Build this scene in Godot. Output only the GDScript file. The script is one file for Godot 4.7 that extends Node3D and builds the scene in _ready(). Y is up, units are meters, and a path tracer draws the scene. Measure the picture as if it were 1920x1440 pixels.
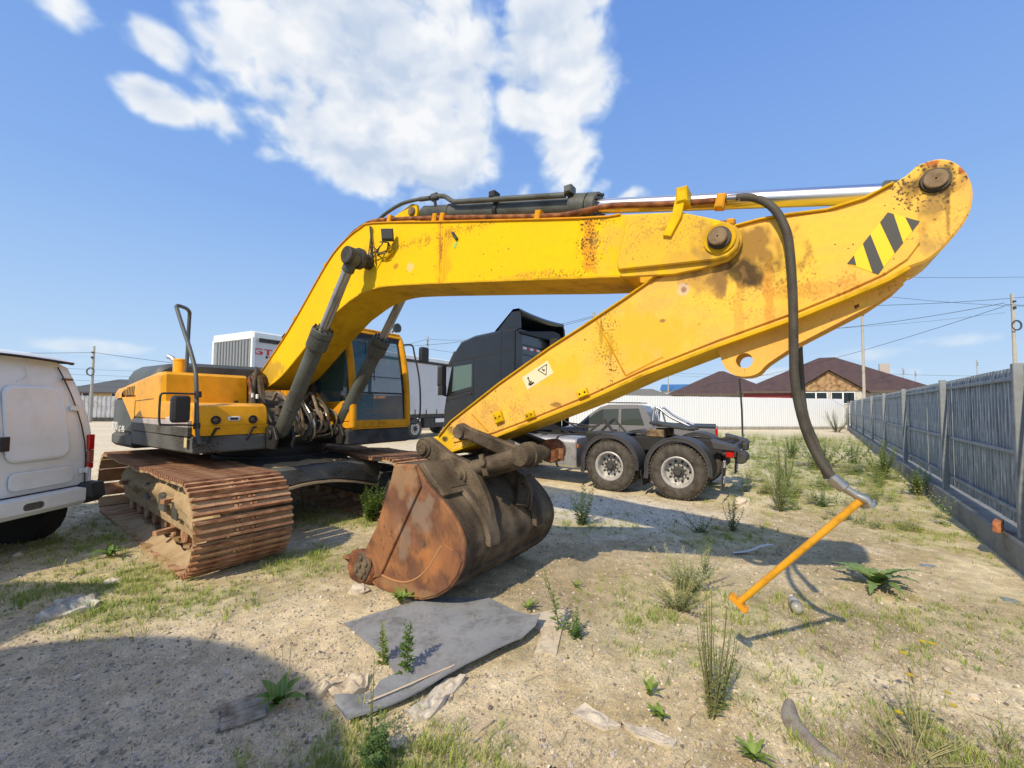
extends Node3D
# An old yellow excavator on a sandy yard: u (x) runs forward, v (y) up, s (z) to the right side in every vehicle's own axes.

class MB:
	var st := SurfaceTool.new()
	var xf := Transform3D()
	var uvr = null
	var c = null
	func _init():
		st.begin(Mesh.PRIMITIVE_TRIANGLES)
	func one(p: Vector3, uv):
		if uv != null:
			st.set_uv(uv)
		elif uvr != null:
			st.set_uv(Vector2((p.x - uvr.position.x) / uvr.size.x, 1.0 - (p.y - uvr.position.y) / uvr.size.y))
		if c != null:
			st.set_color(c)
		st.add_vertex(xf * p)
	func t(a: Vector3, b: Vector3, d: Vector3, g := -1, ua = null, ub = null, ud = null):
		st.set_smooth_group(g)
		one(a, ua)
		one(d, ud)
		one(b, ub)
	func q(a: Vector3, b: Vector3, d: Vector3, e: Vector3, g := -1):
		t(a, b, d, g)
		t(a, d, e, g)
	func mesh() -> ArrayMesh:
		st.generate_normals()
		st.index()
		return st.commit()
	func box(at: Vector3, size: Vector3, bevel := 0.0, turn := Basis()):
		var keep := xf
		xf = xf * Transform3D(turn, at)
		var h := size / 2
		prism([Vector2(-h.x, -h.y), Vector2(h.x, -h.y), Vector2(h.x, h.y), Vector2(-h.x, h.y)], -h.z, h.z, bevel)
		xf = keep
	func bar(a: Vector3, b: Vector3, w: float, h: float, bevel := 0.0):
		var d := (b - a).normalized()
		var up := Vector3.UP if absf(d.y) < 0.95 else Vector3.RIGHT
		var z := d.cross(up).normalized()
		box((a + b) / 2, Vector3(a.distance_to(b), h, w), bevel, Basis(d, z.cross(d), z))
	func prism(poly0: Array, z0: float, z1: float, bevel := 0.0):
		var poly := PackedVector2Array(poly0)
		var area := 0.0
		var n := poly.size()
		for i in n:
			area += poly[i].cross(poly[(i + 1) % n])
		if area < 0:
			poly.reverse()
		var inner := poly.duplicate()
		if bevel > 0:
			for i in n:
				var e0: Vector2 = (poly[i] - poly[(i + n - 1) % n]).normalized()
				var e1: Vector2 = (poly[(i + 1) % n] - poly[i]).normalized()
				var n0 := Vector2(-e0.y, e0.x)
				var n1 := Vector2(-e1.y, e1.x)
				var m := n0 + n1
				inner[i] = poly[i] + m * (bevel / maxf(0.4, 1.0 + n0.dot(n1)))
		var groups := []
		var g := 1
		for i in n:
			var a: Vector2 = poly[i] - poly[(i + n - 1) % n]
			var b: Vector2 = poly[(i + 1) % n] - poly[i]
			if absf(a.angle_to(b)) > 0.6:
				g += 1
			groups.append(g)
		var ti := Geometry2D.triangulate_polygon(inner)
		for k in range(0, ti.size(), 3):
			var a := inner[ti[k]]
			var b := inner[ti[k + 1]]
			var d := inner[ti[k + 2]]
			if (b - a).cross(d - a) < 0:
				var s := b
				b = d
				d = s
			t(Vector3(a.x, a.y, z1), Vector3(b.x, b.y, z1), Vector3(d.x, d.y, z1))
			t(Vector3(a.x, a.y, z0), Vector3(d.x, d.y, z0), Vector3(b.x, b.y, z0))
		for i in n:
			var j := (i + 1) % n
			var a := poly[i]
			var b := poly[j]
			q(Vector3(a.x, a.y, z0 + bevel), Vector3(b.x, b.y, z0 + bevel), Vector3(b.x, b.y, z1 - bevel), Vector3(a.x, a.y, z1 - bevel), groups[i])
			if bevel > 0:
				var ia := inner[i]
				var ib := inner[j]
				q(Vector3(a.x, a.y, z1 - bevel), Vector3(b.x, b.y, z1 - bevel), Vector3(ib.x, ib.y, z1), Vector3(ia.x, ia.y, z1), 100 + groups[i])
				q(Vector3(ia.x, ia.y, z0), Vector3(ib.x, ib.y, z0), Vector3(b.x, b.y, z0 + bevel), Vector3(a.x, a.y, z0 + bevel), 300 + groups[i])
	func lathe(a: Vector3, axis: Vector3, prof: Array, n := 20, smooth := false):
		var d := axis.normalized()
		var x := d.cross(Vector3.UP if absf(d.y) < 0.9 else Vector3.RIGHT).normalized()
		var y := d.cross(x)
		for k in prof.size() - 1:
			var p0: Vector2 = prof[k]
			var p1: Vector2 = prof[k + 1]
			for i in n:
				var c0 := x * cos(TAU * i / n) + y * sin(TAU * i / n)
				var c1 := x * cos(TAU * (i + 1) / n) + y * sin(TAU * (i + 1) / n)
				var g := 1 if smooth else k + 1
				var a0 := a + d * p0.x
				var a1 := a + d * p1.x
				if p0.y < 1e-5:
					t(a0, a1 + c1 * p1.y, a1 + c0 * p1.y, g)
				elif p1.y < 1e-5:
					t(a0 + c0 * p0.y, a0 + c1 * p0.y, a1, g)
				else:
					q(a0 + c0 * p0.y, a0 + c1 * p0.y, a1 + c1 * p1.y, a1 + c0 * p1.y, g)
	func cyl(a: Vector3, b: Vector3, r: float, n := 16, ch := 0.0):
		var l := a.distance_to(b)
		if ch > 0:
			lathe(a, b - a, [Vector2(0, 0), Vector2(0, r - ch), Vector2(ch, r), Vector2(l - ch, r), Vector2(l, r - ch), Vector2(l, 0)], n)
		else:
			lathe(a, b - a, [Vector2(0, 0), Vector2(0, r), Vector2(l, r), Vector2(l, 0)], n)
	func tube(pts: Array, r, n := 8, caps := true):
		var k := pts.size()
		var ring := []
		var x := Vector3.ZERO
		for i in k:
			var d: Vector3 = (pts[mini(i + 1, k - 1)] - pts[maxi(i - 1, 0)]).normalized()
			if i == 0:
				x = d.cross(Vector3.UP if absf(d.y) < 0.9 else Vector3.RIGHT).normalized()
			else:
				x = (x - d * x.dot(d)).normalized()
			var y := d.cross(x)
			var rr: float = r[i] if r is Array else r
			var row := []
			for j in n:
				row.append(pts[i] + (x * cos(TAU * j / n) + y * sin(TAU * j / n)) * rr)
			ring.append(row)
		for i in k - 1:
			for j in n:
				var m := (j + 1) % n
				q(ring[i][j], ring[i][m], ring[i + 1][m], ring[i + 1][j], 1)
		if caps:
			for j in range(1, n - 1):
				t(ring[0][0], ring[0][j + 1], ring[0][j], 2)
				t(ring[k - 1][0], ring[k - 1][j], ring[k - 1][j + 1], 3)
	func loft(rows: Array, closed := true, g := 1, flip := false):
		for i in rows.size() - 1:
			var n: int = rows[i].size()
			for j in (n if closed else n - 1):
				var m := (j + 1) % n
				if flip:
					q(rows[i][m], rows[i][j], rows[i + 1][j], rows[i + 1][m], g)
				else:
					q(rows[i][j], rows[i][m], rows[i + 1][m], rows[i + 1][j], g)

var rng := RandomNumberGenerator.new()
var M := {}
var T := {}
var n1 := FastNoiseLite.new()
var n2 := FastNoiseLite.new()
var n3 := FastNoiseLite.new()

func V(a, b, c = 0.0) -> Vector3:
	return Vector3(a, b, c)

func W(x: float, d: float, y := 0.0) -> Vector3:   # x to the right, d ahead of where the photographer stands
	return Vector3(x, y + height(x, d), -d)

func pv(a: Array) -> Array:   # flat list of pairs
	var out := []
	for i in range(0, a.size(), 2):
		out.append(Vector2(a[i], a[i + 1]))
	return out

func lin(r: float, g: float, b: float) -> Color:
	return Color(r, g, b).linear_to_srgb()

func spline(pts: Array, k := 6) -> Array:
	var out := []
	for i in pts.size() - 1:
		var a: Vector3 = pts[maxi(i - 1, 0)]
		var b: Vector3 = pts[i]
		var c: Vector3 = pts[i + 1]
		var d: Vector3 = pts[mini(i + 2, pts.size() - 1)]
		for j in k:
			out.append(b.cubic_interpolate(c, a, d, float(j) / k))
	out.append(pts[-1])
	return out

func rounded(w: float, h: float, r: float, k := 4) -> Array:
	var out := []
	for c in [[w / 2 - r, h / 2 - r, 0.0], [-w / 2 + r, h / 2 - r, PI / 2], [-w / 2 + r, -h / 2 + r, PI], [w / 2 - r, -h / 2 + r, PI * 1.5]]:
		for i in k + 1:
			var a: float = c[2] + PI / 2 * i / k
			out.append(Vector2(c[0] + r * cos(a), c[1] + r * sin(a)))
	return out

func smooth(a: Array, k := 3) -> Array:   # rounds a traced outline through its points
	return spline(pv(a).map(func(p): return Vector3(p.x, p.y, 0)), k).map(func(p): return Vector2(p.x, p.y))

func circle(cx: float, cy: float, r: float, n := 20) -> Array:
	var out := []
	for i in n:
		out.append(Vector2(cx + r * cos(TAU * i / n), cy + r * sin(TAU * i / n)))
	return out

func holed(poly: Array, holes: Array) -> Array:   # cuts each round hole [x, y, r] into the outline through a hair-thin slit
	var out := poly.duplicate()
	for h in holes:
		var best := 0
		for i in out.size():
			if out[i].distance_to(Vector2(h[0], h[1])) < out[best].distance_to(Vector2(h[0], h[1])):
				best = i
		var p: Vector2 = out[best]
		var a0 := (p - Vector2(h[0], h[1])).angle()
		var area := 0.0
		for i in poly.size():
			area += poly[i].cross(poly[(i + 1) % poly.size()])
		var w := -1.0 if area > 0 else 1.0
		var ins := []
		var n := 18
		for i in n + 1:
			var a: float = a0 + w * (0.02 + (TAU - 0.04) * i / n)
			ins.append(Vector2(h[0] + h[2] * cos(a), h[1] + h[2] * sin(a)))
		var side: Vector2 = (p - Vector2(h[0], h[1])).normalized().orthogonal() * 0.0004
		ins.append(p + side * w)
		for i in ins.size():
			out.insert(best + 1 + i, ins[i])
	return out

func ribbon(path: Array, t0: float, t1: float) -> Array:   # outline of a band along a path, t0..t1 to its left
	var a := []
	var b := []
	for i in path.size():
		var d: Vector2 = (path[mini(i + 1, path.size() - 1)] - path[maxi(i - 1, 0)]).normalized()
		var nn := Vector2(-d.y, d.x)
		a.append(path[i] + nn * t0)
		b.append(path[i] + nn * t1)
	b.reverse()
	return a + b

func part(called: String, m, mat, parent: Node) -> MeshInstance3D:
	var o := MeshInstance3D.new()
	o.name = called
	o.mesh = m.mesh() if m is MB else m
	if mat:
		o.material_override = mat
	parent.add_child(o, true)
	return o

func thing(called: String, label: String, category: String, at := Vector3.ZERO, turn := 0.0, group := "") -> Node3D:
	var o := Node3D.new()
	o.name = numbered(called)
	add_child(o)
	o.position = at
	o.rotation.y = turn
	tag(o, label, category, group)
	return o

func single(called: String, m, mat: Material, label: String, category: String, group := "", at := Vector3.ZERO) -> MeshInstance3D:
	var o := MeshInstance3D.new()
	o.name = numbered(called)
	o.mesh = m.mesh() if m is MB else m
	o.material_override = mat
	add_child(o)
	o.position = at
	tag(o, label, category, group)
	return o

func tag(o: Node, label: String, category: String, group := ""):
	o.set_meta("label", label)
	o.set_meta("category", category)
	if group:
		o.set_meta("group", group)

func numbered(called: String) -> String:
	if not has_node(NodePath(called)):
		return called
	var k := 1
	while has_node(NodePath("%s_%03d" % [called, k])):
		k += 1
	return "%s_%03d" % [called, k]

func struct(called: String, m, mat: Material) -> MeshInstance3D:
	var o := part(called, m, mat, self)
	o.set_meta("kind", "structure")
	return o

func copy(o: Node3D, label := "") -> Node3D:
	var c := o.duplicate()
	c.name = numbered(o.name.trim_suffix("_001"))
	add_child(c)
	if label:
		c.set_meta("label", label)
	return c

func text(called: String, what: String, size: float, mat: Material, parent: Node, at: Transform3D, bold := true) -> MeshInstance3D:
	var tm := TextMesh.new()
	var f := SystemFont.new()
	f.font_names = PackedStringArray(["Droid Sans"])
	f.font_weight = 700 if bold else 400
	tm.font = f
	tm.text = what
	tm.font_size = 64
	tm.pixel_size = size / 46.0
	tm.depth = 0.004
	var o := part(called, tm, mat, parent)
	o.transform = at
	return o

# ---- textures ----
func noise_bytes(size: int, freq: float, sd: int, oct := 4, kind := FastNoiseLite.TYPE_SIMPLEX_SMOOTH) -> PackedByteArray:
	var n := FastNoiseLite.new()
	n.noise_type = kind
	n.frequency = freq
	n.seed = sd
	n.fractal_octaves = oct
	if kind == FastNoiseLite.TYPE_CELLULAR:
		n.fractal_type = FastNoiseLite.FRACTAL_NONE
		n.cellular_return_type = FastNoiseLite.RETURN_CELL_VALUE
	var im := n.get_seamless_image(size, size)
	im.convert(Image.FORMAT_L8)
	return im.get_data()

func bytes_tex(size: int, b: PackedByteArray, f := Image.FORMAT_L8) -> ImageTexture:
	return ImageTexture.create_from_image(Image.create_from_data(size, size, false, f, b))

func ramp_tex(size: int, a: PackedByteArray, b: PackedByteArray, wa: float, wb: float, ramp: Gradient) -> ImageTexture:
	var lut := []
	for i in 256:
		var c := ramp.sample(i / 255.0)
		lut.append([int(c.r * 255), int(c.g * 255), int(c.b * 255)])
	var out := PackedByteArray()
	out.resize(size * size * 3)
	for i in size * size:
		var k := clampi(int(128 + (a[i] - 128) * wa + (b[i] - 128) * wb), 0, 255)
		var c = lut[k]
		out[i * 3] = c[0]
		out[i * 3 + 1] = c[1]
		out[i * 3 + 2] = c[2]
	return bytes_tex(size, out, Image.FORMAT_RGB8)

func grad(list: Array) -> Gradient:   # [[offset, r, g, b] linear]
	var g := Gradient.new()
	g.offsets = PackedFloat32Array(list.map(func(e): return e[0]))
	g.colors = PackedColorArray(list.map(func(e): return lin(e[1], e[2], e[3])))
	return g

func mat(color: Color, rough := 0.8, tex = null, per_m := 1.0, metal := 0.0, bump = null, depth := 0.0) -> StandardMaterial3D:
	var m := StandardMaterial3D.new()
	m.albedo_color = color
	m.roughness = rough
	m.metallic = metal
	if tex or bump:
		m.uv1_triplanar = true
		m.uv1_scale = Vector3.ONE * per_m
	if tex:
		m.albedo_texture = tex
	if bump:
		m.heightmap_enabled = true
		m.heightmap_texture = bump
		m.heightmap_scale = depth
	return m

# A sheet of weathered paint for one steel plate: mottled coats, chips, and stains [u, v, ru, rv, r, g, b, strength] where the photo has them.
func paint_tex(w: int, h: int, rect: Rect2, base: Array, second: Array, stains: Array, chips: float, sd: int, rustc := [0.16, 0.06, 0.025], worn := 0.0) -> ImageTexture:
	var lo := FastNoiseLite.new()
	lo.seed = sd
	lo.frequency = 0.9
	lo.fractal_octaves = 4
	var hi := FastNoiseLite.new()
	hi.seed = sd + 1
	hi.frequency = 14.0
	hi.fractal_octaves = 3
	var st := FastNoiseLite.new()
	st.seed = sd + 2
	st.frequency = 3.0
	st.fractal_octaves = 3
	var px := PackedFloat32Array()
	px.resize(w * h * 3)
	var sx := rect.size.x / w
	var sy := rect.size.y / h
	for j in h:
		var y := rect.end.y - (j + 0.5) * sy
		for i in w:
			var x := rect.position.x + (i + 0.5) * sx
			var a := clampf(0.5 + (0.9 + worn) * lo.get_noise_2d(x * (1.0 + 2.0 * worn), y * (1.0 + 2.0 * worn)) + 0.35 * st.get_noise_2d(x * 0.7, y * 2.5), 0, 1)
			var b := hi.get_noise_2d(x, y)
			var k := 1.0 + 0.05 * b
			if worn > 0.0:
				k *= 1.0 + worn * (0.9 * st.get_noise_2d(x * 1.6 + y * 0.5, y * 0.55) + 0.5 * hi.get_noise_2d(x * 2.2, y * 0.7) + 0.6 * lo.get_noise_2d(x * 2.5, y * 2.0))
			var ch := clampf((b - (1.0 - chips) * 0.62) * 9.0 * smoothstep(-0.1, 0.25, lo.get_noise_2d(x + 30.0, y)), 0, 1)
			var o := (j * w + i) * 3
			for c in 3:
				px[o + c] = lerpf(lerpf(base[c], second[c], a) * k, rustc[c], ch)
	for s in stains:
		var i0 := clampi(int((s[0] - s[2] * 1.4 - rect.position.x) / sx), 0, w)
		var i1 := clampi(int((s[0] + s[2] * 1.4 - rect.position.x) / sx), 0, w)
		var j0 := clampi(int((rect.end.y - s[1] - s[3] * 1.4) / sy), 0, h)
		var j1 := clampi(int((rect.end.y - s[1] + s[3] * 1.4) / sy), 0, h)
		for j in range(j0, j1):
			for i in range(i0, i1):
				var x := rect.position.x + (i + 0.5) * sx
				var y := rect.end.y - (j + 0.5) * sy
				var r := Vector2((x - s[0]) / s[2], (y - s[1]) / s[3]).length()
				var f: float = clampf((1.15 - r + 0.55 * hi.get_noise_2d(x * 0.5, y * 0.35) + 0.5 * st.get_noise_2d(x * 2, y) + ((2.2 * hi.get_noise_2d(x * 3.2, y * 2.6) + 0.8 * st.get_noise_2d(x * 2.2, y * 2.2) - 1.05) if s.size() > 8 else 0.0)) * (6.0 if s.size() > 8 else 2.2), 0, 1) * s[7]
				var o := (j * w + i) * 3
				for c in 3:
					px[o + c] = lerpf(px[o + c], s[4 + c], f)
	var out := PackedByteArray()
	out.resize(w * h * 3)
	for i in w * h * 3:
		out[i] = int(clampf(pow(px[i], 0.4545), 0, 1) * 255)
	return ImageTexture.create_from_image(Image.create_from_data(w, h, false, Image.FORMAT_RGB8, out))

func materials():
	var a := noise_bytes(512, 0.006, 1)
	var b := noise_bytes(512, 0.03, 2, 5)
	var f := noise_bytes(512, 0.12, 3, 3)
	T.soft = bytes_tex(512, b)
	T.fine = bytes_tex(512, f)
	T.mottle = ramp_tex(512, a, b, 0.8, 0.6, grad([[0.0, 0.55, 0.53, 0.5], [0.35, 0.85, 0.84, 0.83], [0.7, 1, 1, 1], [1.0, 0.97, 0.95, 0.9]]))
	T.soft_white = ramp_tex(512, a, b, 0.6, 0.5, grad([[0.0, 0.86, 0.85, 0.83], [0.5, 0.97, 0.97, 0.96], [1.0, 1, 1, 1]]))
	T.grime = ramp_tex(512, a, f, 0.9, 0.7, grad([[0.0, 0.25, 0.2, 0.15], [0.3, 0.6, 0.55, 0.48], [0.6, 0.95, 0.93, 0.9], [1.0, 1, 1, 1]]))
	T.rust = ramp_tex(512, a, f, 1.1, 0.8, grad([[0.0, 0.05, 0.025, 0.018], [0.3, 0.13, 0.05, 0.025], [0.55, 0.23, 0.09, 0.04], [0.75, 0.3, 0.13, 0.055], [1.0, 0.33, 0.24, 0.15]]))
	T.track = ramp_tex(512, a, f, 1.0, 0.9, grad([[0.0, 0.18, 0.085, 0.05], [0.3, 0.32, 0.165, 0.095], [0.6, 0.43, 0.25, 0.15], [0.8, 0.5, 0.34, 0.22], [1.0, 0.58, 0.46, 0.31]]))
	T.sand = ramp_tex(512, a, f, 0.5, 1.0, grad([[0.0, 0.30, 0.22, 0.13], [0.5, 0.47, 0.36, 0.22], [1.0, 0.6, 0.48, 0.31]]))
	T.steel = ramp_tex(512, a, f, 1.0, 0.6, grad([[0.0, 0.04, 0.032, 0.025], [0.4, 0.095, 0.076, 0.056], [0.7, 0.15, 0.122, 0.09], [1.0, 0.22, 0.175, 0.12]]))
	# fence sheets: vertical streaks in the zinc
	var s := FastNoiseLite.new()
	s.seed = 9
	s.frequency = 1.0
	s.fractal_octaves = 4
	var sb := PackedByteArray()
	sb.resize(512 * 512)
	for j in 512:
		for i in 512:
			var k := s.get_noise_2d(i * 0.06, j * 0.006) + 0.5 * s.get_noise_2d(i * 0.02, 60.0 + j * 0.012)
			sb[j * 512 + i] = int(clampf(0.5 + k * 1.1, 0, 1) * 255)
	T.streak = ramp_tex(512, sb, f, 1.0, 0.15, grad([[0.0, 0.165, 0.195, 0.22], [0.4, 0.225, 0.26, 0.29], [0.65, 0.28, 0.315, 0.345], [0.85, 0.40, 0.43, 0.455], [1.0, 0.5, 0.53, 0.54]]))
	M.sheet = mat(lin(0.95, 0.97, 1.0), 0.55, T.streak, 0.55, 0.15)
	M.post = mat(lin(0.27, 0.31, 0.34), 0.6, T.mottle, 0.7, 0.1)
	M.white_sheet = mat(lin(0.69, 0.74, 0.80), 0.5)
	M.white_rail = mat(lin(0.5, 0.52, 0.55), 0.6)
	M.concrete = mat(lin(0.33, 0.33, 0.31), 0.9, T.mottle, 0.8, 0.0, T.fine, 0.4)
	M.plinth = mat(lin(0.22, 0.23, 0.23), 0.9, T.mottle, 0.5, 0.0, T.fine, 0.4)
	M.orange = mat(lin(0.86, 0.42, 0.012), 0.42, T.mottle, 0.35)
	M.orange.metallic_specular = 0.3
	M.orange.clearcoat_enabled = true
	M.orange.clearcoat = 0.3
	M.orange.clearcoat_roughness = 0.3
	M.cab_orange = mat(lin(0.72, 0.34, 0.018), 0.5, T.mottle, 0.5)
	M.cab_orange.metallic_specular = 0.25
	M.yellow = mat(lin(0.82, 0.54, 0.01), 0.5, T.mottle, 0.6)
	M.yellow.metallic_specular = 0.2
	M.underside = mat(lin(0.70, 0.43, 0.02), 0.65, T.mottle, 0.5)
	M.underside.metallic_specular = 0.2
	M.grey_paint = mat(lin(0.085, 0.105, 0.112), 0.5, T.mottle, 0.5)
	M.grey_dust = mat(lin(0.115, 0.125, 0.125), 0.65, T.grime, 0.5)
	M.deck = mat(lin(0.055, 0.06, 0.064), 0.7, T.grime, 0.8)
	M.hydraulic = mat(lin(0.10, 0.118, 0.112), 0.5, T.grime, 0.7)
	M.black = mat(lin(0.018, 0.018, 0.019), 0.6)
	M.rubber = mat(lin(0.05, 0.047, 0.042), 0.75, T.grime, 2.0)
	M.hose_rubber = mat(lin(0.07, 0.066, 0.055), 0.7, T.grime, 1.5)
	M.plastic = mat(lin(0.03, 0.03, 0.032), 0.5)
	M.chrome = mat(lin(0.85, 0.85, 0.84), 0.27, null, 1.0, 1.0)
	M.rod = mat(lin(0.5, 0.48, 0.44), 0.28, T.mottle, 1.5, 0.9)
	M.rust = mat(Color.WHITE, 0.9, T.rust, 1.2, 0.0, T.fine, 0.3)
	M.rust_pipe = mat(lin(1.0, 0.85, 0.6), 0.8, T.rust, 2.2)
	M.shoe_sand = mat(lin(1.0, 0.93, 0.86), 1.0, T.sand, 1.1, 0.0, T.fine, 0.8)
	M.shoe_sand2 = mat(lin(0.8, 0.66, 0.54), 1.0, T.sand, 1.6, 0.0, T.fine, 0.6)
	M.shoe_rib = mat(lin(1.0, 0.92, 0.82), 0.8, T.track, 1.7, 0.0, T.fine, 0.3)
	M.track = mat(Color.WHITE, 0.85, T.track, 1.1, 0.0, T.fine, 0.4)
	M.sandy = mat(Color.WHITE, 1.0, T.sand, 1.3, 0.0, T.fine, 1.2)
	M.steel = mat(Color.WHITE, 0.85, T.steel, 1.0, 0.0, T.fine, 0.25)
	M.steel.metallic_specular = 0.25
	M.pin = mat(lin(0.25, 0.18, 0.105), 0.75, T.grime, 3.0)
	M.grease = mat(lin(0.028, 0.022, 0.017), 0.5)
	M.white = mat(lin(0.80, 0.87, 0.90), 0.35, T.soft_white, 0.5)
	M.white_print = mat(lin(0.8, 0.8, 0.8), 0.6)
	M.glass = StandardMaterial3D.new()
	M.glass.albedo_color = Color(0.2, 0.42, 0.46, 0.3)
	M.glass.transparency = BaseMaterial3D.TRANSPARENCY_ALPHA
	M.glass.roughness = 0.03
	M.dark_glass = mat(lin(0.012, 0.018, 0.02), 0.05)
	M.aluminium = mat(lin(0.62, 0.62, 0.62), 0.38, T.mottle, 1.2, 0.7)
	M.tyre = mat(lin(0.088, 0.083, 0.077), 0.85, T.grime, 2.0)
	M.rim = mat(lin(0.62, 0.62, 0.62), 0.4, T.mottle, 3.0, 0.4)
	M.red_lens = mat(lin(0.5, 0.012, 0.01), 0.2)
	M.clear_lens = mat(lin(0.5, 0.4, 0.36), 0.2)
	M.amber_lens = mat(lin(0.7, 0.16, 0.01), 0.25)
	M.red_print = mat(lin(0.55, 0.03, 0.03), 0.5)
	M.wood = mat(lin(0.3, 0.25, 0.19), 0.95, T.grime, 2.5, 0.0, T.fine, 0.5)
func _ready():
	# camera
	var cam := Camera3D.new()
	cam.name = "camera"
	var pitch := atan(38.0 / 800.0)
	var roll := deg_to_rad(0.6)
	var r0 := Vector3.RIGHT
	var up0 := Vector3(0, cos(pitch), sin(pitch))
	cam.transform = Transform3D(Basis(r0 * cos(roll) + up0 * sin(roll), up0 * cos(roll) - r0 * sin(roll), -Vector3(0, sin(pitch), -cos(pitch))), Vector3(0, 1.72, 0))
	cam.fov = 2.0 * rad_to_deg(atan(720.0 / 800.0))
	cam.near = 0.05
	cam.far = 2000.0
	add_child(cam)
	cam.current = true
	# sky and sun
	var we := WorldEnvironment.new()
	we.name = "environment"
	var e := Environment.new()
	e.background_mode = Environment.BG_SKY
	var sky := Sky.new()
	var sm := PanoramaSkyMaterial.new()
	sm.panorama = sky_picture()
	sky.sky_material = sm
	e.sky = sky
	e.tonemap_mode = Environment.TONE_MAPPER_LINEAR
	e.tonemap_exposure = 1.0
	e.sdfgi_enabled = true
	e.ssao_enabled = true
	e.ssil_enabled = true
	we.environment = e
	add_child(we)
	var sun := DirectionalLight3D.new()
	sun.name = "sun"
	sun.light_energy = 1.45
	sun.light_color = Color(1.0, 0.92, 0.79)
	sun.light_angular_distance = 0.8
	sun.shadow_enabled = true
	add_child(sun)
	sun.look_at_from_position(Vector3.ZERO, Vector3(0.575, -1.0, -0.95), Vector3.UP)
	rng.seed = 7
	for n in [n1, n2, n3]:
		n.fractal_octaves = 4
		n.frequency = 1.0
	n1.seed = 11
	n2.seed = 12
	n3.seed = 13
	materials()
	ground()
	houses()
	fences()
	power_lines()
	excavator()
	van()
	tractor()
	pickup()
	trailer()
	litter()
	plants()
	ground_cover()

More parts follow.
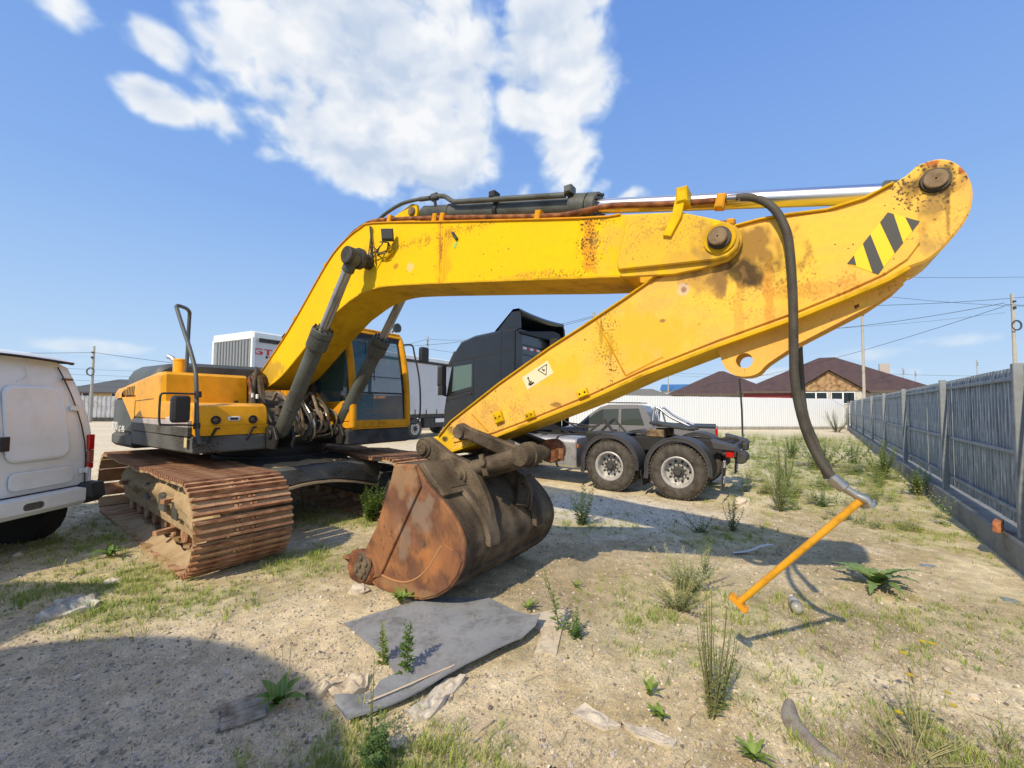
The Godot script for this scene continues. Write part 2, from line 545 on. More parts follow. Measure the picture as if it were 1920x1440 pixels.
func sky_picture() -> ImageTexture:
	var w := 2560
	var h := 1280
	var im := Image.create(w, h, false, Image.FORMAT_RGB8)
	var g := Gradient.new()   # by elevation / 90
	g.offsets = PackedFloat32Array([0.0, 0.05, 0.12, 0.25, 0.45, 0.7, 1.0])
	g.colors = PackedColorArray([Color8(203, 226, 246), Color8(188, 217, 247), Color8(168, 203, 245), Color8(138, 179, 238), Color8(115, 157, 227), Color8(97, 138, 212), Color8(88, 126, 200)])
	var ground_c := Color8(176, 164, 138)
	for j in h:
		var el := 90.0 - 180.0 * (j + 0.5) / h
		im.fill_rect(Rect2i(0, j, w, 1), g.sample(el / 90.0) if el > 0 else ground_c)
	var f := FastNoiseLite.new()
	f.seed = 21
	f.frequency = 1.0
	f.fractal_octaves = 6
	f.fractal_gain = 0.52
	var f2 := FastNoiseLite.new()
	f2.seed = 22
	f2.frequency = 1.0
	f2.fractal_octaves = 3
	# cloud banks: azimuth and elevation of the middle, half widths in degrees, strength; those behind and beside the view are like those in it
	var banks := [[-18, 41, 14, 13, 1.3], [-27, 36, 10, 7.5, 1.05], [-19, 31, 11, 6.5, 1.1], [-11, 31, 8, 7.5, 1.1], [-27, 30.5, 7, 4.2, 0.95], [-34.5, 29, 3.5, 1.8, 0.55], [-41, 28.6, 3.4, 1.9, 0.75], [5.0, 39.5, 7.6, 8.5, 1.1], [7.0, 31, 4.2, 5.5, 0.85], [-41.5, 33.2, 3.0, 1.9, 0.62], [-50, 33, 4.5, 1.6, 0.6],
		[15.5, 25.5, 2.0, 1.3, 0.42], [12, 27.0, 1.3, 1.3, 0.4], [17.5, 24.5, 1.2, 0.9, 0.34], [22, 24.0, 1.6, 0.9, 0.36], [1.6, 26, 1.5, 2.6, 0.5],
		[-35, 5.2, 3.0, 0.9, 0.5], [-44, 5.0, 4.5, 0.8, 0.45], [-29, 4.6, 3.0, 0.7, 0.4], [40, 5.5, 4, 0.8, 0.42], [46, 6.4, 3, 0.6, 0.38], [-38, 3.4, 9, 0.9, 0.35], [30, 3.6, 12, 0.7, 0.3]]
	var r := RandomNumberGenerator.new()
	r.seed = 5
	for k in 20:
		var az := r.randf_range(62, 298)
		banks.append([az if az < 180 else az - 360, r.randf_range(12, 55), r.randf_range(8, 20), r.randf_range(4, 11), r.randf_range(0.6, 1.0)])
	for k in 4:
		banks.append([r.randf_range(-50, 50), r.randf_range(56, 80), r.randf_range(12, 25), r.randf_range(5, 9), 0.8])
	for k in 16:
		var az2 := r.randf_range(65, 295)
		banks.append([az2 if az2 < 180 else az2 - 360, r.randf_range(3, 7), r.randf_range(4, 9), r.randf_range(0.6, 1.2), 0.42])
	var dens := PackedFloat32Array()
	dens.resize(w * (h / 2))
	for bk in banks:
		var ce := maxf(0.3, cos(deg_to_rad(bk[1])))
		var reach_x: float = bk[2] * 1.7 / ce
		var i0 := int(floor((bk[0] - reach_x) / 360.0 * w))
		var i1 := int(ceil((bk[0] + reach_x) / 360.0 * w))
		var j0 := clampi(int((90.0 - bk[1] - bk[3] * 1.7) / 180.0 * h), 0, h / 2)
		var j1 := clampi(int((90.0 - bk[1] + bk[3] * 1.7) / 180.0 * h), 0, h / 2)
		for j in range(j0, j1):
			var el := 90.0 - 180.0 * (j + 0.5) / h
			var y: float = (el - bk[1]) / bk[3]
			for i in range(i0, i1):
				var x: float = ((i + 0.5) / w * 360.0 - bk[0]) * ce / bk[2]
				var m := 1.0 - (x * x + y * y)
				if m > -1.9:
					var o := j * w + posmod(i, w)
					dens[o] = maxf(dens[o], bk[4] * m + 2.0) if dens[o] > 0 else bk[4] * m + 2.0
	for j in h / 2:
		var el := deg_to_rad(90.0 - 180.0 * (j + 0.5) / h)
		var ce := cos(el)
		var se := sin(el)
		for i in w:
			var m := dens[j * w + i]
			if m <= 0.0:
				continue
			var az := TAU * (i + 0.5) / w
			var p := Vector3(sin(az) * ce, se * 1.5, cos(az) * ce)
			p += 0.022 * Vector3(f2.get_noise_3dv(p * 9.0), f2.get_noise_3dv(p * 9.0 + Vector3(7, 0, 0)), f2.get_noise_3dv(p * 9.0 + Vector3(0, 9, 0)))
			var n := f.get_noise_3dv(p * 5.5)
			var d := minf(m - 2.0, 0.9) + n * 0.9 + 0.34 * f.get_noise_3dv(p * 17.0)
			if d < -0.05:
				continue
			var a := clampf((d + 0.06) * 1.25, 0, 1)
			a = a * a * (3 - 2 * a)
			if se < 0.14:
				a *= 0.6
			var thick := clampf((m - 2.35) * 1.5 + d * 0.25, 0, 1)
			var lit := 0.42 + 1.1 * f2.get_noise_3dv(p * 4.2 + Vector3(3, 1, 0)) + 1.3 * (n - f.get_noise_3dv((p + Vector3(-0.012, 0.03, 0.0)) * 5.5))
			var c := Color(0.985, 0.988, 0.992).lerp(Color(0.79, 0.843, 0.92), clampf((0.12 + 0.88 * thick) * (0.85 - lit * 0.85), 0, 1))
			im.set_pixel(i, j, im.get_pixel(i, j).lerp(c, a * 0.97))
	return ImageTexture.create_from_image(im)

# ---- the ground ----
func height(x: float, d: float) -> float:
	var k := clampf((d + 1.0) / 3.0, 0.2, 1.0)
	return 0.018 * k * n2.get_noise_2d(x * 0.5, d * 0.5) + 0.006 * n1.get_noise_2d(x * 3.0, d * 3.0)

func spot(x: float, d: float, cx: float, cd: float, rx: float, rd: float) -> float:
	return clampf(1.3 - Vector2((x - cx) / rx, (d - cd) / rd).length(), 0, 1)

func green(x: float, d: float) -> float:   # how much grass grows here
	var g := 0.0
	g = maxf(g, 1.1 * spot(x, d, -3.6, 4.5, 0.7, 0.9))
	g = maxf(g, 0.8 * spot(x, d, -3.0, 3.75, 0.8, 0.5))
	g = maxf(g, 0.9 * spot(x, d, -4.9, 5.6, 0.9, 1.1))
	g = maxf(g, 0.7 * spot(x, d, -4.2, 3.9, 0.6, 0.5))
	g = maxf(g, 1.0 * spot(x, d, -2.3, 6.5, 1.2, 0.6))
	g = maxf(g, 0.8 * spot(x, d, -2.3, 4.6, 0.6, 0.6))
	g = maxf(g, 0.55 * spot(x, d, -0.6, 2.1, 0.6, 0.4))
	g = maxf(g, 0.6 * spot(x, d, 1.2, 6.4, 0.9, 0.6))
	g = maxf(g, 0.7 * spot(x, d, 2.9, 5.8, 0.9, 0.6))
	g = maxf(g, 0.6 * spot(x, d, 5.0, 8.2, 1.4, 1.6))
	g = maxf(g, 0.9 * spot(x, d, 9.0, 13.0, 3.4, 5.0))
	g = maxf(g, 0.75 * spot(x, d, 7.2, 10.5, 1.8, 2.6))
	g = maxf(g, 0.6 * spot(x, d, 7.6, 8.8, 1.6, 2.6))
	g = maxf(g, 0.85 * spot(x, d, 13.5, 22.0, 8.0, 8.0))
	g = maxf(g, 0.55 * spot(x, d, 6.0, 6.0, 1.2, 1.3))
	g = maxf(g, 0.42 * spot(x, d, 1.5, 3.6, 0.8, 0.9))
	g = maxf(g, 0.35 * spot(x, d, 3.4, 3.6, 1.4, 0.6))
	g = maxf(g, 0.35 * spot(x, d, 2.0, 2.2, 0.6, 0.4))
	return clampf(g * (0.75 + 1.3 * n1.get_noise_2d(x * 1.1, d * 1.1) + 0.5 * n3.get_noise_2d(x * 4, d * 4)), 0, 1)

func dark_soil(x: float, d: float) -> float:   # damp grey-brown patches and thatch
	var g := maxf(0.75 * spot(x, d, 2.6, 3.5, 1.9, 0.65), 0.8 * spot(x, d, 2.0, 2.15, 0.8, 0.35))
	g = maxf(g, 0.3 * spot(x, d, 0.9, 4.7, 1.6, 0.9))
	g = maxf(g, 0.6 * spot(x, d, 0.4, 4.1, 0.8, 0.5))
	return clampf(g * (0.8 + 1.2 * n3.get_noise_2d(x * 1.6, d * 1.6)), 0, 1)

func soil(x: float, d: float) -> Color:
	var a := n1.get_noise_2d(x * 0.35, d * 0.35)
	var b := n2.get_noise_2d(x * 1.7 + 9, d * 1.7)
	var c := n3.get_noise_2d(x * 7.0, d * 7.0)
	var zone := 0.34 * smoothstep(0.6, 2.2, x) * smoothstep(5.5, 3.5, d) + 0.35 * smoothstep(5.5, 9.0, d) - 0.08
	var col := Color(0.42, 0.345, 0.195).lerp(Color(0.69, 0.605, 0.41), clampf(0.42 + zone + a * 0.9 + b * 0.65 + c * 0.25, 0, 1))
	col = col.lerp(Color(0.36, 0.315, 0.185), 0.55 * clampf(n2.get_noise_2d(x * 0.8 + 40.0, d * 0.8) * 2.2 + 0.1, 0, 1) * smoothstep(6.5, 4.0, d))
	# left foreground warmed against the blue shade there, paler sand in the yard behind
	col = col.lerp(Color(0.54, 0.46, 0.345), 0.75 * clampf(spot(x, d, -2.6, 1.5, 2.6, 2.0) + c * 0.3, 0, 1))
	if d > 8.0:
		col = col.lerp(Color(0.68, 0.61, 0.46), 0.75 * smoothstep(8.0, 14.0, d))
	col = col.lerp(Color(0.62, 0.585, 0.49), 0.8 * clampf(spot(x, d, 1.6, 7.0, 1.5, 1.3) * 1.6 + b * 0.4, 0, 1) * (1.0 if d > 5.0 else 0.0))  # pale grey lifts the ground where the boom's shadow falls
	col = col.lerp(Color(0.27, 0.225, 0.17), 0.7 * dark_soil(x, d))
	col = col.lerp(Color(0.33, 0.35, 0.09), 0.6 * green(x, d))
	return col * (1.0 + 0.14 * c + 0.10 * n1.get_noise_2d(x * 16.0, d * 16.0))

func ground():
	# gravel texture: grit of many sizes
	var s := 1024
	var big := noise_bytes(s, 0.055, 31, 1, FastNoiseLite.TYPE_CELLULAR)
	var mid := noise_bytes(s, 0.15, 32, 1, FastNoiseLite.TYPE_CELLULAR)
	var low := noise_bytes(s, 0.01, 33, 5)
	var fine := noise_bytes(s, 0.25, 34, 3)
	var px := PackedByteArray()
	px.resize(s * s * 3)
	var hb := PackedByteArray()
	hb.resize(s * s)
	for i in s * s:
		var stone := maxf(0.0, (big[i] - 168) / 87.0)
		var grit: float = mid[i] / 255.0
		var k: float = 0.80 + 0.2 * (grit - 0.5) + 0.2 * stone * (grit - 0.3) + 0.28 * (low[i] / 255.0 - 0.5) + 0.32 * (fine[i] / 255.0 - 0.5)
		var warm: float = 0.04 * (low[i] / 255.0 - 0.5) + 0.05 * (grit - 0.5) - 0.03 * stone
		px[i * 3] = int(255.0 * sqrt(clampf(k + warm, 0.03, 1)))
		px[i * 3 + 1] = int(255.0 * sqrt(clampf(k, 0.03, 1)))
		px[i * 3 + 2] = int(255.0 * sqrt(clampf(k - warm, 0.03, 1)))
		hb[i] = int(clampf(90.0 * stone + 70.0 * grit + 0.35 * fine[i] + 0.15 * low[i], 0, 255))
	var gm := StandardMaterial3D.new()
	gm.albedo_texture = bytes_tex(s, px, Image.FORMAT_RGB8)
	gm.albedo_color = Color(1, 1, 1)
	gm.vertex_color_use_as_albedo = true
	gm.roughness = 1.0
	gm.uv1_triplanar = true
	gm.uv1_world_triplanar = true
	gm.uv1_scale = Vector3.ONE * 0.62
	gm.heightmap_enabled = true
	gm.heightmap_texture = bytes_tex(s, hb)
	gm.heightmap_scale = 0.7
	M.ground = gm
	var xs := axis([-500, -200, -80, -40, -20, -12, -8, 9, 14, 24, 50, 120, 500], [100, 40, 10, 4, 1.0, 0.35, 0.055, 0.12, 0.4, 1.5, 8, 60])
	var ds := axis([-400, -100, -20, -4, 1.2, 5, 9, 16, 36, 80, 200, 700], [100, 20, 2.5, 0.4, 0.035, 0.06, 0.14, 0.5, 3, 15, 80])
	var st := SurfaceTool.new()
	st.begin(Mesh.PRIMITIVE_TRIANGLES)
	st.set_smooth_group(0)
	for d in ds:
		for x in xs:
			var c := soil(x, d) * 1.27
			c.a = 1.0
			st.set_color(c)
			st.add_vertex(Vector3(x, height(x, d), -d))
	var nx := xs.size()
	for j in ds.size() - 1:
		for i in nx - 1:
			var o := j * nx + i
			for k in [o, o + nx, o + 1, o + 1, o + nx, o + nx + 1]:
				st.add_index(k)
	st.generate_normals()
	struct("ground", st.commit(), gm)

func axis(stops: Array, steps: Array) -> PackedFloat32Array:
	var out := PackedFloat32Array()
	for i in steps.size():
		var n := maxi(1, int(round((stops[i + 1] - stops[i]) / steps[i])))
		for k in n:
			out.append(lerpf(stops[i], stops[i + 1], float(k) / n))
	out.append(stops[-1])
	return out
# ---- the excavator ----
func excavator():
	var X := thing("excavator", "large yellow crawler excavator with folded arm, bucket resting on the sand", "excavator")
	X.transform = Transform3D(Basis(V(0.829, 0, 0.559), V(0, 1, 0), V(-0.559, 0, 0.829)), V(-3.662, 0, -6.603))
	undercarriage(X)
	upper(X)
	cab(X)
	boom(X)
	arm(X)
	bucket(X)
	# hoses hanging from the open pipe ends, and the pipe that one of them still carries
	var hose := MB.new()
	var path := spline([V(6.40, 3.128, 0.25), V(6.46, 3.115, 0.255), V(6.52, 3.085, 0.26), V(6.575, 3.04, 0.265), V(6.62, 2.98, 0.27), V(6.66, 2.89, 0.27), V(6.69, 2.76, 0.27), V(6.705, 2.45, 0.27), V(6.705, 2.15, 0.27), V(6.705, 1.9, 0.27), V(6.73, 1.7, 0.275), V(6.775, 1.52, 0.28), V(6.835, 1.38, 0.29), V(6.89, 1.30, 0.3)], 5)
	hose.tube(path, 0.0255, 12)
	var ho := part("hanging_hose", hose, M.hose_rubber, X)
	var fit := MB.new()
	fit.cyl(V(6.87, 1.315, 0.298), V(6.935, 1.255, 0.3), 0.034, 14, 0.004)
	fit.cyl(V(6.93, 1.26, 0.3), V(7.0, 1.215, 0.3), 0.022, 12)
	fit.tube(spline([V(6.99, 1.22, 0.3), V(7.03, 1.20, 0.3), V(7.045, 1.165, 0.3)], 4), 0.026, 10)
	fit.lathe(V(7.035, 1.19, 0.3), V(0.5, -1, 0), [Vector2(0, 0), Vector2(0, 0.04), Vector2(0.02, 0.04), Vector2(0.02, 0)], 12)
	part("hose_fitting", fit, M.rod, ho)
	var fit2 := MB.new()
	fit2.cyl(V(6.34, 3.14, 0.24), V(6.43, 3.122, 0.252), 0.026, 12, 0.004)
	part("hose_ferrule", fit2, M.rod, ho)
	var h2 := MB.new()
	h2.tube(spline([V(6.40, 3.10, -0.25), V(6.62, 3.0, -0.25), V(6.72, 2.6, -0.25), V(6.73, 2.1, -0.24), V(6.75, 1.7, -0.22), V(6.81, 1.48, -0.2), V(6.85, 1.36, -0.18)], 6), 0.026, 10)
	h2.lathe(V(6.85, 1.36, -0.18), V(0.1, -0.3, 0.02), [Vector2(0, 0), Vector2(0, 0.034), Vector2(0.12, 0.034), Vector2(0.12, 0.02), Vector2(0.06, 0.02), Vector2(0.06, 0)], 12)
	part("hanging_hose", h2, M.hose_rubber, X)
	var rod := MB.new()
	var ra := V(7.0, 1.195, 0.31)
	var rb := V(6.385, 0.475, 0.31)
	var mid := (ra + rb) / 2
	rod.cyl(ra, rb, 0.020, 14)
	var ro := part("loose_pipe", rod, mat(lin(0.72, 0.36, 0.015), 0.4, T.mottle, 1.5), X)
	var fl := MB.new()
	var dd := (ra - rb).normalized()
	var across := V(-dd.y, dd.x, 0.0)
	fl.xf = Transform3D(Basis(V(0, 0, 1), across, -dd) if V(0, 0, 1).cross(across).dot(-dd) > 0 else Basis(V(0, 0, -1), across, -dd), rb)
	var holes := []
	for sx in [-0.042, 0.042]:
		for sy in [-0.022, 0.022]:
			holes.append([sy, sx, 0.009])
	fl.prism(holed(rounded(0.075, 0.125, 0.014), holes), -0.012, 0.016, 0.002)
	part("flange", fl, mat(lin(0.68, 0.30, 0.015), 0.5), ro)

func undercarriage(X: Node3D):
	var U := Node3D.new()
	U.name = "undercarriage"
	X.add_child(U)
	U.rotation.y = -deg_to_rad(4.0)
	var shoes := []
	for look in [M.track, M.shoe_sand2, M.shoe_sand]:
		var shoe := MB.new()
		shoe.box(V(0, 0.008, 0), V(0.192, 0.016 if look == M.track else 0.024, 0.9))
		var sm := shoe.mesh()
		var ribs := MB.new()
		for k in [-0.085, -0.01, 0.07]:
			ribs.box(V(k, 0.034, 0), V(0.026, 0.042, 0.902), 0.006)
		for k in [-0.05, 0.035]:
			for z in [-0.09, -0.05, 0.05, 0.09]:
				ribs.box(V(k, 0.03, z), V(0.024, 0.022, 0.026))
		ribs.st.generate_normals()
		ribs.st.index()
		ribs.st.commit(sm)
		sm.surface_set_material(0, look)
		sm.surface_set_material(1, M.shoe_rib)
		shoes.append(sm)
	for side in [1.15, -1.27]:
		var t := Node3D.new()
		t.name = "crawler_track"
		X.add_child(t, true)
		t.rotation.y = -deg_to_rad(4.0)
		# the chain's way round idler, ground, sprocket and top rollers
		var loop := []
		for i in 13:
			var a := -PI / 2 + PI * i / 12
			loop.append(Vector2(1.74 + 0.42 * cos(a), 0.455 + 0.42 * sin(a)))
		for k in [[1.0, 0.86], [0.55, 0.875], [0.0, 0.84], [-0.5, 0.87], [-1.0, 0.85], [-1.5, 0.87]]:
			loop.append(Vector2(k[0], k[1]))
		for i in 13:
			var a := PI / 2 + PI * i / 12
			loop.append(Vector2(-1.98 + 0.41 * cos(a), 0.455 + 0.41 * sin(a)))
		loop.append(Vector2(0, 0.035))
		var lens := [0.0]
		for i in loop.size():
			lens.append(lens[-1] + loop[i].distance_to(loop[(i + 1) % loop.size()]))
		var n := 47
		var r := RandomNumberGenerator.new()
		r.seed = 3
		for k in n:
			var at: float = lens[-1] * (k + 0.3) / n
			var i := 0
			while lens[i + 1] < at:
				i += 1
			var p0: Vector2 = loop[i]
			var p1: Vector2 = loop[(i + 1) % loop.size()]
			var p := p0.lerp(p1, (at - lens[i]) / (lens[i + 1] - lens[i]))
			var d := (p1 - p0).normalized()
			var out := Vector2(d.y, -d.x)
			var pick := r.randi() % 3
			if p.x > 1.8 and p.y > 0.25 and k % 2 == 0:
				pick = 2
			var o := part("track_shoe", shoes[pick], null, t)
			var by := r.randf_range(-0.02, 0.02)
			var d3 := V(d.x, d.y, 0)
			o.transform = Transform3D(Basis(d3, V(out.x, out.y, 0), d3.cross(V(out.x, out.y, 0))), V(p.x, p.y, side)).rotated_local(V(0, 0, 1), by)
		var chain := MB.new()
		for z in [side - 0.09, side + 0.09]:
			var inner := []
			for p in loop:
				inner.append(Vector2((p.x + 0.12) * 0.965 - 0.12, (p.y - 0.455) * 0.92 + 0.455))
			var band := ribbon(inner + [inner[0]], 0.0, 0.09)
			chain.prism(band, z - 0.02, z + 0.02)
		part("track_chain", chain, M.track, t)
		var frame := MB.new()
		frame.prism(pv([-1.75, 0.24, 1.5, 0.24, 1.62, 0.4, 1.5, 0.6, 1.25, 0.7, -1.5, 0.7, -1.8, 0.5]), side - 0.24, side + 0.24, 0.03)
		part("track_frame", frame, M.sandy if side > 0 else M.deck, t)
		for c in [[1.74, 0.36], [-1.98, 0.36]]:
			var wl := MB.new()
			wl.cyl(V(c[0], 0.455, side - 0.11), V(c[0], 0.455, side + 0.11), c[1], 24, 0.03)
			wl.cyl(V(c[0], 0.455, side - 0.2), V(c[0], 0.455, side + 0.2), 0.15, 16, 0.02)
			part("idler_wheel" if c[0] > 0 else "drive_sprocket", wl, M.sandy if c[0] > 0 else M.track, t)
		for k in 8:
			var rl := MB.new()
			rl.cyl(V(-1.5 + k * 0.41, 0.19, side - 0.2), V(-1.5 + k * 0.41, 0.19, side + 0.2), 0.105, 14, 0.015)
			part("track_roller", rl, M.track, t)
		for k in [-0.75, 0.65]:
			var rl := MB.new()
			rl.cyl(V(k, 0.77, side - 0.15), V(k, 0.77, side + 0.15), 0.065, 12, 0.01)
			part("carrier_roller", rl, M.track, t)
		if side > 0:
			# sand heaped on the frame, hanging in clods over its outer face, and bare painted plates below
			var rows := []
			for i in 41:
				var x := lerpf(-1.75, 2.02, i / 40.0)
				var row := []
				for k in 13:
					var f := k / 12.0
					var bulge := 0.07 * n1.get_noise_2d(x * 2.5, f * 3.0) + 0.03 * n2.get_noise_2d(x * 9, f * 8.0)
					var crown := 0.80 - 0.05 * absf(x - 0.5) if x < 1.4 else 0.76 - 0.45 * (x - 1.4)
					var low: float = 0.36 + 0.12 * n3.get_noise_1d(x * 2.2) if x < 1.1 else lerpf(0.36, 0.05, clampf((x - 1.1) / 0.8, 0, 1))
					var y := lerpf(crown, low, f) + 0.02 * n2.get_noise_2d(x * 6, 7.0 + f * 5)
					var z: float = side + 0.21 + 0.10 * sin(PI * clampf(f * 1.1, 0, 1)) + bulge
					row.append(V(x, y, z))
				rows.append(row)
			var heap := MB.new()
			heap.loft(rows, false, 1, true)
			var back := []
			for row in rows:
				back.append([row[0], V(row[0].x, row[0].y, side - 0.2)])
			heap.loft(back, false, 2)
			part("caked_sand", heap, M.sandy, t)
			for c in [[1.05, 0.5, 0.16], [0.55, 0.52, 0.22], [-0.15, 0.56, 0.14]]:
				var pl := MB.new()
				pl.box(V(c[0], c[1], side + 0.3), V(c[2], 0.2, 0.05), 0.012)
				part("guard_plate", pl, M.grey_dust, t)
			for c in [[0.95, 0.60, 0.2], [0.75, 0.22, 0.22], [-1.2, 0.55, 0.15]]:
				var st := MB.new()
				st.box(V(c[0], c[1], side + 0.32), V(0.07, 0.05, c[2]), 0.006, Basis(V(0, 1, 0), 0.35))
				part("step_bracket", st, M.track, t)
			var berm := MB.new()
			var br := []
			for i in 25:
				var x := lerpf(-1.2, 2.0, i / 24.0)
				var row := []
				for k in 9:
					var f := k / 8.0
					row.append(V(x, -0.03 + (0.14 + 0.08 * n2.get_noise_1d(x * 3.0)) * pow(1 - f, 1.5) * smoothstep(0, 0.15, i / 24.0) * smoothstep(1.0, 0.8, i / 24.0) + 0.01 * n1.get_noise_2d(x * 12, f * 9), side + 0.25 + 0.4 * f))
				br.append(row)
			berm.loft(br, false, 1, true)
			part("spilled_sand", berm, M.sandy, t)
	# carbody between the tracks, with the low arch in front
	var cb := MB.new()
	cb.prism(pv([-1.0, 0.55, 1.0, 0.55, 1.05, 0.8, 0.8, 0.93, -0.8, 0.93, -1.05, 0.8]), -0.75, 0.7, 0.03)
	part("carbody", cb, M.deck, U)
	for u in [1.08, -1.2]:
		var arch := []
		for i in 13:
			var z := lerpf(-1.12, 1.0, i / 12.0)
			arch.append(Vector2(z, 0.44 + 0.20 * sin(PI * i / 12.0)))
		var top := [Vector2(1.0, 0.74), Vector2(0.5, 0.86), Vector2(-0.6, 0.86), Vector2(-1.12, 0.76)]
		var am := MB.new()
		am.xf = Transform3D(Basis(V(0, 0, 1), V(0, 1, 0), V(-1, 0, 0)), V(u, 0, 0))
		am.prism(arch + top, -0.16, 0.16, 0.03)
		part("cross_beam", am, M.grey_dust, U)
	var lip := MB.new()
	for i in 24:
		var z0 := lerpf(-1.1, 0.98, i / 24.0)
		var z1 := lerpf(-1.1, 0.98, (i + 1) / 24.0)
		var y0 := 0.43 + 0.20 * sin(PI * i / 24.0)
		var y1 := 0.43 + 0.20 * sin(PI * (i + 1) / 24.0)
		lip.bar(V(1.13, y0, z0), V(1.13, y1, z1), 0.27, 0.03)
	part("beam_lip", lip, M.sandy, U)
	var sand := MB.new()
	var sr := []
	for i in 15:
		var z := lerpf(-1.0, 0.8, i / 14.0)
		var row := []
		for k in 7:
			var f := k / 6.0
			row.append(V(lerpf(0.75, 1.22, f), 0.90 - 0.08 * f * f + 0.035 * n1.get_noise_2d(z * 4, f * 4) - 0.06 * pow(absf(z) / 1.0, 3.0), z))
		sr.append(row)
	sand.loft(sr, false, 1, true)
	part("caked_sand", sand, M.sandy, U)
	var ring := MB.new()
	ring.lathe(V(0, 0.9, 0), V(0, 1, 0), [Vector2(0, 0), Vector2(0, 0.78), Vector2(0.07, 0.78), Vector2(0.07, 0.72), Vector2(0.11, 0.72), Vector2(0.11, 0.76), Vector2(0.2, 0.76), Vector2(0.2, 0)], 40)
	part("swing_bearing", ring, M.black, U)

func upper(X: Node3D):
	var flat := func(m): m.xf = Transform3D(Basis(V(1, 0, 0), V(0, 0, -1), V(0, 1, 0)), Vector3.ZERO)   # x, y of an outline become u, -s; its depth becomes v
	var plan := func(a): return pv(a).map(func(p): return Vector2(p.x, -p.y))
	# decks: dark skirts all round
	var m := MB.new()
	flat.call(m)
	m.prism(plan.call([1.035, 0.55, 1.035, 1.42, -0.3, 1.45, -0.95, 1.45, -0.95, 0.3, 0.6, 0.3]), 1.115, 1.312, 0.02)
	part("right_skirt", m, M.grey_dust, X)
	m = MB.new()
	flat.call(m)
	m.prism(plan.call([1.36, -0.36, 1.36, -1.5, -1.0, -1.5, -1.0, -0.36]), 1.10, 1.33, 0.025)
	part("left_skirt", m, M.deck, X)
	m = MB.new()
	flat.call(m)
	m.prism(plan.call([0.75, 0.3, 0.95, 0.5, -0.9, 1.3, -2.2, 1.1, -2.2, -1.1, -0.9, -1.3, 0.7, -0.37]), 1.09, 1.22, 0.01)
	part("deck_plate", m, M.black, X)
	# counterweight with its rounded tail
	var tail := [-0.93, 1.452, -1.5, 1.452, -1.82, 1.45, -2.2, 1.28, -2.55, 0.9, -2.68, 0.45, -2.7, 0.0, -2.68, -0.45, -2.55, -0.9, -2.2, -1.28, -1.82, -1.45, -1.5, -1.45, -0.93, -1.45]
	m = MB.new()
	flat.call(m)
	m.prism(plan.call(tail), 1.05, 1.26, 0.05)
	part("counterweight_base", m, M.grey_dust, X)
	m = MB.new()
	flat.call(m)
	var cw := tail.duplicate()
	m.prism(plan.call([-0.9, 1.442, -1.5, 1.442, -1.82, 1.44, -2.18, 1.27, -2.52, 0.88, -2.65, 0.44, -2.67, 0.0, -2.65, -0.44, -2.52, -0.88, -2.18, -1.27, -1.82, -1.44, -1.5, -1.435, -0.9, -1.435]), 1.24, 1.76, 0.05)
	var cwo := part("counterweight", m, M.grey_paint, X)
	m = MB.new()
	m.prism(pv([-1.43, 1.765, -0.92, 1.42, -0.85, 1.42, -0.85, 1.765]), 1.40, 1.456, 0.006)
	part("slant_panel", m, M.orange, cwo)
	text("model_number", "300", 0.12, M.white_print, cwo, Transform3D(Basis(), V(-1.74, 1.335, 1.443)))
	text("model_number", "LC-9S", 0.085, M.white_print, cwo, Transform3D(Basis(), V(-1.43, 1.305, 1.444)))
	# engine house: orange, its roof falling to the rear
	m = MB.new()
	m.prism(pv([-1.42, 1.75, -0.9, 1.75, -0.9, 1.46, 0.12, 1.49, 0.12, 1.70, 0.10, 2.055, 0.06, 2.09, -0.2, 2.085, -1.42, 1.93]), 0.42, 1.45, 0.045)
	var hood := part("engine_hood", m, M.orange, X)
	m = MB.new()
	var hr := []
	for st in [[1.0, 1.75, 0.0], [1.0, 1.79, 0.03], [0.97, 1.85, 0.06], [0.9, 1.885, 0.08], [0.0, 1.90, 0.09]]:
		var row := []
		for i in range(2, tail.size() - 2, 2):
			row.append(V(-1.2 + (tail[i] + 1.2) * st[0], st[1] + st[2] * clampf((tail[i] + 2.6) / 1.2, 0, 1), tail[i + 1] * (0.992 if st[0] == 1.0 else st[0])))
		hr.append(row)
	m.loft(hr, false, 1, true)
	m.prism(pv([-1.45, 1.75, -0.6, 1.75, -0.6, 2.0, -1.45, 1.92]), -1.42, 0.44, 0.03)
	part("rear_hood", m, M.orange, X)
	# vent slots at the tail of the hood
	for k in 7:
		var s := MB.new()
		s.box(V(-0.93 - 0.068 * k, 1.852 - 0.004 * k, 1.449), V(0.034, 0.14 if k < 5 else 0.09, 0.008), 0.002, Basis(V(0, 0, 1), -0.2))
		part("vent_slot", s, M.black, hood)
	m = MB.new()
	m.bar(V(-0.15, 1.745, 1.452), V(-1.1, 1.70, 1.452), 0.006, 0.006)
	m.bar(V(-0.85, 1.70, 1.452), V(-0.85, 1.45, 1.452), 0.006, 0.006)
	part("panel_gap", m, M.black, hood)
	m = MB.new()
	m.cyl(V(-0.40, 2.04, 1.10), V(-0.40, 2.27, 1.10), 0.085, 20)
	m.cyl(V(-0.40, 2.26, 1.10), V(-0.40, 2.30, 1.10), 0.09, 20, 0.01)
	part("air_precleaner", m, M.orange, hood)
	m = MB.new()
	m.tube(spline([V(-0.75, 2.0, 1.05), V(-0.75, 2.24, 1.05), V(-0.80, 2.33, 1.07), V(-0.86, 2.36, 1.10)], 4), 0.035, 10)
	part("exhaust_stub", m, M.aluminium, hood)
	# dark barrel-topped box behind, on the left half of the house
	m = MB.new()
	m.xf = Transform3D(Basis(V(0, 0, 1), V(0, 1, 0), V(-1, 0, 0)), Vector3.ZERO)
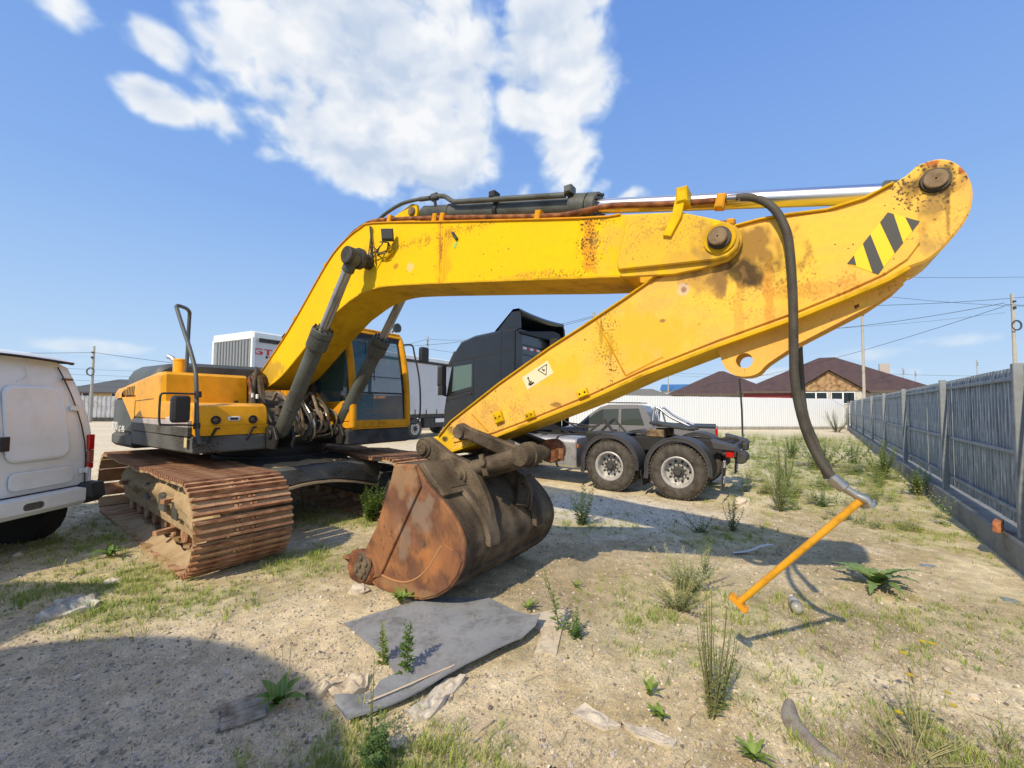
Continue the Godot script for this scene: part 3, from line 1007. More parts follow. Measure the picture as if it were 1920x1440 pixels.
	m.prism(pv([1.28, 1.8, 1.27, 2.07, 1.21, 2.18, 1.11, 2.25, 0.9, 2.285, -0.8, 2.31, -1.05, 2.25, -1.15, 2.1, -1.16, 1.8]), 0.82, 1.95, 0.05)
	part("dark_hood", m, M.grey_paint, X)
	# side below the hood: pale and dark bands
	m = MB.new()
	m.prism(pv([-0.925, 1.415, 0.955, 1.412, 0.945, 1.492, -0.985, 1.478]), 1.30, 1.455, 0.006)
	part("side_stripe", m, mat(lin(0.5, 0.48, 0.5), 0.5, T.mottle, 0.5), X)
	m = MB.new()
	m.prism(pv([-1.0, 1.308, 0.955, 1.310, 0.955, 1.413, -0.93, 1.414]), 1.30, 1.452, 0.006)
	part("side_stripe", m, M.grey_dust, X)
	m = MB.new()
	m.prism(pv([-0.99, 1.478, 0.6, 1.488, 0.6, 1.70, 0.08, 1.72, -1.3, 1.72]), 1.2, 1.449, 0.02)
	part("side_panel", m, M.orange, X)
	text("lettering", "robex", 0.07, M.white_print, X, Transform3D(Basis(), V(0.42, 1.50, 1.452)))
	# tool box in front, facing forward
	m = MB.new()
	m.prism(pv([0.05, 1.312, 0.985, 1.312, 0.985, 1.42, 1.03, 1.435, 1.03, 1.56, 1.0, 1.66, 0.92, 1.692, 0.05, 1.70]), 0.60, 1.405, 0.025)
	var tool := part("tool_box", m, M.orange, X)
	m = MB.new()
	m.box(V(1.003, 1.375, 0.99), V(0.05, 0.115, 0.79), 0.006)
	part("lower_flap", m, M.orange, tool)
	for z in [1.20, 0.79]:
		m = MB.new()
		m.lathe(V(1.025, 1.497, z), V(1, 0, 0), [Vector2(0, 0), Vector2(0, 0.052), Vector2(0.02, 0.052), Vector2(0.02, 0.036), Vector2(0.008, 0.034), Vector2(0.008, 0)], 18)
		part("work_light", m, M.black, tool)
		m = MB.new()
		m.lathe(V(1.034, 1.497, z), V(1, 0, 0), [Vector2(0, 0.033), Vector2(0.008, 0.02), Vector2(0.01, 0)], 14, true)
		part("lens", m, mat(lin(0.1, 0.08, 0.06), 0.15), tool)
		m = MB.new()
		m.bar(V(1.05, 1.40, z + 0.0), V(1.06, 1.30, z + 0.05), 0.02, 0.02)
		m.bar(V(1.05, 1.40, z + 0.0), V(1.05, 1.40, z - 0.04), 0.018, 0.02)
		m.bar(V(1.06, 1.30, z + 0.05), V(1.06, 1.24, z + 0.08), 0.012, 0.02)
		part("rubber_latch", m, M.black, tool)
	m = MB.new()
	m.xf = Transform3D(Basis(V(0, 0, -1), V(0, 1, 0), V(1, 0, 0)), V(1.028, 1.512, 1.005))
	m.prism(rounded(0.14, 0.052, 0.018), 0, 0.012, 0.004)
	part("handle_frame", m, M.white, tool)
	m = MB.new()
	m.box(V(1.038, 1.51, 1.005), V(0.012, 0.026, 0.09), 0.004)
	part("handle", m, M.black, tool)
	m = MB.new()
	m.box(V(0.16, 1.715, 0.62), V(0.05, 0.03, 0.05), 0.008)
	part("bump_stop", m, M.black, tool)
	m = MB.new()
	m.box(V(0.92, 1.245, 1.452), V(0.075, 0.11, 0.004))
	part("sticker", m, mat(lin(0.62, 0.52, 0.3), 0.6), X)
	# hand rail and mirror at the right front corner
	m = MB.new()
	m.tube(spline([V(1.045, 1.235, 1.30), V(1.07, 1.245, 1.36), V(1.06, 1.33, 1.385), V(1.04, 1.45, 1.39), V(1.0, 1.72, 1.39), V(0.97, 1.92, 1.39), V(0.90, 2.10, 1.385), V(0.71, 2.36, 1.385), V(0.49, 2.61, 1.385), V(0.28, 2.86, 1.385), V(0.24, 2.905, 1.38), V(0.215, 2.925, 1.35), V(0.0, 2.945, 1.2), V(-0.13, 2.93, 1.12), V(-0.175, 2.89, 1.10), V(-0.18, 2.75, 1.10), V(-0.19, 2.1, 1.10)], 4), 0.023, 10)
	part("hand_rail", m, M.grey_paint, X)
	m = MB.new()
	m.tube(spline([V(1.035, 1.80, 1.39), V(1.04, 1.80, 1.52), V(1.04, 1.80, 1.70), V(1.04, 1.78, 1.735), V(1.04, 1.70, 1.74), V(1.04, 1.56, 1.74), V(1.04, 1.47, 1.73), V(1.04, 1.46, 1.70), V(1.04, 1.45, 1.5), V(1.035, 1.44, 1.39)], 4), 0.011, 8)
	m.cyl(V(1.035, 1.76, 1.39), V(1.035, 1.83, 1.39), 0.034, 12)
	m.cyl(V(1.035, 1.40, 1.39), V(1.035, 1.47, 1.39), 0.034, 12)
	var brk := part("mirror_bracket", m, M.plastic, X)
	m = MB.new()
	m.xf = Transform3D(Basis(V(-0.35, 0, -0.94), V(0, 1, 0), V(0.94, 0, -0.35)), V(1.06, 1.63, 1.56))
	m.prism(rounded(0.20, 0.30, 0.04), -0.035, 0.035, 0.02)
	part("mirror", m, M.plastic, brk)
	m = MB.new()
	m.xf = Transform3D(Basis(V(0.35, 0, 0.94), V(0, 1, 0), V(-0.94, 0, 0.35)), V(1.025, 1.63, 1.574))
	m.prism(rounded(0.17, 0.27, 0.03), -0.002, 0.002)
	part("mirror_glass", m, M.chrome, brk)
	# boom foot brackets and pin
	for z in [0.40, -0.40]:
		m = MB.new()
		m.prism(pv([-0.3, 1.2, 0.75, 1.2, 0.5, 1.6, 0.42, 1.95, 0.34, 2.09, 0.2, 2.14, 0.06, 2.08, -0.02, 1.95, -0.1, 1.6]), z - 0.035, z + 0.035, 0.01)
		part("boom_bracket", m, M.steel, X)
	m = MB.new()
	m.cyl(V(0.2, 2.0, -0.5), V(0.2, 2.0, 0.47), 0.085, 18, 0.015)
	m.box(V(0.24, 1.88, 0.455), V(0.1, 0.14, 0.04), 0.01)
	part("boom_foot_pin", m, M.rust, X)
	m = MB.new()
	m.tube(spline([V(0.0, 2.12, 0.34), V(0.12, 2.2, 0.36), V(0.28, 2.16, 0.42), V(0.34, 1.95, 0.47), V(0.36, 1.75, 0.47), V(0.4, 1.4, 0.40)], 5), 0.03, 8)
	part("hose", m, M.hose_rubber, X)
	m = MB.new()
	m.prism(pv([-0.8, 1.2, 0.75, 1.2, 0.5, 1.62, 0.1, 1.72, -0.8, 1.95]), -0.33, 0.36, 0.02)
	part("swing_motor_housing", m, mat(lin(0.16, 0.145, 0.115), 0.9, T.grime, 1.2), X)
	# cylinder foot brackets and hose cluster between the boom cylinders
	for z in [0.5, -0.44]:
		m = MB.new()
		m.prism(pv([0.65, 1.12, 1.25, 1.12, 1.3, 1.25, 1.22, 1.4, 1.08, 1.42, 0.85, 1.3, 0.65, 1.25]), z - 0.13, z - 0.09, 0.008)
		m.prism(pv([0.65, 1.12, 1.25, 1.12, 1.3, 1.25, 1.22, 1.4, 1.08, 1.42, 0.85, 1.3, 0.65, 1.25]), z + 0.09, z + 0.13, 0.008)
		m.cyl(V(1.15, 1.31, z - 0.16), V(1.15, 1.31, z + 0.16), 0.06, 14, 0.01)
		part("cylinder_bracket", m, M.black, X)
	var r := RandomNumberGenerator.new()
	r.seed = 12
	var hm := [M.hose_rubber, mat(lin(0.24, 0.2, 0.15), 0.85, T.grime, 3.0), M.rod, M.deck]
	for k in 16:
		m = MB.new()
		var z := lerpf(-0.36, 0.34, (k + 0.5) / 16.0)
		var a := V(0.55 + r.randf() * 0.2, 1.35 + r.randf() * 0.4, z)
		var lo := 1.22 + r.randf() * 0.15
		m.tube(spline([a, a + V(0.15, 0.1, r.randf_range(-0.05, 0.05)), V(1.05 + r.randf() * 0.1, lo + 0.25, z + r.randf_range(-0.06, 0.06)), V(1.1, lo, z + r.randf_range(-0.08, 0.08)), V(0.9, lo - 0.06, z + r.randf_range(-0.2, 0.2)), V(0.7, 1.18, z)], 5), r.randf_range(0.016, 0.026), 8)
		part("hydraulic_hose", m, hm[k % 4 if k % 3 else 1], X)
	for k in 6:
		m = MB.new()
		m.box(V(0.72 + r.randf() * 0.2, 1.3 + r.randf() * 0.3, r.randf_range(-0.35, 0.35)), V(0.12, 0.14, 0.12), 0.02)
		m.cyl(V(0.7, 1.35 + 0.05 * k, -0.3 + 0.1 * k), V(0.95, 1.35 + 0.05 * k, -0.3 + 0.1 * k), 0.035, 12, 0.005)
		part("valve_block", m, M.deck if k % 2 else M.steel, X)
	m = MB.new()
	m.cyl(V(0.88, 1.62, 0.12), V(0.88, 1.62, 0.34), 0.12, 18, 0.02)
	m.lathe(V(0.88, 1.62, 0.34), V(0, 0, 1), [Vector2(0, 0.09), Vector2(0.03, 0.09), Vector2(0.03, 0.05), Vector2(0, 0.05)], 16)
	part("swivel_fitting", m, M.deck, X)
	# white collars on the deck edge by the boom foot
	m = MB.new()
	m.cyl(V(0.42, 1.78, 0.52), V(0.42, 1.84, 0.52), 0.02, 10)
	m.cyl(V(0.55, 1.76, 0.52), V(0.55, 1.82, 0.52), 0.02, 10)
	part("grease_fitting", m, M.white, X)

func cab(X: Node3D):
	var C := Node3D.new()
	C.name = "cab"
	X.add_child(C)
	var zr := -0.40   # side by the boom
	var zl := -1.50
	# floor pan and lower front
	var m := MB.new()
	m.prism(pv([-0.55, 1.33, 1.36, 1.33, 1.345, 1.44, -0.55, 1.44]), zl, zr, 0.02)
	part("cab_floor", m, M.cab_orange, C)
	m = MB.new()
	m.prism(pv([-0.62, 1.33, -0.5, 1.33, -0.48, 2.82, -0.6, 2.82]), zl, zr, 0.02)
	part("rear_wall", m, M.cab_orange, C)
	# boom side: closed panel below a sloping sill, window above
	m = MB.new()
	m.prism(pv([-0.55, 1.44, 1.345, 1.44, 1.31, 1.75, 0.7, 1.72, 0.25, 1.98, -0.55, 2.0]), zr - 0.05, zr, 0.012)
	part("side_panel", m, M.cab_orange, C)
	m = MB.new()
	m.prism(pv([-0.5, 2.0, 0.25, 1.98, 0.7, 1.72, 1.31, 1.75, 1.13, 2.74, -0.5, 2.76]), zr - 0.03, zr - 0.024)
	part("side_window", m, M.glass, C)
	# far side: door
	m = MB.new()
	m.prism(pv([-0.55, 1.33, 1.345, 1.33, 1.3, 1.85, -0.55, 1.85]), zl, zl + 0.05, 0.012)
	part("door", m, M.cab_orange, C)
	m = MB.new()
	m.prism(pv([-0.5, 1.85, 1.3, 1.85, 1.13, 2.76, -0.5, 2.76]), zl + 0.02, zl + 0.026)
	part("door_window", m, M.glass, C)
	m = MB.new()
	for u in [0.35, -0.05]:
		m.bar(V(u, 1.85, zl + 0.023), V(u, 2.76, zl + 0.023), 0.04, 0.05)
	part("door_post", m, M.black, C)
	# roof with rounded edges
	m = MB.new()
	m.prism(pv([-0.62, 2.77, 1.12, 2.77, 1.16, 2.80, 1.10, 2.88, 0.9, 2.92, -0.5, 2.92, -0.62, 2.86]), zl - 0.02, zr + 0.03, 0.04)
	part("roof", m, M.cab_orange, C)
	# front frame: corner posts lean back, with a rounded head
	for z in [zr - 0.035, zl + 0.035]:
		m = MB.new()
		m.tube(spline([V(1.34, 1.36, z), V(1.335, 1.7, z), V(1.28, 2.2, z), V(1.17, 2.65, z), V(1.09, 2.82, z)], 5), 0.052, 8)
		part("front_post", m, M.cab_orange, C)
	m = MB.new()
	m.bar(V(1.335, 1.405, zr - 0.03), V(1.335, 1.405, zl + 0.03), 0.07, 0.11, 0.01)
	part("front_sill", m, M.cab_orange, C)
	m = MB.new()
	m.bar(V(1.10, 2.83, zr - 0.03), V(1.10, 2.83, zl + 0.03), 0.07, 0.10, 0.015)
	part("front_header", m, M.cab_orange, C)
	# windscreen in two panes
	var edge := func(f: float) -> Vector3: return V(1.33, 1.46, 0).lerp(V(1.285, 2.0, 0), f / 0.4) if f < 0.4 else V(1.285, 2.0, 0).lerp(V(1.12, 2.78, 0), (f - 0.4) / 0.6)
	for pr in [[0.0, 0.30, "lower_windscreen"], [0.31, 1.0, "upper_windscreen"]]:
		m = MB.new()
		var rows := []
		for i in 7:
			var p: Vector3 = edge.call(lerpf(pr[0], pr[1], i / 6.0))
			rows.append([p + V(0.012, 0, zr - 0.085), p + V(0.012, 0, zl + 0.085)])
		m.loft(rows, false, 1)
		part(pr[2], m, M.glass, C)
	m = MB.new()
	var s0: Vector3 = edge.call(0.305)
	m.bar(s0 + V(0, 0, zr - 0.07), s0 + V(0, 0, zl + 0.07), 0.04, 0.025)
	for z in [zr - 0.085, zl + 0.085]:
		for i in 6:
			var p0: Vector3 = edge.call(i / 6.0)
			var p1: Vector3 = edge.call((i + 1) / 6.0)
			m.bar(p0 + V(0, 0, z), p1 + V(0, 0, z), 0.028, 0.03)
	var top: Vector3 = edge.call(0.98)
	m.bar(top + V(0, 0, zr - 0.07), top + V(0, 0, zl + 0.07), 0.04, 0.10)
	part("window_seal", m, M.black, C)
	m = MB.new()
	m.tube([V(1.36, 2.05, -0.78), V(1.30, 2.35, -0.82), V(1.22, 2.62, -0.84)], 0.008, 6)
	m.bar(V(1.33, 2.2, -0.74), V(1.19, 2.72, -0.80), 0.012, 0.02)
	m.bar(V(1.325, 2.12, -0.5), V(1.325, 2.12, -1.35), 0.012, 0.012)
	part("wiper", m, M.black, C)
	# inside
	m = MB.new()
	m.box(V(0.15, 1.72, -0.95), V(0.5, 0.14, 0.5), 0.05)
	m.box(V(-0.12, 2.08, -0.95), V(0.14, 0.72, 0.48), 0.05, Basis(V(0, 0, 1), 0.15))
	m.box(V(-0.18, 2.5, -0.95), V(0.1, 0.2, 0.28), 0.04)
	m.box(V(0.15, 1.55, -0.95), V(0.35, 0.24, 0.35), 0.03)
	part("driver_seat", m, M.plastic, C)
	m = MB.new()
	m.box(V(0.35, 1.75, -0.62), V(0.6, 0.25, 0.14), 0.03)
	m.box(V(0.35, 1.75, -1.28), V(0.6, 0.25, 0.14), 0.03)
	m.tube([V(0.6, 1.88, -0.62), V(0.63, 2.1, -0.62)], 0.02, 8)
	m.tube([V(0.6, 1.88, -1.28), V(0.63, 2.1, -1.28)], 0.02, 8)
	m.box(V(1.15, 1.95, -0.52), V(0.06, 0.32, 0.12), 0.02)
	for k in 2:
		m.tube([V(1.0, 1.46, -0.85 - 0.16 * k), V(1.05, 1.85, -0.85 - 0.16 * k)], 0.012, 6)
		m.box(V(1.08, 1.52, -0.85 - 0.16 * k), V(0.2, 0.02, 0.1), 0.004)
	m.box(V(-0.42, 2.0, -0.95), V(0.1, 1.0, 0.9), 0.03)
	part("controls", m, M.plastic, C)
	m = MB.new()
	for k in 7:
		m.bar(V(1.2, 1.49 + 0.035 * k, -0.5), V(1.2, 1.49 + 0.035 * k, -0.8), 0.03, 0.014)
	part("floor_grille", m, mat(lin(0.07, 0.05, 0.04), 0.8), C)
	# rumpled blue film and green cover inside the panes
	m = MB.new()
	var rows := []
	for i in 12:
		var row := []
		for k in 7:
			var f := i / 11.0
			row.append(V(0.98 + 0.10 * n1.get_noise_2d(f * 5, k * 0.8) - 0.1 * f, 1.95 + 0.75 * f, -0.52 - 0.10 * k * (0.55 + 0.45 * f) + 0.05 * n2.get_noise_2d(f * 6, k * 1.0)))
		rows.append(row)
	m.loft(rows, false, 1)
	part("window_film", m, mat(lin(0.05, 0.11, 0.14), 0.25), C)
	m = MB.new()
	rows = []
	for i in 10:
		var row := []
		for k in 8:
			var f := i / 9.0
			row.append(V(-0.35 + 1.35 * k / 7.0, lerpf(1.9, 2.66, f), zr - 0.09 - 0.05 * absf(n1.get_noise_2d(f * 4 + 5, k * 1.3))))
		rows.append(row)
	m.loft(rows, false, 1)
	part("window_cover", m, mat(lin(0.05, 0.07, 0.05), 0.6, T.grime, 1.5), C)
	# lamp on the roof corner, mirror arm and mirror
	m = MB.new()
	m.tube([V(1.0, 2.92, zl + 0.1), V(1.02, 2.98, zl + 0.05)], 0.015, 6)
	m.lathe(V(1.0, 2.99, zl + 0.05), V(1, 0.05, 0), [Vector2(0, 0), Vector2(0.0, 0.04), Vector2(0.04, 0.075), Vector2(0.09, 0.08), Vector2(0.09, 0.065), Vector2(0.08, 0)], 16)
	part("roof_lamp", m, mat(lin(0.05, 0.06, 0.05), 0.4), C)
	m = MB.new()
	m.tube(spline([V(1.16, 2.70, zl), V(1.2, 2.72, zl - 0.1), V(1.22, 2.70, zl - 0.17), V(1.24, 2.55, zl - 0.2), V(1.30, 2.2, zl - 0.25), V(1.34, 1.8, zl - 0.26), V(1.35, 1.42, zl - 0.22), V(1.35, 1.38, zl)], 5), 0.015, 8)
	part("mirror_bracket", m, M.plastic, C)
	m = MB.new()
	m.xf = Transform3D(Basis(V(0, 0, -1), V(0, 1, 0), V(1, 0, 0)), V(1.3, 2.56, zl - 0.36))
	m.prism(rounded(0.20, 0.28, 0.05), -0.04, 0.04, 0.02)
	part("mirror", m, M.plastic, C)

func hcyl(parent: Node3D, called: String, a: Vector3, b: Vector3, mid: float, rb: float, rr: float, head: float):
	# a: barrel end, b: rod eye
	var d := (b - a).normalized()
	var l := a.distance_to(b)
	var m := MB.new()
	m.lathe(a, d, [Vector2(0.0, 0), Vector2(0.0, rb * 0.8), Vector2(0.04, rb), Vector2(mid - 0.26, rb), Vector2(mid - 0.26, rb * 1.28), Vector2(mid - 0.24, rb * 1.34), Vector2(mid - 0.1, rb * 1.34), Vector2(mid - 0.1, rb * 1.2), Vector2(mid - 0.085, rb * 1.2), Vector2(mid - 0.085, rb * 1.36), Vector2(mid - 0.01, rb * 1.36), Vector2(mid, rb * 1.2), Vector2(mid, rr)], 28)
	m.lathe(a + d * 0.42, d, [Vector2(0, rb), Vector2(0, rb + 0.008), Vector2(0.025, rb + 0.008), Vector2(0.025, rb)], 24)
	var o := part(called, m, M.hydraulic, parent)
	var x := d.cross(Vector3.FORWARD).normalized()
	var y := d.cross(x)
	m = MB.new()
	for k in 10:
		var c := (x * cos(TAU * k / 10) + y * sin(TAU * k / 10)) * rb * 1.12
		m.cyl(a + d * mid + c, a + d * (mid + 0.022) + c, 0.014, 6)
	part("bolt_ring", m, M.black, o)
	m = MB.new()
	m.cyl(a + d * (mid - 0.02), b - d * 0.05, rr, 24)
	part("piston_rod", m, M.chrome if called == "arm_cylinder" else M.rod, o)
	m = MB.new()
	m.cyl(b - d * head, b - d * 0.02, rr * 1.25, 18, 0.01)
	m.cyl(b + V(0, 0, -0.055), b + V(0, 0, 0.055), 0.1, 20, 0.012)
	part("rod_eye", m, M.hydraulic, o)

func boom(X: Node3D):
	var rect := Rect2(-0.1, 1.85, 6.6, 2.1)
	var yl := [0.84, 0.565, 0.006]
	var yo := [0.70, 0.37, 0.03]
	var tex := paint_tex(1400, 460, rect, yl, [0.84, 0.52, 0.012], [
		[3.72, 3.2, 0.10, 0.5, 0.70, 0.34, 0.02, 0.55], [5.33, 3.0, 0.07, 0.32, 0.68, 0.30, 0.02, 0.85], [5.28, 2.92, 0.06, 0.3, 0.10, 0.05, 0.02, 0.9, 1], [5.36, 3.06, 0.1, 0.24, 0.10, 0.05, 0.02, 0.9, 1], [5.45, 3.2, 0.2, 0.07, 0.12, 0.06, 0.02, 0.8, 1], [3.7, 3.3, 0.03, 0.3, 0.18, 0.08, 0.02, 0.8, 1], [4.6, 2.82, 0.9, 0.06, 0.22, 0.1, 0.03, 0.7, 1], [5.95, 3.0, 0.4, 0.16, 0.25, 0.13, 0.05, 0.7, 1], [3.9, 3.45, 1.6, 0.06, 0.3, 0.14, 0.03, 0.7, 1], [3.68, 3.25, 0.012, 0.4, 0.35, 0.14, 0.02, 0.6],
		[5.9, 2.95, 0.5, 0.3, 0.72, 0.45, 0.08, 0.5], [6.15, 2.72, 0.35, 0.08, 0.45, 0.27, 0.08, 0.35], [0.3, 2.15, 0.4, 0.18, 0.34, 0.22, 0.06, 0.55], [3.0, 3.25, 0.05, 0.03, 0.3, 0.13, 0.03, 0.6], [4.6, 2.85, 0.3, 0.05, 0.70, 0.38, 0.04, 0.4], [3.25, 3.2, 0.05, 0.05, 0.7, 0.6, 0.4, 0.5],
		[1.95, 3.0, 0.025, 0.1, 0.2, 0.09, 0.03, 0.8], [4.0, 2.85, 0.06, 0.02, 0.3, 0.13, 0.03, 0.6], [5.95, 3.0, 0.06, 0.02, 0.3, 0.14, 0.04, 0.6], [2.5, 3.42, 0.2, 0.14, 0.55, 0.36, 0.03, 0.4], [6.3, 2.85, 0.16, 0.16, 0.3, 0.18, 0.06, 0.5]], 0.1, 40)
	var pm := StandardMaterial3D.new()
	pm.albedo_texture = tex
	pm.roughness = 0.5
	pm.metallic_specular = 0.18
	pm.heightmap_enabled = false
	var top := smooth([0.04, 2.11, 0.71, 2.62, 1.11, 2.97, 1.57, 3.40, 1.84, 3.62, 2.10, 3.75, 2.36, 3.825, 2.60, 3.83, 3.74, 3.58, 5.29, 3.245, 5.6, 3.20])
	var bot := smooth([0.10, 1.94, 0.24, 1.92, 0.65, 2.07, 0.97, 2.26, 1.32, 2.49, 1.84, 2.81, 1.99, 2.88, 2.32, 3.0, 2.66, 3.05, 3.08, 3.03, 4.41, 2.87, 5.2, 2.77, 5.47, 2.74, 5.6, 2.72])
	var rt := top.duplicate()
	rt.reverse()
	var m := MB.new()
	m.uvr = rect
	m.prism(bot + rt, -0.26, 0.26, 0.0)
	var B := part("boom", m, pm, X)
	m = MB.new()
	m.prism(ribbon(top, -0.004, 0.012), -0.278, 0.278, 0.004)
	part("top_plate", m, M.cab_orange, B)
	m = MB.new()
	m.prism(ribbon(bot, -0.018, 0.004), -0.28, 0.28, 0.004)
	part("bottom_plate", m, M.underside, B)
	# fork plates at the tip, with the thicker pads round the pin
	var fork := pv([5.2, 2.775, 5.47, 2.74, 5.63, 2.71, 5.99, 2.67, 6.18, 2.68]) + smooth([6.34, 2.705, 6.40, 2.755, 6.43, 2.83, 6.41, 2.91, 6.35, 2.965]) + pv([6.20, 3.04, 6.04, 3.115, 5.59, 3.205, 5.25, 3.245])
	var pad := pv([5.60, 2.76, 5.95, 2.735, 6.27, 2.715, 6.35, 2.725, 6.405, 2.77, 6.42, 2.83, 6.40, 2.905, 6.345, 2.955, 6.2, 3.03, 6.03, 3.10, 5.66, 3.17, 5.58, 2.79])
	for s in [1.0, -1.0]:
		m = MB.new()
		m.uvr = rect
		m.prism(fork, minf(s * 0.225, s * 0.264), maxf(s * 0.225, s * 0.264), 0.004)
		part("fork_plate", m, pm, B)
		m = MB.new()
		m.uvr = rect
		m.prism(pad, minf(s * 0.264, s * 0.30), maxf(s * 0.264, s * 0.30), 0.008)
		part("pin_pad", m, pm, B)
		m = MB.new()
		m.lathe(V(6.3, 2.85, s * 0.29), V(0, 0, s), [Vector2(0, 0), Vector2(0, 0.105), Vector2(0.025, 0.1), Vector2(0.025, 0)], 24)
		part("pin_collar", m, M.underside, B)
		m = MB.new()
		m.lathe(V(6.3, 2.85, s * 0.31), V(0, 0, s), [Vector2(0, 0.076), Vector2(0.03, 0.074), Vector2(0.03, 0.0)], 24)
		part("pin_seal", m, M.grease, B)
		m = MB.new()
		m.lathe(V(6.295, 2.85, s * 0.31), V(0, 0, s), [Vector2(0, 0.058), Vector2(0.055, 0.058), Vector2(0.06, 0.053), Vector2(0.06, 0.006), Vector2(0.05, 0.004), Vector2(0.05, 0)], 22)
		part("arm_pin", m, M.pin, B)
	# weld seams standing proud
	m = MB.new()
	m.bar(V(3.72, 2.97, 0.26), V(3.74, 3.56, 0.26), 0.008, 0.016)
	m.bar(V(5.26, 2.78, 0.262), V(5.25, 3.23, 0.262), 0.006, 0.014)
	part("weld_seam", m, M.yellow, B)
	# bracket and bent flat bar for the pipes
	m = MB.new()
	m.prism(pv([6.03, 3.25, 6.10, 3.25, 6.06, 3.06, 5.985, 2.93, 5.93, 2.945, 5.995, 3.08]), 0.30, 0.325, 0.004)
	m.box(V(6.065, 3.21, 0.26), V(0.075, 0.11, 0.16), 0.01)
	part("pipe_bracket", m, M.yellow, B)
	m = MB.new()
	m.prism(pv([2.45, 3.84, 3.0, 3.99, 3.07, 4.01, 3.15, 3.98, 3.17, 3.9, 3.1, 3.7, 2.6, 3.8]), 0.06, 0.11, 0.008)
	m.prism(pv([2.45, 3.84, 3.0, 3.99, 3.07, 4.01, 3.15, 3.98, 3.17, 3.9, 3.1, 3.7, 2.6, 3.8]), -0.11, -0.06, 0.008)
	part("cylinder_lug", m, M.yellow, B)
	m = MB.new()
	m.cyl(V(3.09, 3.91, -0.14), V(3.09, 3.91, 0.14), 0.05, 16, 0.008)
	part("lug_pin", m, M.pin, B)
	hcyl(X, "arm_cylinder", V(3.16, 3.905, 0), V(7.36, 3.01, 0), 2.2, 0.088, 0.062, 0.2)
	# pipes and hoses along the top
	var p1 := [V(0.75, 2.72, 0.2), V(1.6, 3.50, 0.2), V(2.08, 3.82, 0.2), V(2.42, 3.90, 0.2), V(2.6, 3.89, 0.2), V(2.8, 3.855, 0.2), V(3.53, 3.70, 0.2), V(4.88, 3.39, 0.2), V(5.2, 3.345, 0.2), V(5.5, 3.325, 0.2), V(5.94, 3.225, 0.2), V(6.34, 3.14, 0.23)]
	for s in [1.0, -1.0]:
		m = MB.new()
		m.tube(spline(p1.map(func(p): return V(p.x, p.y, p.z * s)), 4), 0.022, 10)
		part("hydraulic_pipe", m, M.rust_pipe, B)
		for c in [[2.83, 3.86], [3.66, 3.68], [3.55, 3.70], [4.82, 3.42], [6.30, 3.15], [1.6, 3.52], [0.9, 2.88]]:
			m = MB.new()
			m.box(V(c[0], c[1] - 0.02, s * (0.2 if c[0] < 6 else 0.235)), V(0.06, 0.1, 0.075), 0.01, Basis(V(0, 0, 1), -0.22 if c[0] > 2 else 0.7))
			part("pipe_clamp", m, M.cab_orange, B)
	m = MB.new()
	m.tube(spline([V(2.3, 3.86, 0.1), V(2.6, 3.96, 0.14), V(2.95, 4.02, 0.15), V(3.25, 4.015, 0.12)], 5), 0.02, 8)
	m.cyl(V(3.22, 4.015, 0.12), V(3.36, 4.0, 0.1), 0.026, 10)
	m.box(V(3.42, 4.0, 0.09), V(0.09, 0.07, 0.07), 0.012)
	m.tube(spline([V(3.45, 4.0, 0.09), V(3.58, 3.96, 0.1), V(3.72, 3.86, 0.12), V(3.86, 3.82, 0.13), V(5.05, 3.565, 0.13)], 5), 0.026, 10)
	m.bar(V(3.42, 3.97, 0.09), V(3.42, 3.87, 0.06), 0.03, 0.02)
	part("cylinder_pipe", m, M.hydraulic, B)
	for u in [4.25, 5.08]:
		m = MB.new()
		var y: float = 3.905 - (u - 3.16) * 0.213
		m.box(V(u, y + 0.11, 0.1), V(0.07, 0.07, 0.12), 0.012)
		m.lathe(V(u - 0.02, y, 0), V(1, -0.213, 0), [Vector2(0, 0.1), Vector2(0, 0.11), Vector2(0.04, 0.11), Vector2(0.04, 0.1)], 20)
		part("pipe_clamp", m, M.black if u < 5 else M.hydraulic, B)
	# boom cylinders on both sides and the pin that carries them
	hcyl(X, "boom_cylinder", V(1.15, 1.31, 0.5), V(2.57, 3.36, 0.5), 1.55, 0.092, 0.056, 0.18)
	hcyl(X, "boom_cylinder", V(0.98, 1.31, -0.44), V(2.5, 3.36, -0.44), 1.62, 0.092, 0.056, 0.18)
	m = MB.new()
	m.cyl(V(2.55, 3.37, -0.6), V(2.55, 3.37, 0.42), 0.085, 20, 0.01)
	m.lathe(V(2.57, 3.365, 0.40), V(0, 0, 1), [Vector2(0, 0.085), Vector2(0, 0.12), Vector2(0.05, 0.12), Vector2(0.05, 0.1), Vector2(0.19, 0.1), Vector2(0.2, 0.088), Vector2(0.2, 0)], 22)
	part("cylinder_pin", m, M.deck, B)
	# flood lamp with its wiring
	m = MB.new()
	m.xf = Transform3D(Basis(V(0.7, 0.1, -0.7).normalized(), V(-0.07, 0.99, 0.07).normalized(), V(0.7, -0.0, 0.7).normalized()).orthonormalized(), V(2.99, 3.57, 0.37))
	m.box(V(0, 0, 0), V(0.13, 0.13, 0.07), 0.015)
	part("flood_lamp", m, M.plastic, B)
	m = MB.new()
	m.bar(V(2.96, 3.5, 0.33), V(2.92, 3.42, 0.3), 0.02, 0.03)
	m.bar(V(2.98, 3.43, 0.28), V(2.84, 3.36, 0.28), 0.03, 0.035)
	part("lamp_bracket", m, M.yellow, B)
	var r := RandomNumberGenerator.new()
	r.seed = 4
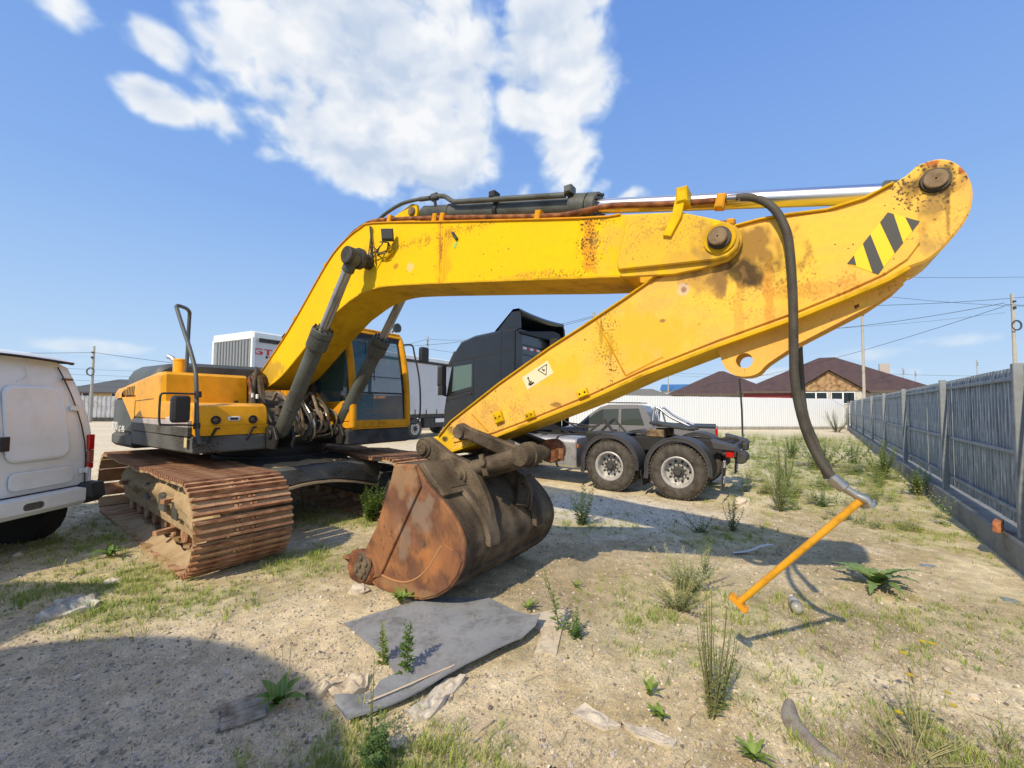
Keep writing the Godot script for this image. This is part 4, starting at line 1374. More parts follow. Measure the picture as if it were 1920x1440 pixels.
	for k in 3:
		m = MB.new()
		var pts := [V(2.56 + 0.02 * k, 3.80 - 0.01 * k, 0.28)]
		for j in 5:
			pts.append(V(2.62 + 0.07 * j + r.randf_range(-0.08, 0.08), 3.45 + r.randf_range(-0.12, 0.12) - (0.05 if k == 2 else 0.0), 0.30 + r.randf() * 0.05))
		pts.append(V(2.97, 3.5, 0.34))
		m.tube(spline(pts, 6), 0.007, 6)
		part("wiring", m, M.hose_rubber, B)
	# a paint run, a grease nipple and other small fixtures
	m = MB.new()
	m.tube(spline([V(1.90, 3.12, 0.265), V(1.93, 3.08, 0.29), V(1.92, 2.98, 0.28), V(1.94, 2.9, 0.275)], 4), 0.012, 6)
	m.box(V(1.9, 3.13, 0.27), V(0.05, 0.05, 0.03), 0.008)
	part("grease_line", m, M.rust, B)
	m = MB.new()
	m.bar(V(3.86, 3.44, 0.27), V(3.92, 3.36, 0.27), 0.03, 0.025)
	part("small_hook", m, M.deck, B)
	m = MB.new()
	m.box(V(3.89, 3.31, 0.262), V(0.03, 0.06, 0.004), 0.0, Basis(V(0, 0, 1), -0.4))
	part("green_tag", m, mat(lin(0.35, 0.55, 0.15), 0.6), B)

func arm(X: Node3D):
	var rect := Rect2(3.4, 1.1, 4.2, 2.1)
	var tex := paint_tex(1400, 700, rect, [0.80, 0.45, 0.12], [0.84, 0.555, 0.075], [
		[5.9, 2.3, 1.4, 0.5, 0.62, 0.33, 0.08, 0.22, 1], [6.5, 2.55, 0.3, 0.2, 0.28, 0.15, 0.06, 0.4, 1], [5.48, 2.22, 0.09, 0.28, 0.08, 0.05, 0.03, 0.9, 1], [7.4, 2.8, 0.10, 0.25, 0.3, 0.2, 0.07, 0.4, 1], [7.36, 2.98, 0.16, 0.14, 0.05, 0.04, 0.03, 0.9, 1], [4.4, 1.65, 0.7, 0.2, 0.4, 0.2, 0.06, 0.45, 1], [3.8, 1.36, 0.2, 0.18, 0.10, 0.07, 0.04, 0.9, 1], [6.9, 2.46, 0.4, 0.08, 0.4, 0.2, 0.05, 0.5, 1],
		[6.42, 2.72, 0.28, 0.2, 0.20, 0.11, 0.035, 0.75], [6.40, 2.62, 0.2, 0.09, 0.03, 0.022, 0.018, 0.8], [6.2, 2.6, 0.2, 0.1, 0.42, 0.24, 0.08, 0.6], [6.05, 2.56, 0.06, 0.045, 0.6, 0.55, 0.5, 0.6], [6.05, 2.56, 0.022, 0.02, 0.3, 0.14, 0.08, 0.8], [6.57, 2.48, 0.03, 0.22, 0.60, 0.27, 0.04, 0.55], [6.40, 2.34, 0.03, 0.25, 0.62, 0.33, 0.06, 0.45],
		[7.38, 2.98, 0.11, 0.10, 0.09, 0.06, 0.03, 0.8], [7.36, 2.86, 0.05, 0.16, 0.22, 0.15, 0.06, 0.7], [7.42, 2.82, 0.012, 0.14, 0.12, 0.08, 0.03, 0.6], [7.37, 3.09, 0.03, 0.02, 0.4, 0.1, 0.03, 0.8], [7.48, 3.02, 0.018, 0.03, 0.4, 0.09, 0.03, 0.8], [7.35, 2.62, 0.05, 0.06, 0.3, 0.22, 0.1, 0.5],
		[3.75, 1.33, 0.14, 0.12, 0.75, 0.50, 0.02, 0.95], [3.74, 1.36, 0.04, 0.035, 0.06, 0.04, 0.03, 0.9], [3.9, 1.45, 0.12, 0.05, 0.09, 0.06, 0.04, 0.5], [4.25, 1.55, 0.3, 0.16, 0.62, 0.33, 0.12, 0.35], [5.42, 2.30, 0.02, 0.12, 0.10, 0.06, 0.03, 0.75], [5.5, 2.17, 0.02, 0.12, 0.2, 0.1, 0.03, 0.6],
		[5.0, 2.0, 0.3, 0.12, 0.74, 0.50, 0.03, 0.6], [5.7, 2.25, 0.4, 0.2, 0.74, 0.48, 0.03, 0.6], [5.0, 1.72, 0.06, 0.02, 0.2, 0.1, 0.04, 0.7], [5.9, 2.35, 0.03, 0.02, 0.15, 0.1, 0.06, 0.7], [6.85, 2.45, 0.3, 0.05, 0.66, 0.34, 0.06, 0.5]], 0.12, 60)
	var pm := StandardMaterial3D.new()
	pm.albedo_texture = tex
	pm.roughness = 0.5
	pm.metallic_specular = 0.18
	var top := pv([3.66, 1.385, 3.82, 1.54, 4.41, 1.91, 4.96, 2.22, 5.26, 2.37, 5.60, 2.55, 6.0, 2.77, 6.39, 2.955, 6.53, 2.965, 6.68, 2.96, 6.89, 2.94, 7.07, 2.965, 7.20, 3.02, 7.26, 3.055])
	var bot := pv([3.62, 1.19, 3.73, 1.21, 4.35, 1.41, 4.79, 1.57, 5.30, 1.76, 5.77, 1.96, 6.27, 2.14, 6.72, 2.285, 6.99, 2.39, 7.16, 2.46, 7.25, 2.515])
	var ear := smooth([7.32, 2.535, 7.38, 2.58, 7.45, 2.67, 7.50, 2.76, 7.52, 2.86, 7.515, 2.94, 7.49, 3.02, 7.44, 3.085, 7.38, 3.11, 7.31, 3.10])
	var rt := top.duplicate()
	rt.reverse()
	var m := MB.new()
	m.uvr = rect
	m.prism(bot + ear + rt + pv([3.58, 1.375, 3.525, 1.32, 3.525, 1.25]), -0.20, 0.20, 0.012)
	var A := part("arm", m, pm, X)
	# box plates: proud of the cast ear
	var web := pv([3.86, 1.33, 4.35, 1.45, 4.79, 1.605, 5.30, 1.795, 5.77, 1.995, 6.27, 2.175, 6.72, 2.32, 6.98, 2.42, 7.15, 2.495, 7.25, 2.565, 7.305, 2.65, 7.30, 2.80, 7.24, 2.87, 7.16, 2.905, 6.91, 2.92, 6.68, 2.935, 6.41, 2.925, 6.0, 2.735, 5.60, 2.51, 5.26, 2.335, 4.96, 2.185, 4.41, 1.875, 3.95, 1.58])
	for s in [1.0, -1.0]:
		m = MB.new()
		m.uvr = rect
		m.prism(web, minf(s * 0.2, s * 0.216), maxf(s * 0.2, s * 0.216), 0.005)
		part("side_plate", m, pm, A)
	m = MB.new()
	m.prism(ribbon(top.slice(0, 13), -0.006, 0.007), -0.222, 0.222, 0.003)
	part("top_plate", m, M.underside, A)
	m = MB.new()
	m.prism(ribbon(bot.slice(1), -0.016, 0.008), -0.235, 0.235, 0.003)
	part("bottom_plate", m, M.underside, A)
	m = MB.new()
	m.bar(V(5.38, 2.40, 0.216), V(5.62, 1.95, 0.216), 0.006, 0.012)
	m.bar(V(5.62, 1.95, 0.216), V(5.9, 2.08, 0.216), 0.006, 0.01)
	m.bar(V(4.1, 1.62, 0.216), V(4.3, 1.46, 0.216), 0.006, 0.012)
	part("weld_seam", m, M.cab_orange, A)
	# lugs for the missing bucket cylinder
	var lug := holed(pv([6.23, 2.17]) + smooth([6.27, 2.08, 6.295, 2.0, 6.345, 1.945, 6.42, 1.925, 6.50, 1.945, 6.56, 2.01, 6.72, 2.125]) + pv([7.10, 2.335, 7.22, 2.425, 7.28, 2.49, 7.2, 2.52, 6.72, 2.33, 6.27, 2.2]), [[6.42, 2.035, 0.052]])
	for z in [0.115, -0.115]:
		m = MB.new()
		m.uvr = rect
		m.prism(lug, z - 0.022, z + 0.022, 0.0)
		part("cylinder_lug", m, pm, A)
	# upper pin
	for s in [1.0, -1.0]:
		m = MB.new()
		m.lathe(V(7.375, 2.985, s * 0.198), V(0, 0, s), [Vector2(0, 0.068), Vector2(0.022, 0.064), Vector2(0.022, 0)], 22)
		part("pin_seal", m, M.grease, A)
		m = MB.new()
		m.lathe(V(7.372, 2.985, s * 0.2), V(0, 0, s), [Vector2(0, 0.052), Vector2(0.034, 0.052), Vector2(0.038, 0.048), Vector2(0.038, 0.005), Vector2(0.03, 0.004), Vector2(0.03, 0)], 22)
		part("cylinder_pin", m, M.pin, A)
	# hazard sign on the side
	var lean := Vector2(-0.075, -0.16)
	var sign_p := pv([6.98, 2.585, 7.17, 2.85, 7.305, 2.765, 7.12, 2.495])
	m = MB.new()
	m.prism(sign_p, 0.216, 0.2185)
	part("hazard_sign", m, mat(lin(0.80, 0.60, 0.0), 0.45), A)
	for st in [[6.98, 2.585, 7.012, 2.628, 7.022, 2.566], [7.055, 2.69, 7.09, 2.738, 7.145, 2.532, 7.12, 2.495, 7.095, 2.511], [7.135, 2.80, 7.17, 2.85, 7.195, 2.834, 7.232, 2.659, 7.195, 2.605], [7.245, 2.803, 7.305, 2.765, 7.272, 2.717]]:
		m = MB.new()
		m.prism(pv(st), 0.2185, 0.2205)
		part("dark_stripe", m, mat(lin(0.05, 0.055, 0.055), 0.6), A)
	# cream warning sticker: triangle and a small pictogram
	var ux := Vector2(0.27, 0.145).normalized()
	var uy := Vector2(-ux.y, ux.x)
	var c0 := Vector2(4.73, 1.85)
	var on := func(x: float, y: float) -> Vector2: return c0 + ux * x + uy * y
	m = MB.new()
	m.prism([on.call(0, 0), on.call(0.295, 0.0), on.call(0.295, 0.125), on.call(0, 0.125)], 0.216, 0.218)
	part("warning_sticker", m, mat(lin(0.75, 0.70, 0.48), 0.5), A)
	m = MB.new()
	var tri := [on.call(0.175, 0.10), on.call(0.275, 0.10), on.call(0.225, 0.02)]
	for i in 3:
		var a: Vector2 = tri[i]
		var b: Vector2 = tri[(i + 1) % 3]
		m.bar(V(a.x, a.y, 0.2185), V(b.x, b.y, 0.2185), 0.002, 0.006)
	for ln in [[0.215, 0.088, 0.225, 0.06], [0.225, 0.06, 0.232, 0.075], [0.055, 0.095, 0.055, 0.06], [0.045, 0.09, 0.065, 0.09], [0.03, 0.03, 0.085, 0.03], [0.035, 0.04, 0.075, 0.045], [0.04, 0.02, 0.09, 0.022], [0.05, 0.065, 0.06, 0.04]]:
		var a: Vector2 = on.call(ln[0], ln[1])
		var b: Vector2 = on.call(ln[2], ln[3])
		m.bar(V(a.x, a.y, 0.2186), V(b.x, b.y, 0.2186), 0.002, 0.009)
	part("warning_symbol", m, M.black, A)
	# little pads for a lost pipe
	for c in [[4.43, 1.60, 0.10], [4.77, 1.625, 0.06], [5.27, 1.815, 0.06]]:
		m = MB.new()
		m.box(V(c[0], c[1], 0.235), V(0.09, c[2], 0.04), 0.006, Basis(V(0, 0, 1), 0.36))
		part("pipe_pad", m, M.yellow, A)
		m = MB.new()
		for k in [-0.02, 0.025]:
			m.cyl(V(c[0] + k, c[1] + k * 0.36, 0.25), V(c[0] + k, c[1] + k * 0.36, 0.258), 0.009, 8)
		part("bolt_hole", m, M.grease, A)

func bucket(X: Node3D):
	var side := pv([3.65, 1.16]) + smooth([3.92, 1.18, 4.04, 1.03, 4.23, 0.90, 4.36, 0.79, 4.44, 0.69, 4.485, 0.58, 4.48, 0.46, 4.43, 0.34, 4.33, 0.21, 4.19, 0.11, 4.04, 0.045, 3.9, 0.012, 3.73, -0.005, 3.5, -0.01, 3.31, 0.03]) + pv([3.26, 0.33, 3.42, 0.57, 3.53, 0.85, 3.60, 1.02])
	var rect := Rect2(3.2, -0.05, 1.35, 1.3)
	var tex := paint_tex(512, 512, rect, [0.15, 0.065, 0.036], [0.30, 0.135, 0.055], [
		[3.78, 1.05, 0.2, 0.14, 0.32, 0.22, 0.13, 0.6], [3.98, 0.78, 0.12, 0.16, 0.28, 0.24, 0.19, 0.5], [3.78, 0.5, 0.08, 0.2, 0.27, 0.23, 0.18, 0.45], [4.05, 0.35, 0.18, 0.12, 0.46, 0.19, 0.05, 0.6], [3.92, 0.30, 0.13, 0.09, 0.13, 0.06, 0.035, 0.7], [3.65, 0.72, 0.1, 0.14, 0.16, 0.08, 0.05, 0.5], [4.3, 0.42, 0.1, 0.14, 0.34, 0.14, 0.05, 0.6], [3.85, 0.08, 0.4, 0.05, 0.30, 0.18, 0.09, 0.6]], 0.2, 80, [0.07, 0.04, 0.025], 0.45)
	var sm := StandardMaterial3D.new()
	sm.albedo_texture = tex
	sm.roughness = 0.85
	var B := Node3D.new()
	B.name = "bucket"
	X.add_child(B)
	for z in [[0.715, 0.75], [-0.75, -0.715]]:
		var m := MB.new()
		m.uvr = rect
		m.prism(side, z[0], z[1], 0.006)
		part("side_wall", m, sm if z[0] > 0 else M.steel, B)
	# curved shell from the hinge lip round to the cutting edge
	var outer := pv([3.66, 1.16]) + smooth([3.92, 1.172, 4.04, 1.022, 4.23, 0.892, 4.355, 0.785, 4.432, 0.687, 4.475, 0.578, 4.47, 0.463, 4.42, 0.346, 4.324, 0.218, 4.186, 0.12, 4.038, 0.055, 3.9, 0.022, 3.73, 0.004, 3.5, 0.0, 3.30, 0.035])
	var m := MB.new()
	m.prism(ribbon(outer, -0.032, 0.0), -0.716, 0.716)
	part("shell", m, M.steel, B)
	# worn cheek plate with its edge, curved wear strip and cutter on the near wall
	m = MB.new()
	m.uvr = rect
	m.prism(pv([3.65, 1.155, 3.915, 1.17, 3.99, 1.0, 3.49, 0.12, 3.33, 0.06, 3.275, 0.33, 3.43, 0.57, 3.54, 0.85, 3.61, 1.02]), 0.748, 0.775, 0.006)
	part("cheek_plate", m, sm, B)
	m = MB.new()
	m.uvr = rect
	m.prism(pv([3.49, 0.135, 3.62, 0.12, 3.78, 0.13, 3.93, 0.19, 4.05, 0.28, 4.15, 0.40, 4.22, 0.52, 4.27, 0.56, 4.40, 0.52, 4.465, 0.46, 4.42, 0.345, 4.325, 0.22, 4.19, 0.125, 4.04, 0.06, 3.73, 0.012, 3.5, 0.005, 3.36, 0.035]), 0.748, 0.762, 0.005)
	part("wear_plate", m, sm, B)
	m = MB.new()
	m.tube(spline([V(3.5, 0.135, 0.758), V(3.64, 0.125, 0.758), V(3.8, 0.14, 0.758), V(3.95, 0.205, 0.758), V(4.07, 0.305, 0.758), V(4.16, 0.42, 0.758), V(4.24, 0.54, 0.758)], 5), 0.009, 6)
	part("weld_seam", m, mat(lin(0.40, 0.21, 0.10), 0.8), B)
	m = MB.new()
	m.lathe(V(4.02, 0.52, 0.748), V(0, 0, 1), [Vector2(0, 0.03), Vector2(0.006, 0.03), Vector2(0.006, 0.02), Vector2(0.0, 0.018)], 14)
	part("worn_hole", m, M.steel, B)
	# side cutter with bolts, corner adapter and teeth
	m = MB.new()
	m.prism(pv([3.37, 0.29, 3.20, 0.31, 3.06, 0.27, 3.0, 0.12, 3.06, 0.0, 3.2, -0.02, 3.36, 0.02, 3.44, 0.14]), 0.70, 0.79, 0.025)
	part("side_cutter", m, M.rust, B)
	m = MB.new()
	m.prism(rounded(0.2, 0.24, 0.05).map(func(p): return p.rotated(-0.5) + Vector2(3.27, 0.17)), 0.785, 0.81, 0.01)
	part("bolt_pad", m, M.steel, B)
	m = MB.new()
	for i in 2:
		for k in 3:
			var p := Vector2(-0.045 + 0.085 * i + 0.015 * (k % 2), -0.07 + 0.07 * k).rotated(-0.5) + Vector2(3.27, 0.17)
			m.cyl(V(p.x, p.y, 0.805), V(p.x, p.y, 0.832), 0.025, 8, 0.008)
	part("bolt_head", m, M.steel, B)
	for z in [0.62, 0.31, 0.0, -0.31, -0.62]:
		m = MB.new()
		m.xf = Transform3D(Basis(V(0.97, -0.2, 0), V(0.2, 0.97, 0), V(0, 0, 1)), V(3.22, 0.06, z))
		m.prism(pv([0.12, -0.06, 0.12, 0.08, -0.1, 0.08, -0.28, 0.03, -0.46, -0.02, -0.46, -0.04, -0.2, -0.07]), -0.055, 0.055, 0.018)
		part("tooth", m, M.rust, B)
	m = MB.new()
	m.prism(pv([3.52, -0.005, 3.52, 0.05, 3.2, 0.09, 3.12, 0.06, 3.12, 0.03, 3.2, 0.0]), -0.715, 0.715, 0.01)
	part("cutting_edge", m, M.rust, B)
	# hinge brackets, their flared feet and the plate between
	var br := pv([3.55, 1.20, 3.52, 1.27, 3.54, 1.34, 3.60, 1.38, 3.68, 1.385, 3.76, 1.345, 3.94, 1.25, 4.16, 1.19, 4.27, 1.10, 4.36, 0.97, 4.43, 0.84, 4.47, 0.70, 4.49, 0.60, 4.38, 0.72, 4.2, 0.88, 4.02, 1.0, 3.85, 1.12, 3.7, 1.16])
	for z in [0.335, -0.335]:
		m = MB.new()
		m.prism(br, z - 0.045, z + 0.045, 0.015)
		part("hinge_bracket", m, M.steel, B)
		var sg := signf(z)
		m = MB.new()
		m.prism(ribbon(pv([4.04, 1.022, 4.23, 0.892, 4.355, 0.785, 4.432, 0.687, 4.475, 0.578, 4.474, 0.50]), -0.01, 0.045), minf(z - sg * 0.05, z + sg * 0.15), maxf(z - sg * 0.05, z + sg * 0.15), 0.03)
		part("bracket_foot", m, M.steel, B)
		for c in [[3.63, 1.28, 0.075], [4.09, 1.06, 0.07]]:
			m = MB.new()
			m.lathe(V(c[0], c[1], z + sg * 0.043), V(0, 0, sg), [Vector2(0, 0.1), Vector2(0.02, 0.095), Vector2(0.02, c[2]), Vector2(0.05, c[2] - 0.012), Vector2(0.05, 0.03), Vector2(0.042, 0.02), Vector2(0.042, 0)], 20)
			part("hinge_pin", m, M.steel, B)
	m = MB.new()
	m.prism(pv([3.90, 1.175, 4.05, 1.03, 4.2, 0.92, 4.22, 0.945, 4.1, 1.06, 3.96, 1.2]), 0.36, 0.72, 0.012)
	part("torque_plate", m, M.steel, B)
	m = MB.new()
	m.prism(pv([3.90, 1.175, 4.05, 1.03, 4.2, 0.92, 4.22, 0.945, 4.1, 1.06, 3.96, 1.2]), -0.72, -0.36, 0.012)
	part("torque_plate", m, M.steel, B)
	m = MB.new()
	m.box(V(4.17, 0.975, 0.47), V(0.03, 0.03, 0.26), 0.006)
	part("wear_rib", m, M.steel, B)
	# ragged gusset left between the brackets
	m = MB.new()
	m.prism(holed(pv([4.3, 0.84, 4.36, 1.0, 4.28, 1.08, 4.42, 1.0, 4.5, 0.86, 4.48, 0.66, 4.44, 0.7]), [[4.4, 0.88, 0.045]]), -0.28, -0.24, 0.0)
	m.bar(V(4.4, 0.9, -0.26), V(4.48, 0.74, -0.1), 0.12, 0.03, 0.006)
	part("torn_gusset", m, M.steel, B)
	for k in [1, 2]:
		m = MB.new()
		var p: Vector2 = [Vector2(4.475, 0.5), Vector2(4.37, 0.27), Vector2(4.13, 0.085)][k]
		m.box(V(p.x, p.y, 0), V(0.03, 0.1, 1.44), 0.008, Basis(V(0, 0, 1), [-0.1, -0.75, -1.15][k]))
		part("wear_strip", m, M.steel, B)
	# linkage: side links on the arm, the bucket link and the cross tube where the cylinder was
	for z in [0.29, -0.29]:
		m = MB.new()
		m.prism(pv([3.96, 1.47, 3.98, 1.40, 4.04, 1.37, 4.12, 1.385, 4.62, 1.23, 4.72, 1.19, 4.80, 1.21, 4.82, 1.29, 4.77, 1.35, 4.66, 1.36, 4.13, 1.50, 4.05, 1.535, 3.99, 1.52]), z - 0.035, z + 0.035, 0.014)
		var l := part("side_link", m, M.steel, X)
		m = MB.new()
		var sg := signf(z)
		m.lathe(V(4.04, 1.45, z + sg * 0.03), V(0, 0, sg), [Vector2(0, 0.065), Vector2(0.035, 0.06), Vector2(0.035, 0)], 18)
		part("link_pin", m, M.steel, l)
	m = MB.new()
	m.bar(V(4.08, 1.06, 0.1), V(4.74, 1.27, 0.1), 0.30, 0.17, 0.05)
	m.cyl(V(4.2, 1.12, 0.3), V(4.68, 1.265, 0.3), 0.075, 18, 0.01)
	m.cyl(V(4.2, 1.12, -0.15), V(4.68, 1.265, -0.15), 0.075, 18, 0.01)
	m.cyl(V(4.09, 1.06, -0.3), V(4.09, 1.06, 0.3), 0.09, 18, 0.01)
	var bl := part("bucket_link", m, M.steel, X)
	m = MB.new()
	m.box(V(4.36, 1.17, 0.36), V(0.05, 0.2, 0.03), 0.006, Basis(V(0, 0, 1), 0.3))
	m.cyl(V(4.37, 1.2, 0.36), V(4.37, 1.2, 0.4), 0.035, 12)
	part("link_stop", m, M.steel, bl)
	m = MB.new()
	m.lathe(V(4.74, 1.28, 0.36), V(0, 0, -1), [Vector2(0, 0), Vector2(0, 0.085), Vector2(0.12, 0.09), Vector2(0.12, 0.11), Vector2(0.2, 0.11), Vector2(0.2, 0.075), Vector2(0.52, 0.075), Vector2(0.52, 0.11), Vector2(0.62, 0.11), Vector2(0.62, 0.08), Vector2(0.72, 0.08), Vector2(0.72, 0)], 22)
	part("cross_tube", m, M.steel, X)
	m = MB.new()
	m.prism(circle(4.8, 1.29, 0.11, 16), -0.12, -0.07, 0.01)
	m.prism(circle(4.8, 1.29, 0.11, 16), -0.2, -0.15, 0.01)
	m.box(V(4.88, 1.27, -0.1), V(0.1, 0.12, 0.06), 0.02)
	part("cylinder_yoke", m, M.rust, X)
# ---- vehicles ----
func wheel(called: String, parent: Node3D, at: Vector3, r: float, w: float, out: float, rim_r: float, dish: float):
	# out: +1 when the outer face looks along +z
	var m := MB.new()
	m.lathe(at - V(0, 0, out * w / 2), V(0, 0, out), [Vector2(0.0, rim_r), Vector2(0.0, r * 0.86), Vector2(0.03, r * 0.955), Vector2(0.06, r * 0.99), Vector2(w - 0.06, r * 0.99), Vector2(w - 0.03, r * 0.955), Vector2(w + 0.005, r * 0.86), Vector2(w + 0.012, r * 0.75), Vector2(w + 0.002, rim_r * 1.03), Vector2(w - 0.02, rim_r)], 40, true)
	for k in 48:   # tread blocks
		var a := TAU * k / 48
		for j in 3:
			m.box(at + V(cos(a) * r * 0.99, sin(a) * r * 0.99, (j - 1) * w * 0.28), V(r * 0.085, 0.022, w * 0.22), 0.0, Basis(V(0, 0, 1), a + PI / 2))
	var o := part(called, m, M.tyre, parent)
	m = MB.new()
	var f := at + V(0, 0, out * w / 2)
	var dir := V(0, 0, -out)
	m.lathe(f, dir, [Vector2(0.0, rim_r * 1.02), Vector2(-0.008, rim_r * 0.98), Vector2(-0.008, rim_r * 0.93), Vector2(0.02, rim_r * 0.86), Vector2(dish, rim_r * 0.8), Vector2(dish + 0.01, rim_r * 0.55), Vector2(dish - 0.03, rim_r * 0.5), Vector2(dish - 0.03, 0)], 32)
	part("rim", m, M.rim, o)
	m = MB.new()
	for k in 10:
		var a := TAU * k / 10
		m.cyl(f + V(cos(a), sin(a), 0) * rim_r * 0.68 + dir * (dish + 0.008), f + V(cos(a), sin(a), 0) * rim_r * 0.68 + dir * (dish - 0.004), rim_r * 0.085, 12)
	part("rim_hole", m, M.black, o)
	m = MB.new()
	m.lathe(f + dir * (dish - 0.02), -dir, [Vector2(0, rim_r * 0.38), Vector2(0.04, rim_r * 0.36), Vector2(0.05, rim_r * 0.24), Vector2(0.09, rim_r * 0.2), Vector2(0.09, 0)], 20)
	for k in 10:
		var a := TAU * (k + 0.5) / 10
		m.cyl(f + V(cos(a), sin(a), 0) * rim_r * 0.45 + dir * (dish - 0.03), f + V(cos(a), sin(a), 0) * rim_r * 0.45 + dir * (dish - 0.065), 0.016, 6)
	part("hub", m, M.deck, o)

func fender(parent: Node3D, cx: float, cy: float, r: float, a0: float, a1: float, z0: float, z1: float, material: Material, tail := 0.0):
	var pts := []
	for i in 17:
		var a := deg_to_rad(lerpf(a0, a1, i / 16.0))
		pts.append(Vector2(cx + r * cos(a), cy + r * sin(a)))
	if tail > 0:
		pts.push_front(pts[0] + Vector2(0.02, -tail))
	var m := MB.new()
	m.prism(ribbon(pts, 0.0, 0.03), z0, z1, 0.006)
	m.prism(ribbon(pts, 0.03, 0.085), minf(z0, z1), minf(z0, z1) + 0.035, 0.008)
	part("mudguard", m, material, parent)

func tractor():
	var Tr := thing("tractor_truck", "black three-axle tractor truck without trailer, roof spoiler raised, parked behind the arm", "truck")
	Tr.transform = Transform3D(Basis(V(-0.833, 0, -0.553), V(0, 1, 0), V(0.553, 0, -0.833)), V(3.715, 0, -8.896))
	var paint := mat(lin(0.012, 0.0135, 0.016), 0.3, T.mottle, 0.4)
	paint.clearcoat_enabled = true
	paint.clearcoat = 0.6
	paint.clearcoat_roughness = 0.12
	var guard := mat(lin(0.052, 0.053, 0.06), 0.6, T.mottle, 0.6)
	# wheels: two rear axles with twin tyres, and the steered front axle
	for t in [0.0, 1.3]:
		for s in [-1.0, 1.0]:
			wheel("wheel", Tr, V(t, 0.505, s * 1.08), 0.51, 0.29, s, 0.285, 0.16)
			var m := MB.new()
			m.lathe(V(t, 0.505, s * 0.62), V(0, 0, s), [Vector2(0.0, 0.28), Vector2(0.0, 0.46), Vector2(0.05, 0.5), Vector2(0.24, 0.5), Vector2(0.29, 0.46), Vector2(0.29, 0.28)], 32, true)
			part("inner_tyre", m, M.tyre, Tr)
		var ax := MB.new()
		ax.cyl(V(t, 0.5, -0.95), V(t, 0.5, 0.95), 0.09, 12)
		ax.cyl(V(t, 0.5, -0.2), V(t, 0.5, 0.2), 0.24, 16, 0.06)
		part("axle", ax, M.black, Tr)
		for s in [-1.0, 1.0]:
			fender(Tr, t, 0.55, 0.60, -8, 188, s * 1.24 if s < 0 else 0.68, -0.68 if s < 0 else 1.24, guard, 0.12)
	for s in [-1.0, 1.0]:
		wheel("wheel", Tr, V(4.45, 0.505, s * 1.06), 0.51, 0.3, s, 0.285, 0.02)
	var m := MB.new()
	for z in [-0.42, 0.42]:
		m.box(V(1.85, 0.93, z), V(5.4, 0.27, 0.08), 0.01)
	for t in [-0.75, 0.65, 1.9, 3.2]:
		m.box(V(t, 0.93, 0), V(0.12, 0.2, 0.9), 0.01)
	part("frame_rails", m, M.black, Tr)
	# fifth wheel plate on its stand
	m = MB.new()
	m.xf = Transform3D(Basis(V(1, 0, 0), V(0, 0, -1), V(0, 1, 0)), V(0.55, 0, 0)).rotated(V(0, 0, 1), 0.13)
	m.prism(pv([0.38, -0.3, 0.45, 0, 0.38, 0.3, 0.1, 0.48, -0.1, 0.44, -0.42, 0.36, -0.52, 0.2, -0.2, 0.06, -0.2, -0.06, -0.52, -0.2, -0.42, -0.36, -0.1, -0.44, 0.1, -0.48]), 1.22, 1.275, 0.015)
	part("fifth_wheel", m, M.deck, Tr)
	m = MB.new()
	m.box(V(0.6, 1.15, -0.36), V(0.35, 0.16, 0.2), 0.02)
	var stand := mat(lin(0.25, 0.18, 0.11), 0.9, T.grime, 2.0)
	part("coupling_stand", m, stand, Tr)
	m = MB.new()
	m.box(V(0.6, 1.15, 0.36), V(0.35, 0.16, 0.2), 0.02)
	part("coupling_stand", m, stand, Tr)
	m = MB.new()
	m.box(V(1.7, 1.09, 0), V(0.9, 0.03, 0.8), 0.004)
	for s in [-1, 1]:
		m.bar(V(2.1, 1.1, 0.38 * s), V(1.75, 1.4, 0.3 * s), 0.05, 0.05)
		m.bar(V(1.5, 1.1, 0.38 * s), V(1.75, 1.4, 0.3 * s), 0.05, 0.05)
	part("catwalk", m, M.deck, Tr)
	m = MB.new()
	m.tube(spline([V(3.5, 1.9, -0.2), V(3.1, 1.5, -0.15), V(2.5, 1.2, -0.1), V(2.0, 1.25, 0)], 6), 0.02, 8)
	m.tube(spline([V(3.5, 1.9, 0.1), V(3.0, 1.35, 0.1), V(2.5, 1.25, 0.05), V(2.1, 1.2, 0.1)], 6), 0.018, 8)
	part("air_line", m, M.black, Tr)
	# fuel tank with straps and step box
	m = MB.new()
	m.xf = Transform3D(Basis(V(0, 0, 1), V(0, 1, 0), V(-1, 0, 0)), V(2.02, 0.71, -0.90))
	m.prism(rounded(0.66, 0.66, 0.13), -1.55, 0.0, 0.025)
	var tank := part("fuel_tank", m, M.aluminium, Tr)
	m = MB.new()
	for t in [2.45, 3.2]:
		m.xf = Transform3D(Basis(V(0, 0, 1), V(0, 1, 0), V(-1, 0, 0)), V(t, 0.71, -0.90))
		m.prism(rounded(0.68, 0.68, 0.14), -0.055, 0.0, 0.004)
	part("tank_strap", m, M.black, tank)
	m = MB.new()
	m.cyl(V(2.9, 1.03, -1.0), V(2.9, 1.09, -1.0), 0.06, 16, 0.01)
	part("filler_cap", m, M.plastic, tank)
	m = MB.new()
	m.box(V(1.985, 0.86, -1.18), V(0.03, 0.07, 0.09), 0.008)
	part("side_marker", m, M.amber_lens, Tr)
	m = MB.new()
	m.box(V(3.0, 0.68, 0.9), V(1.2, 0.6, 0.55), 0.05)
	part("battery_box", m, M.plastic, Tr)
	# tail: lamp bar, lamps, plate bracket, mud flaps
	m = MB.new()
	m.box(V(-0.82, 0.93, 0), V(0.16, 0.14, 2.3), 0.02)
	m.prism(pv([-0.55, 1.13, -0.95, 1.02, -1.0, 0.94, -0.6, 0.96]), -1.2, -0.75, 0.02)
	m.prism(pv([-0.55, 1.13, -0.95, 1.02, -1.0, 0.94, -0.6, 0.96]), 0.75, 1.2, 0.02)
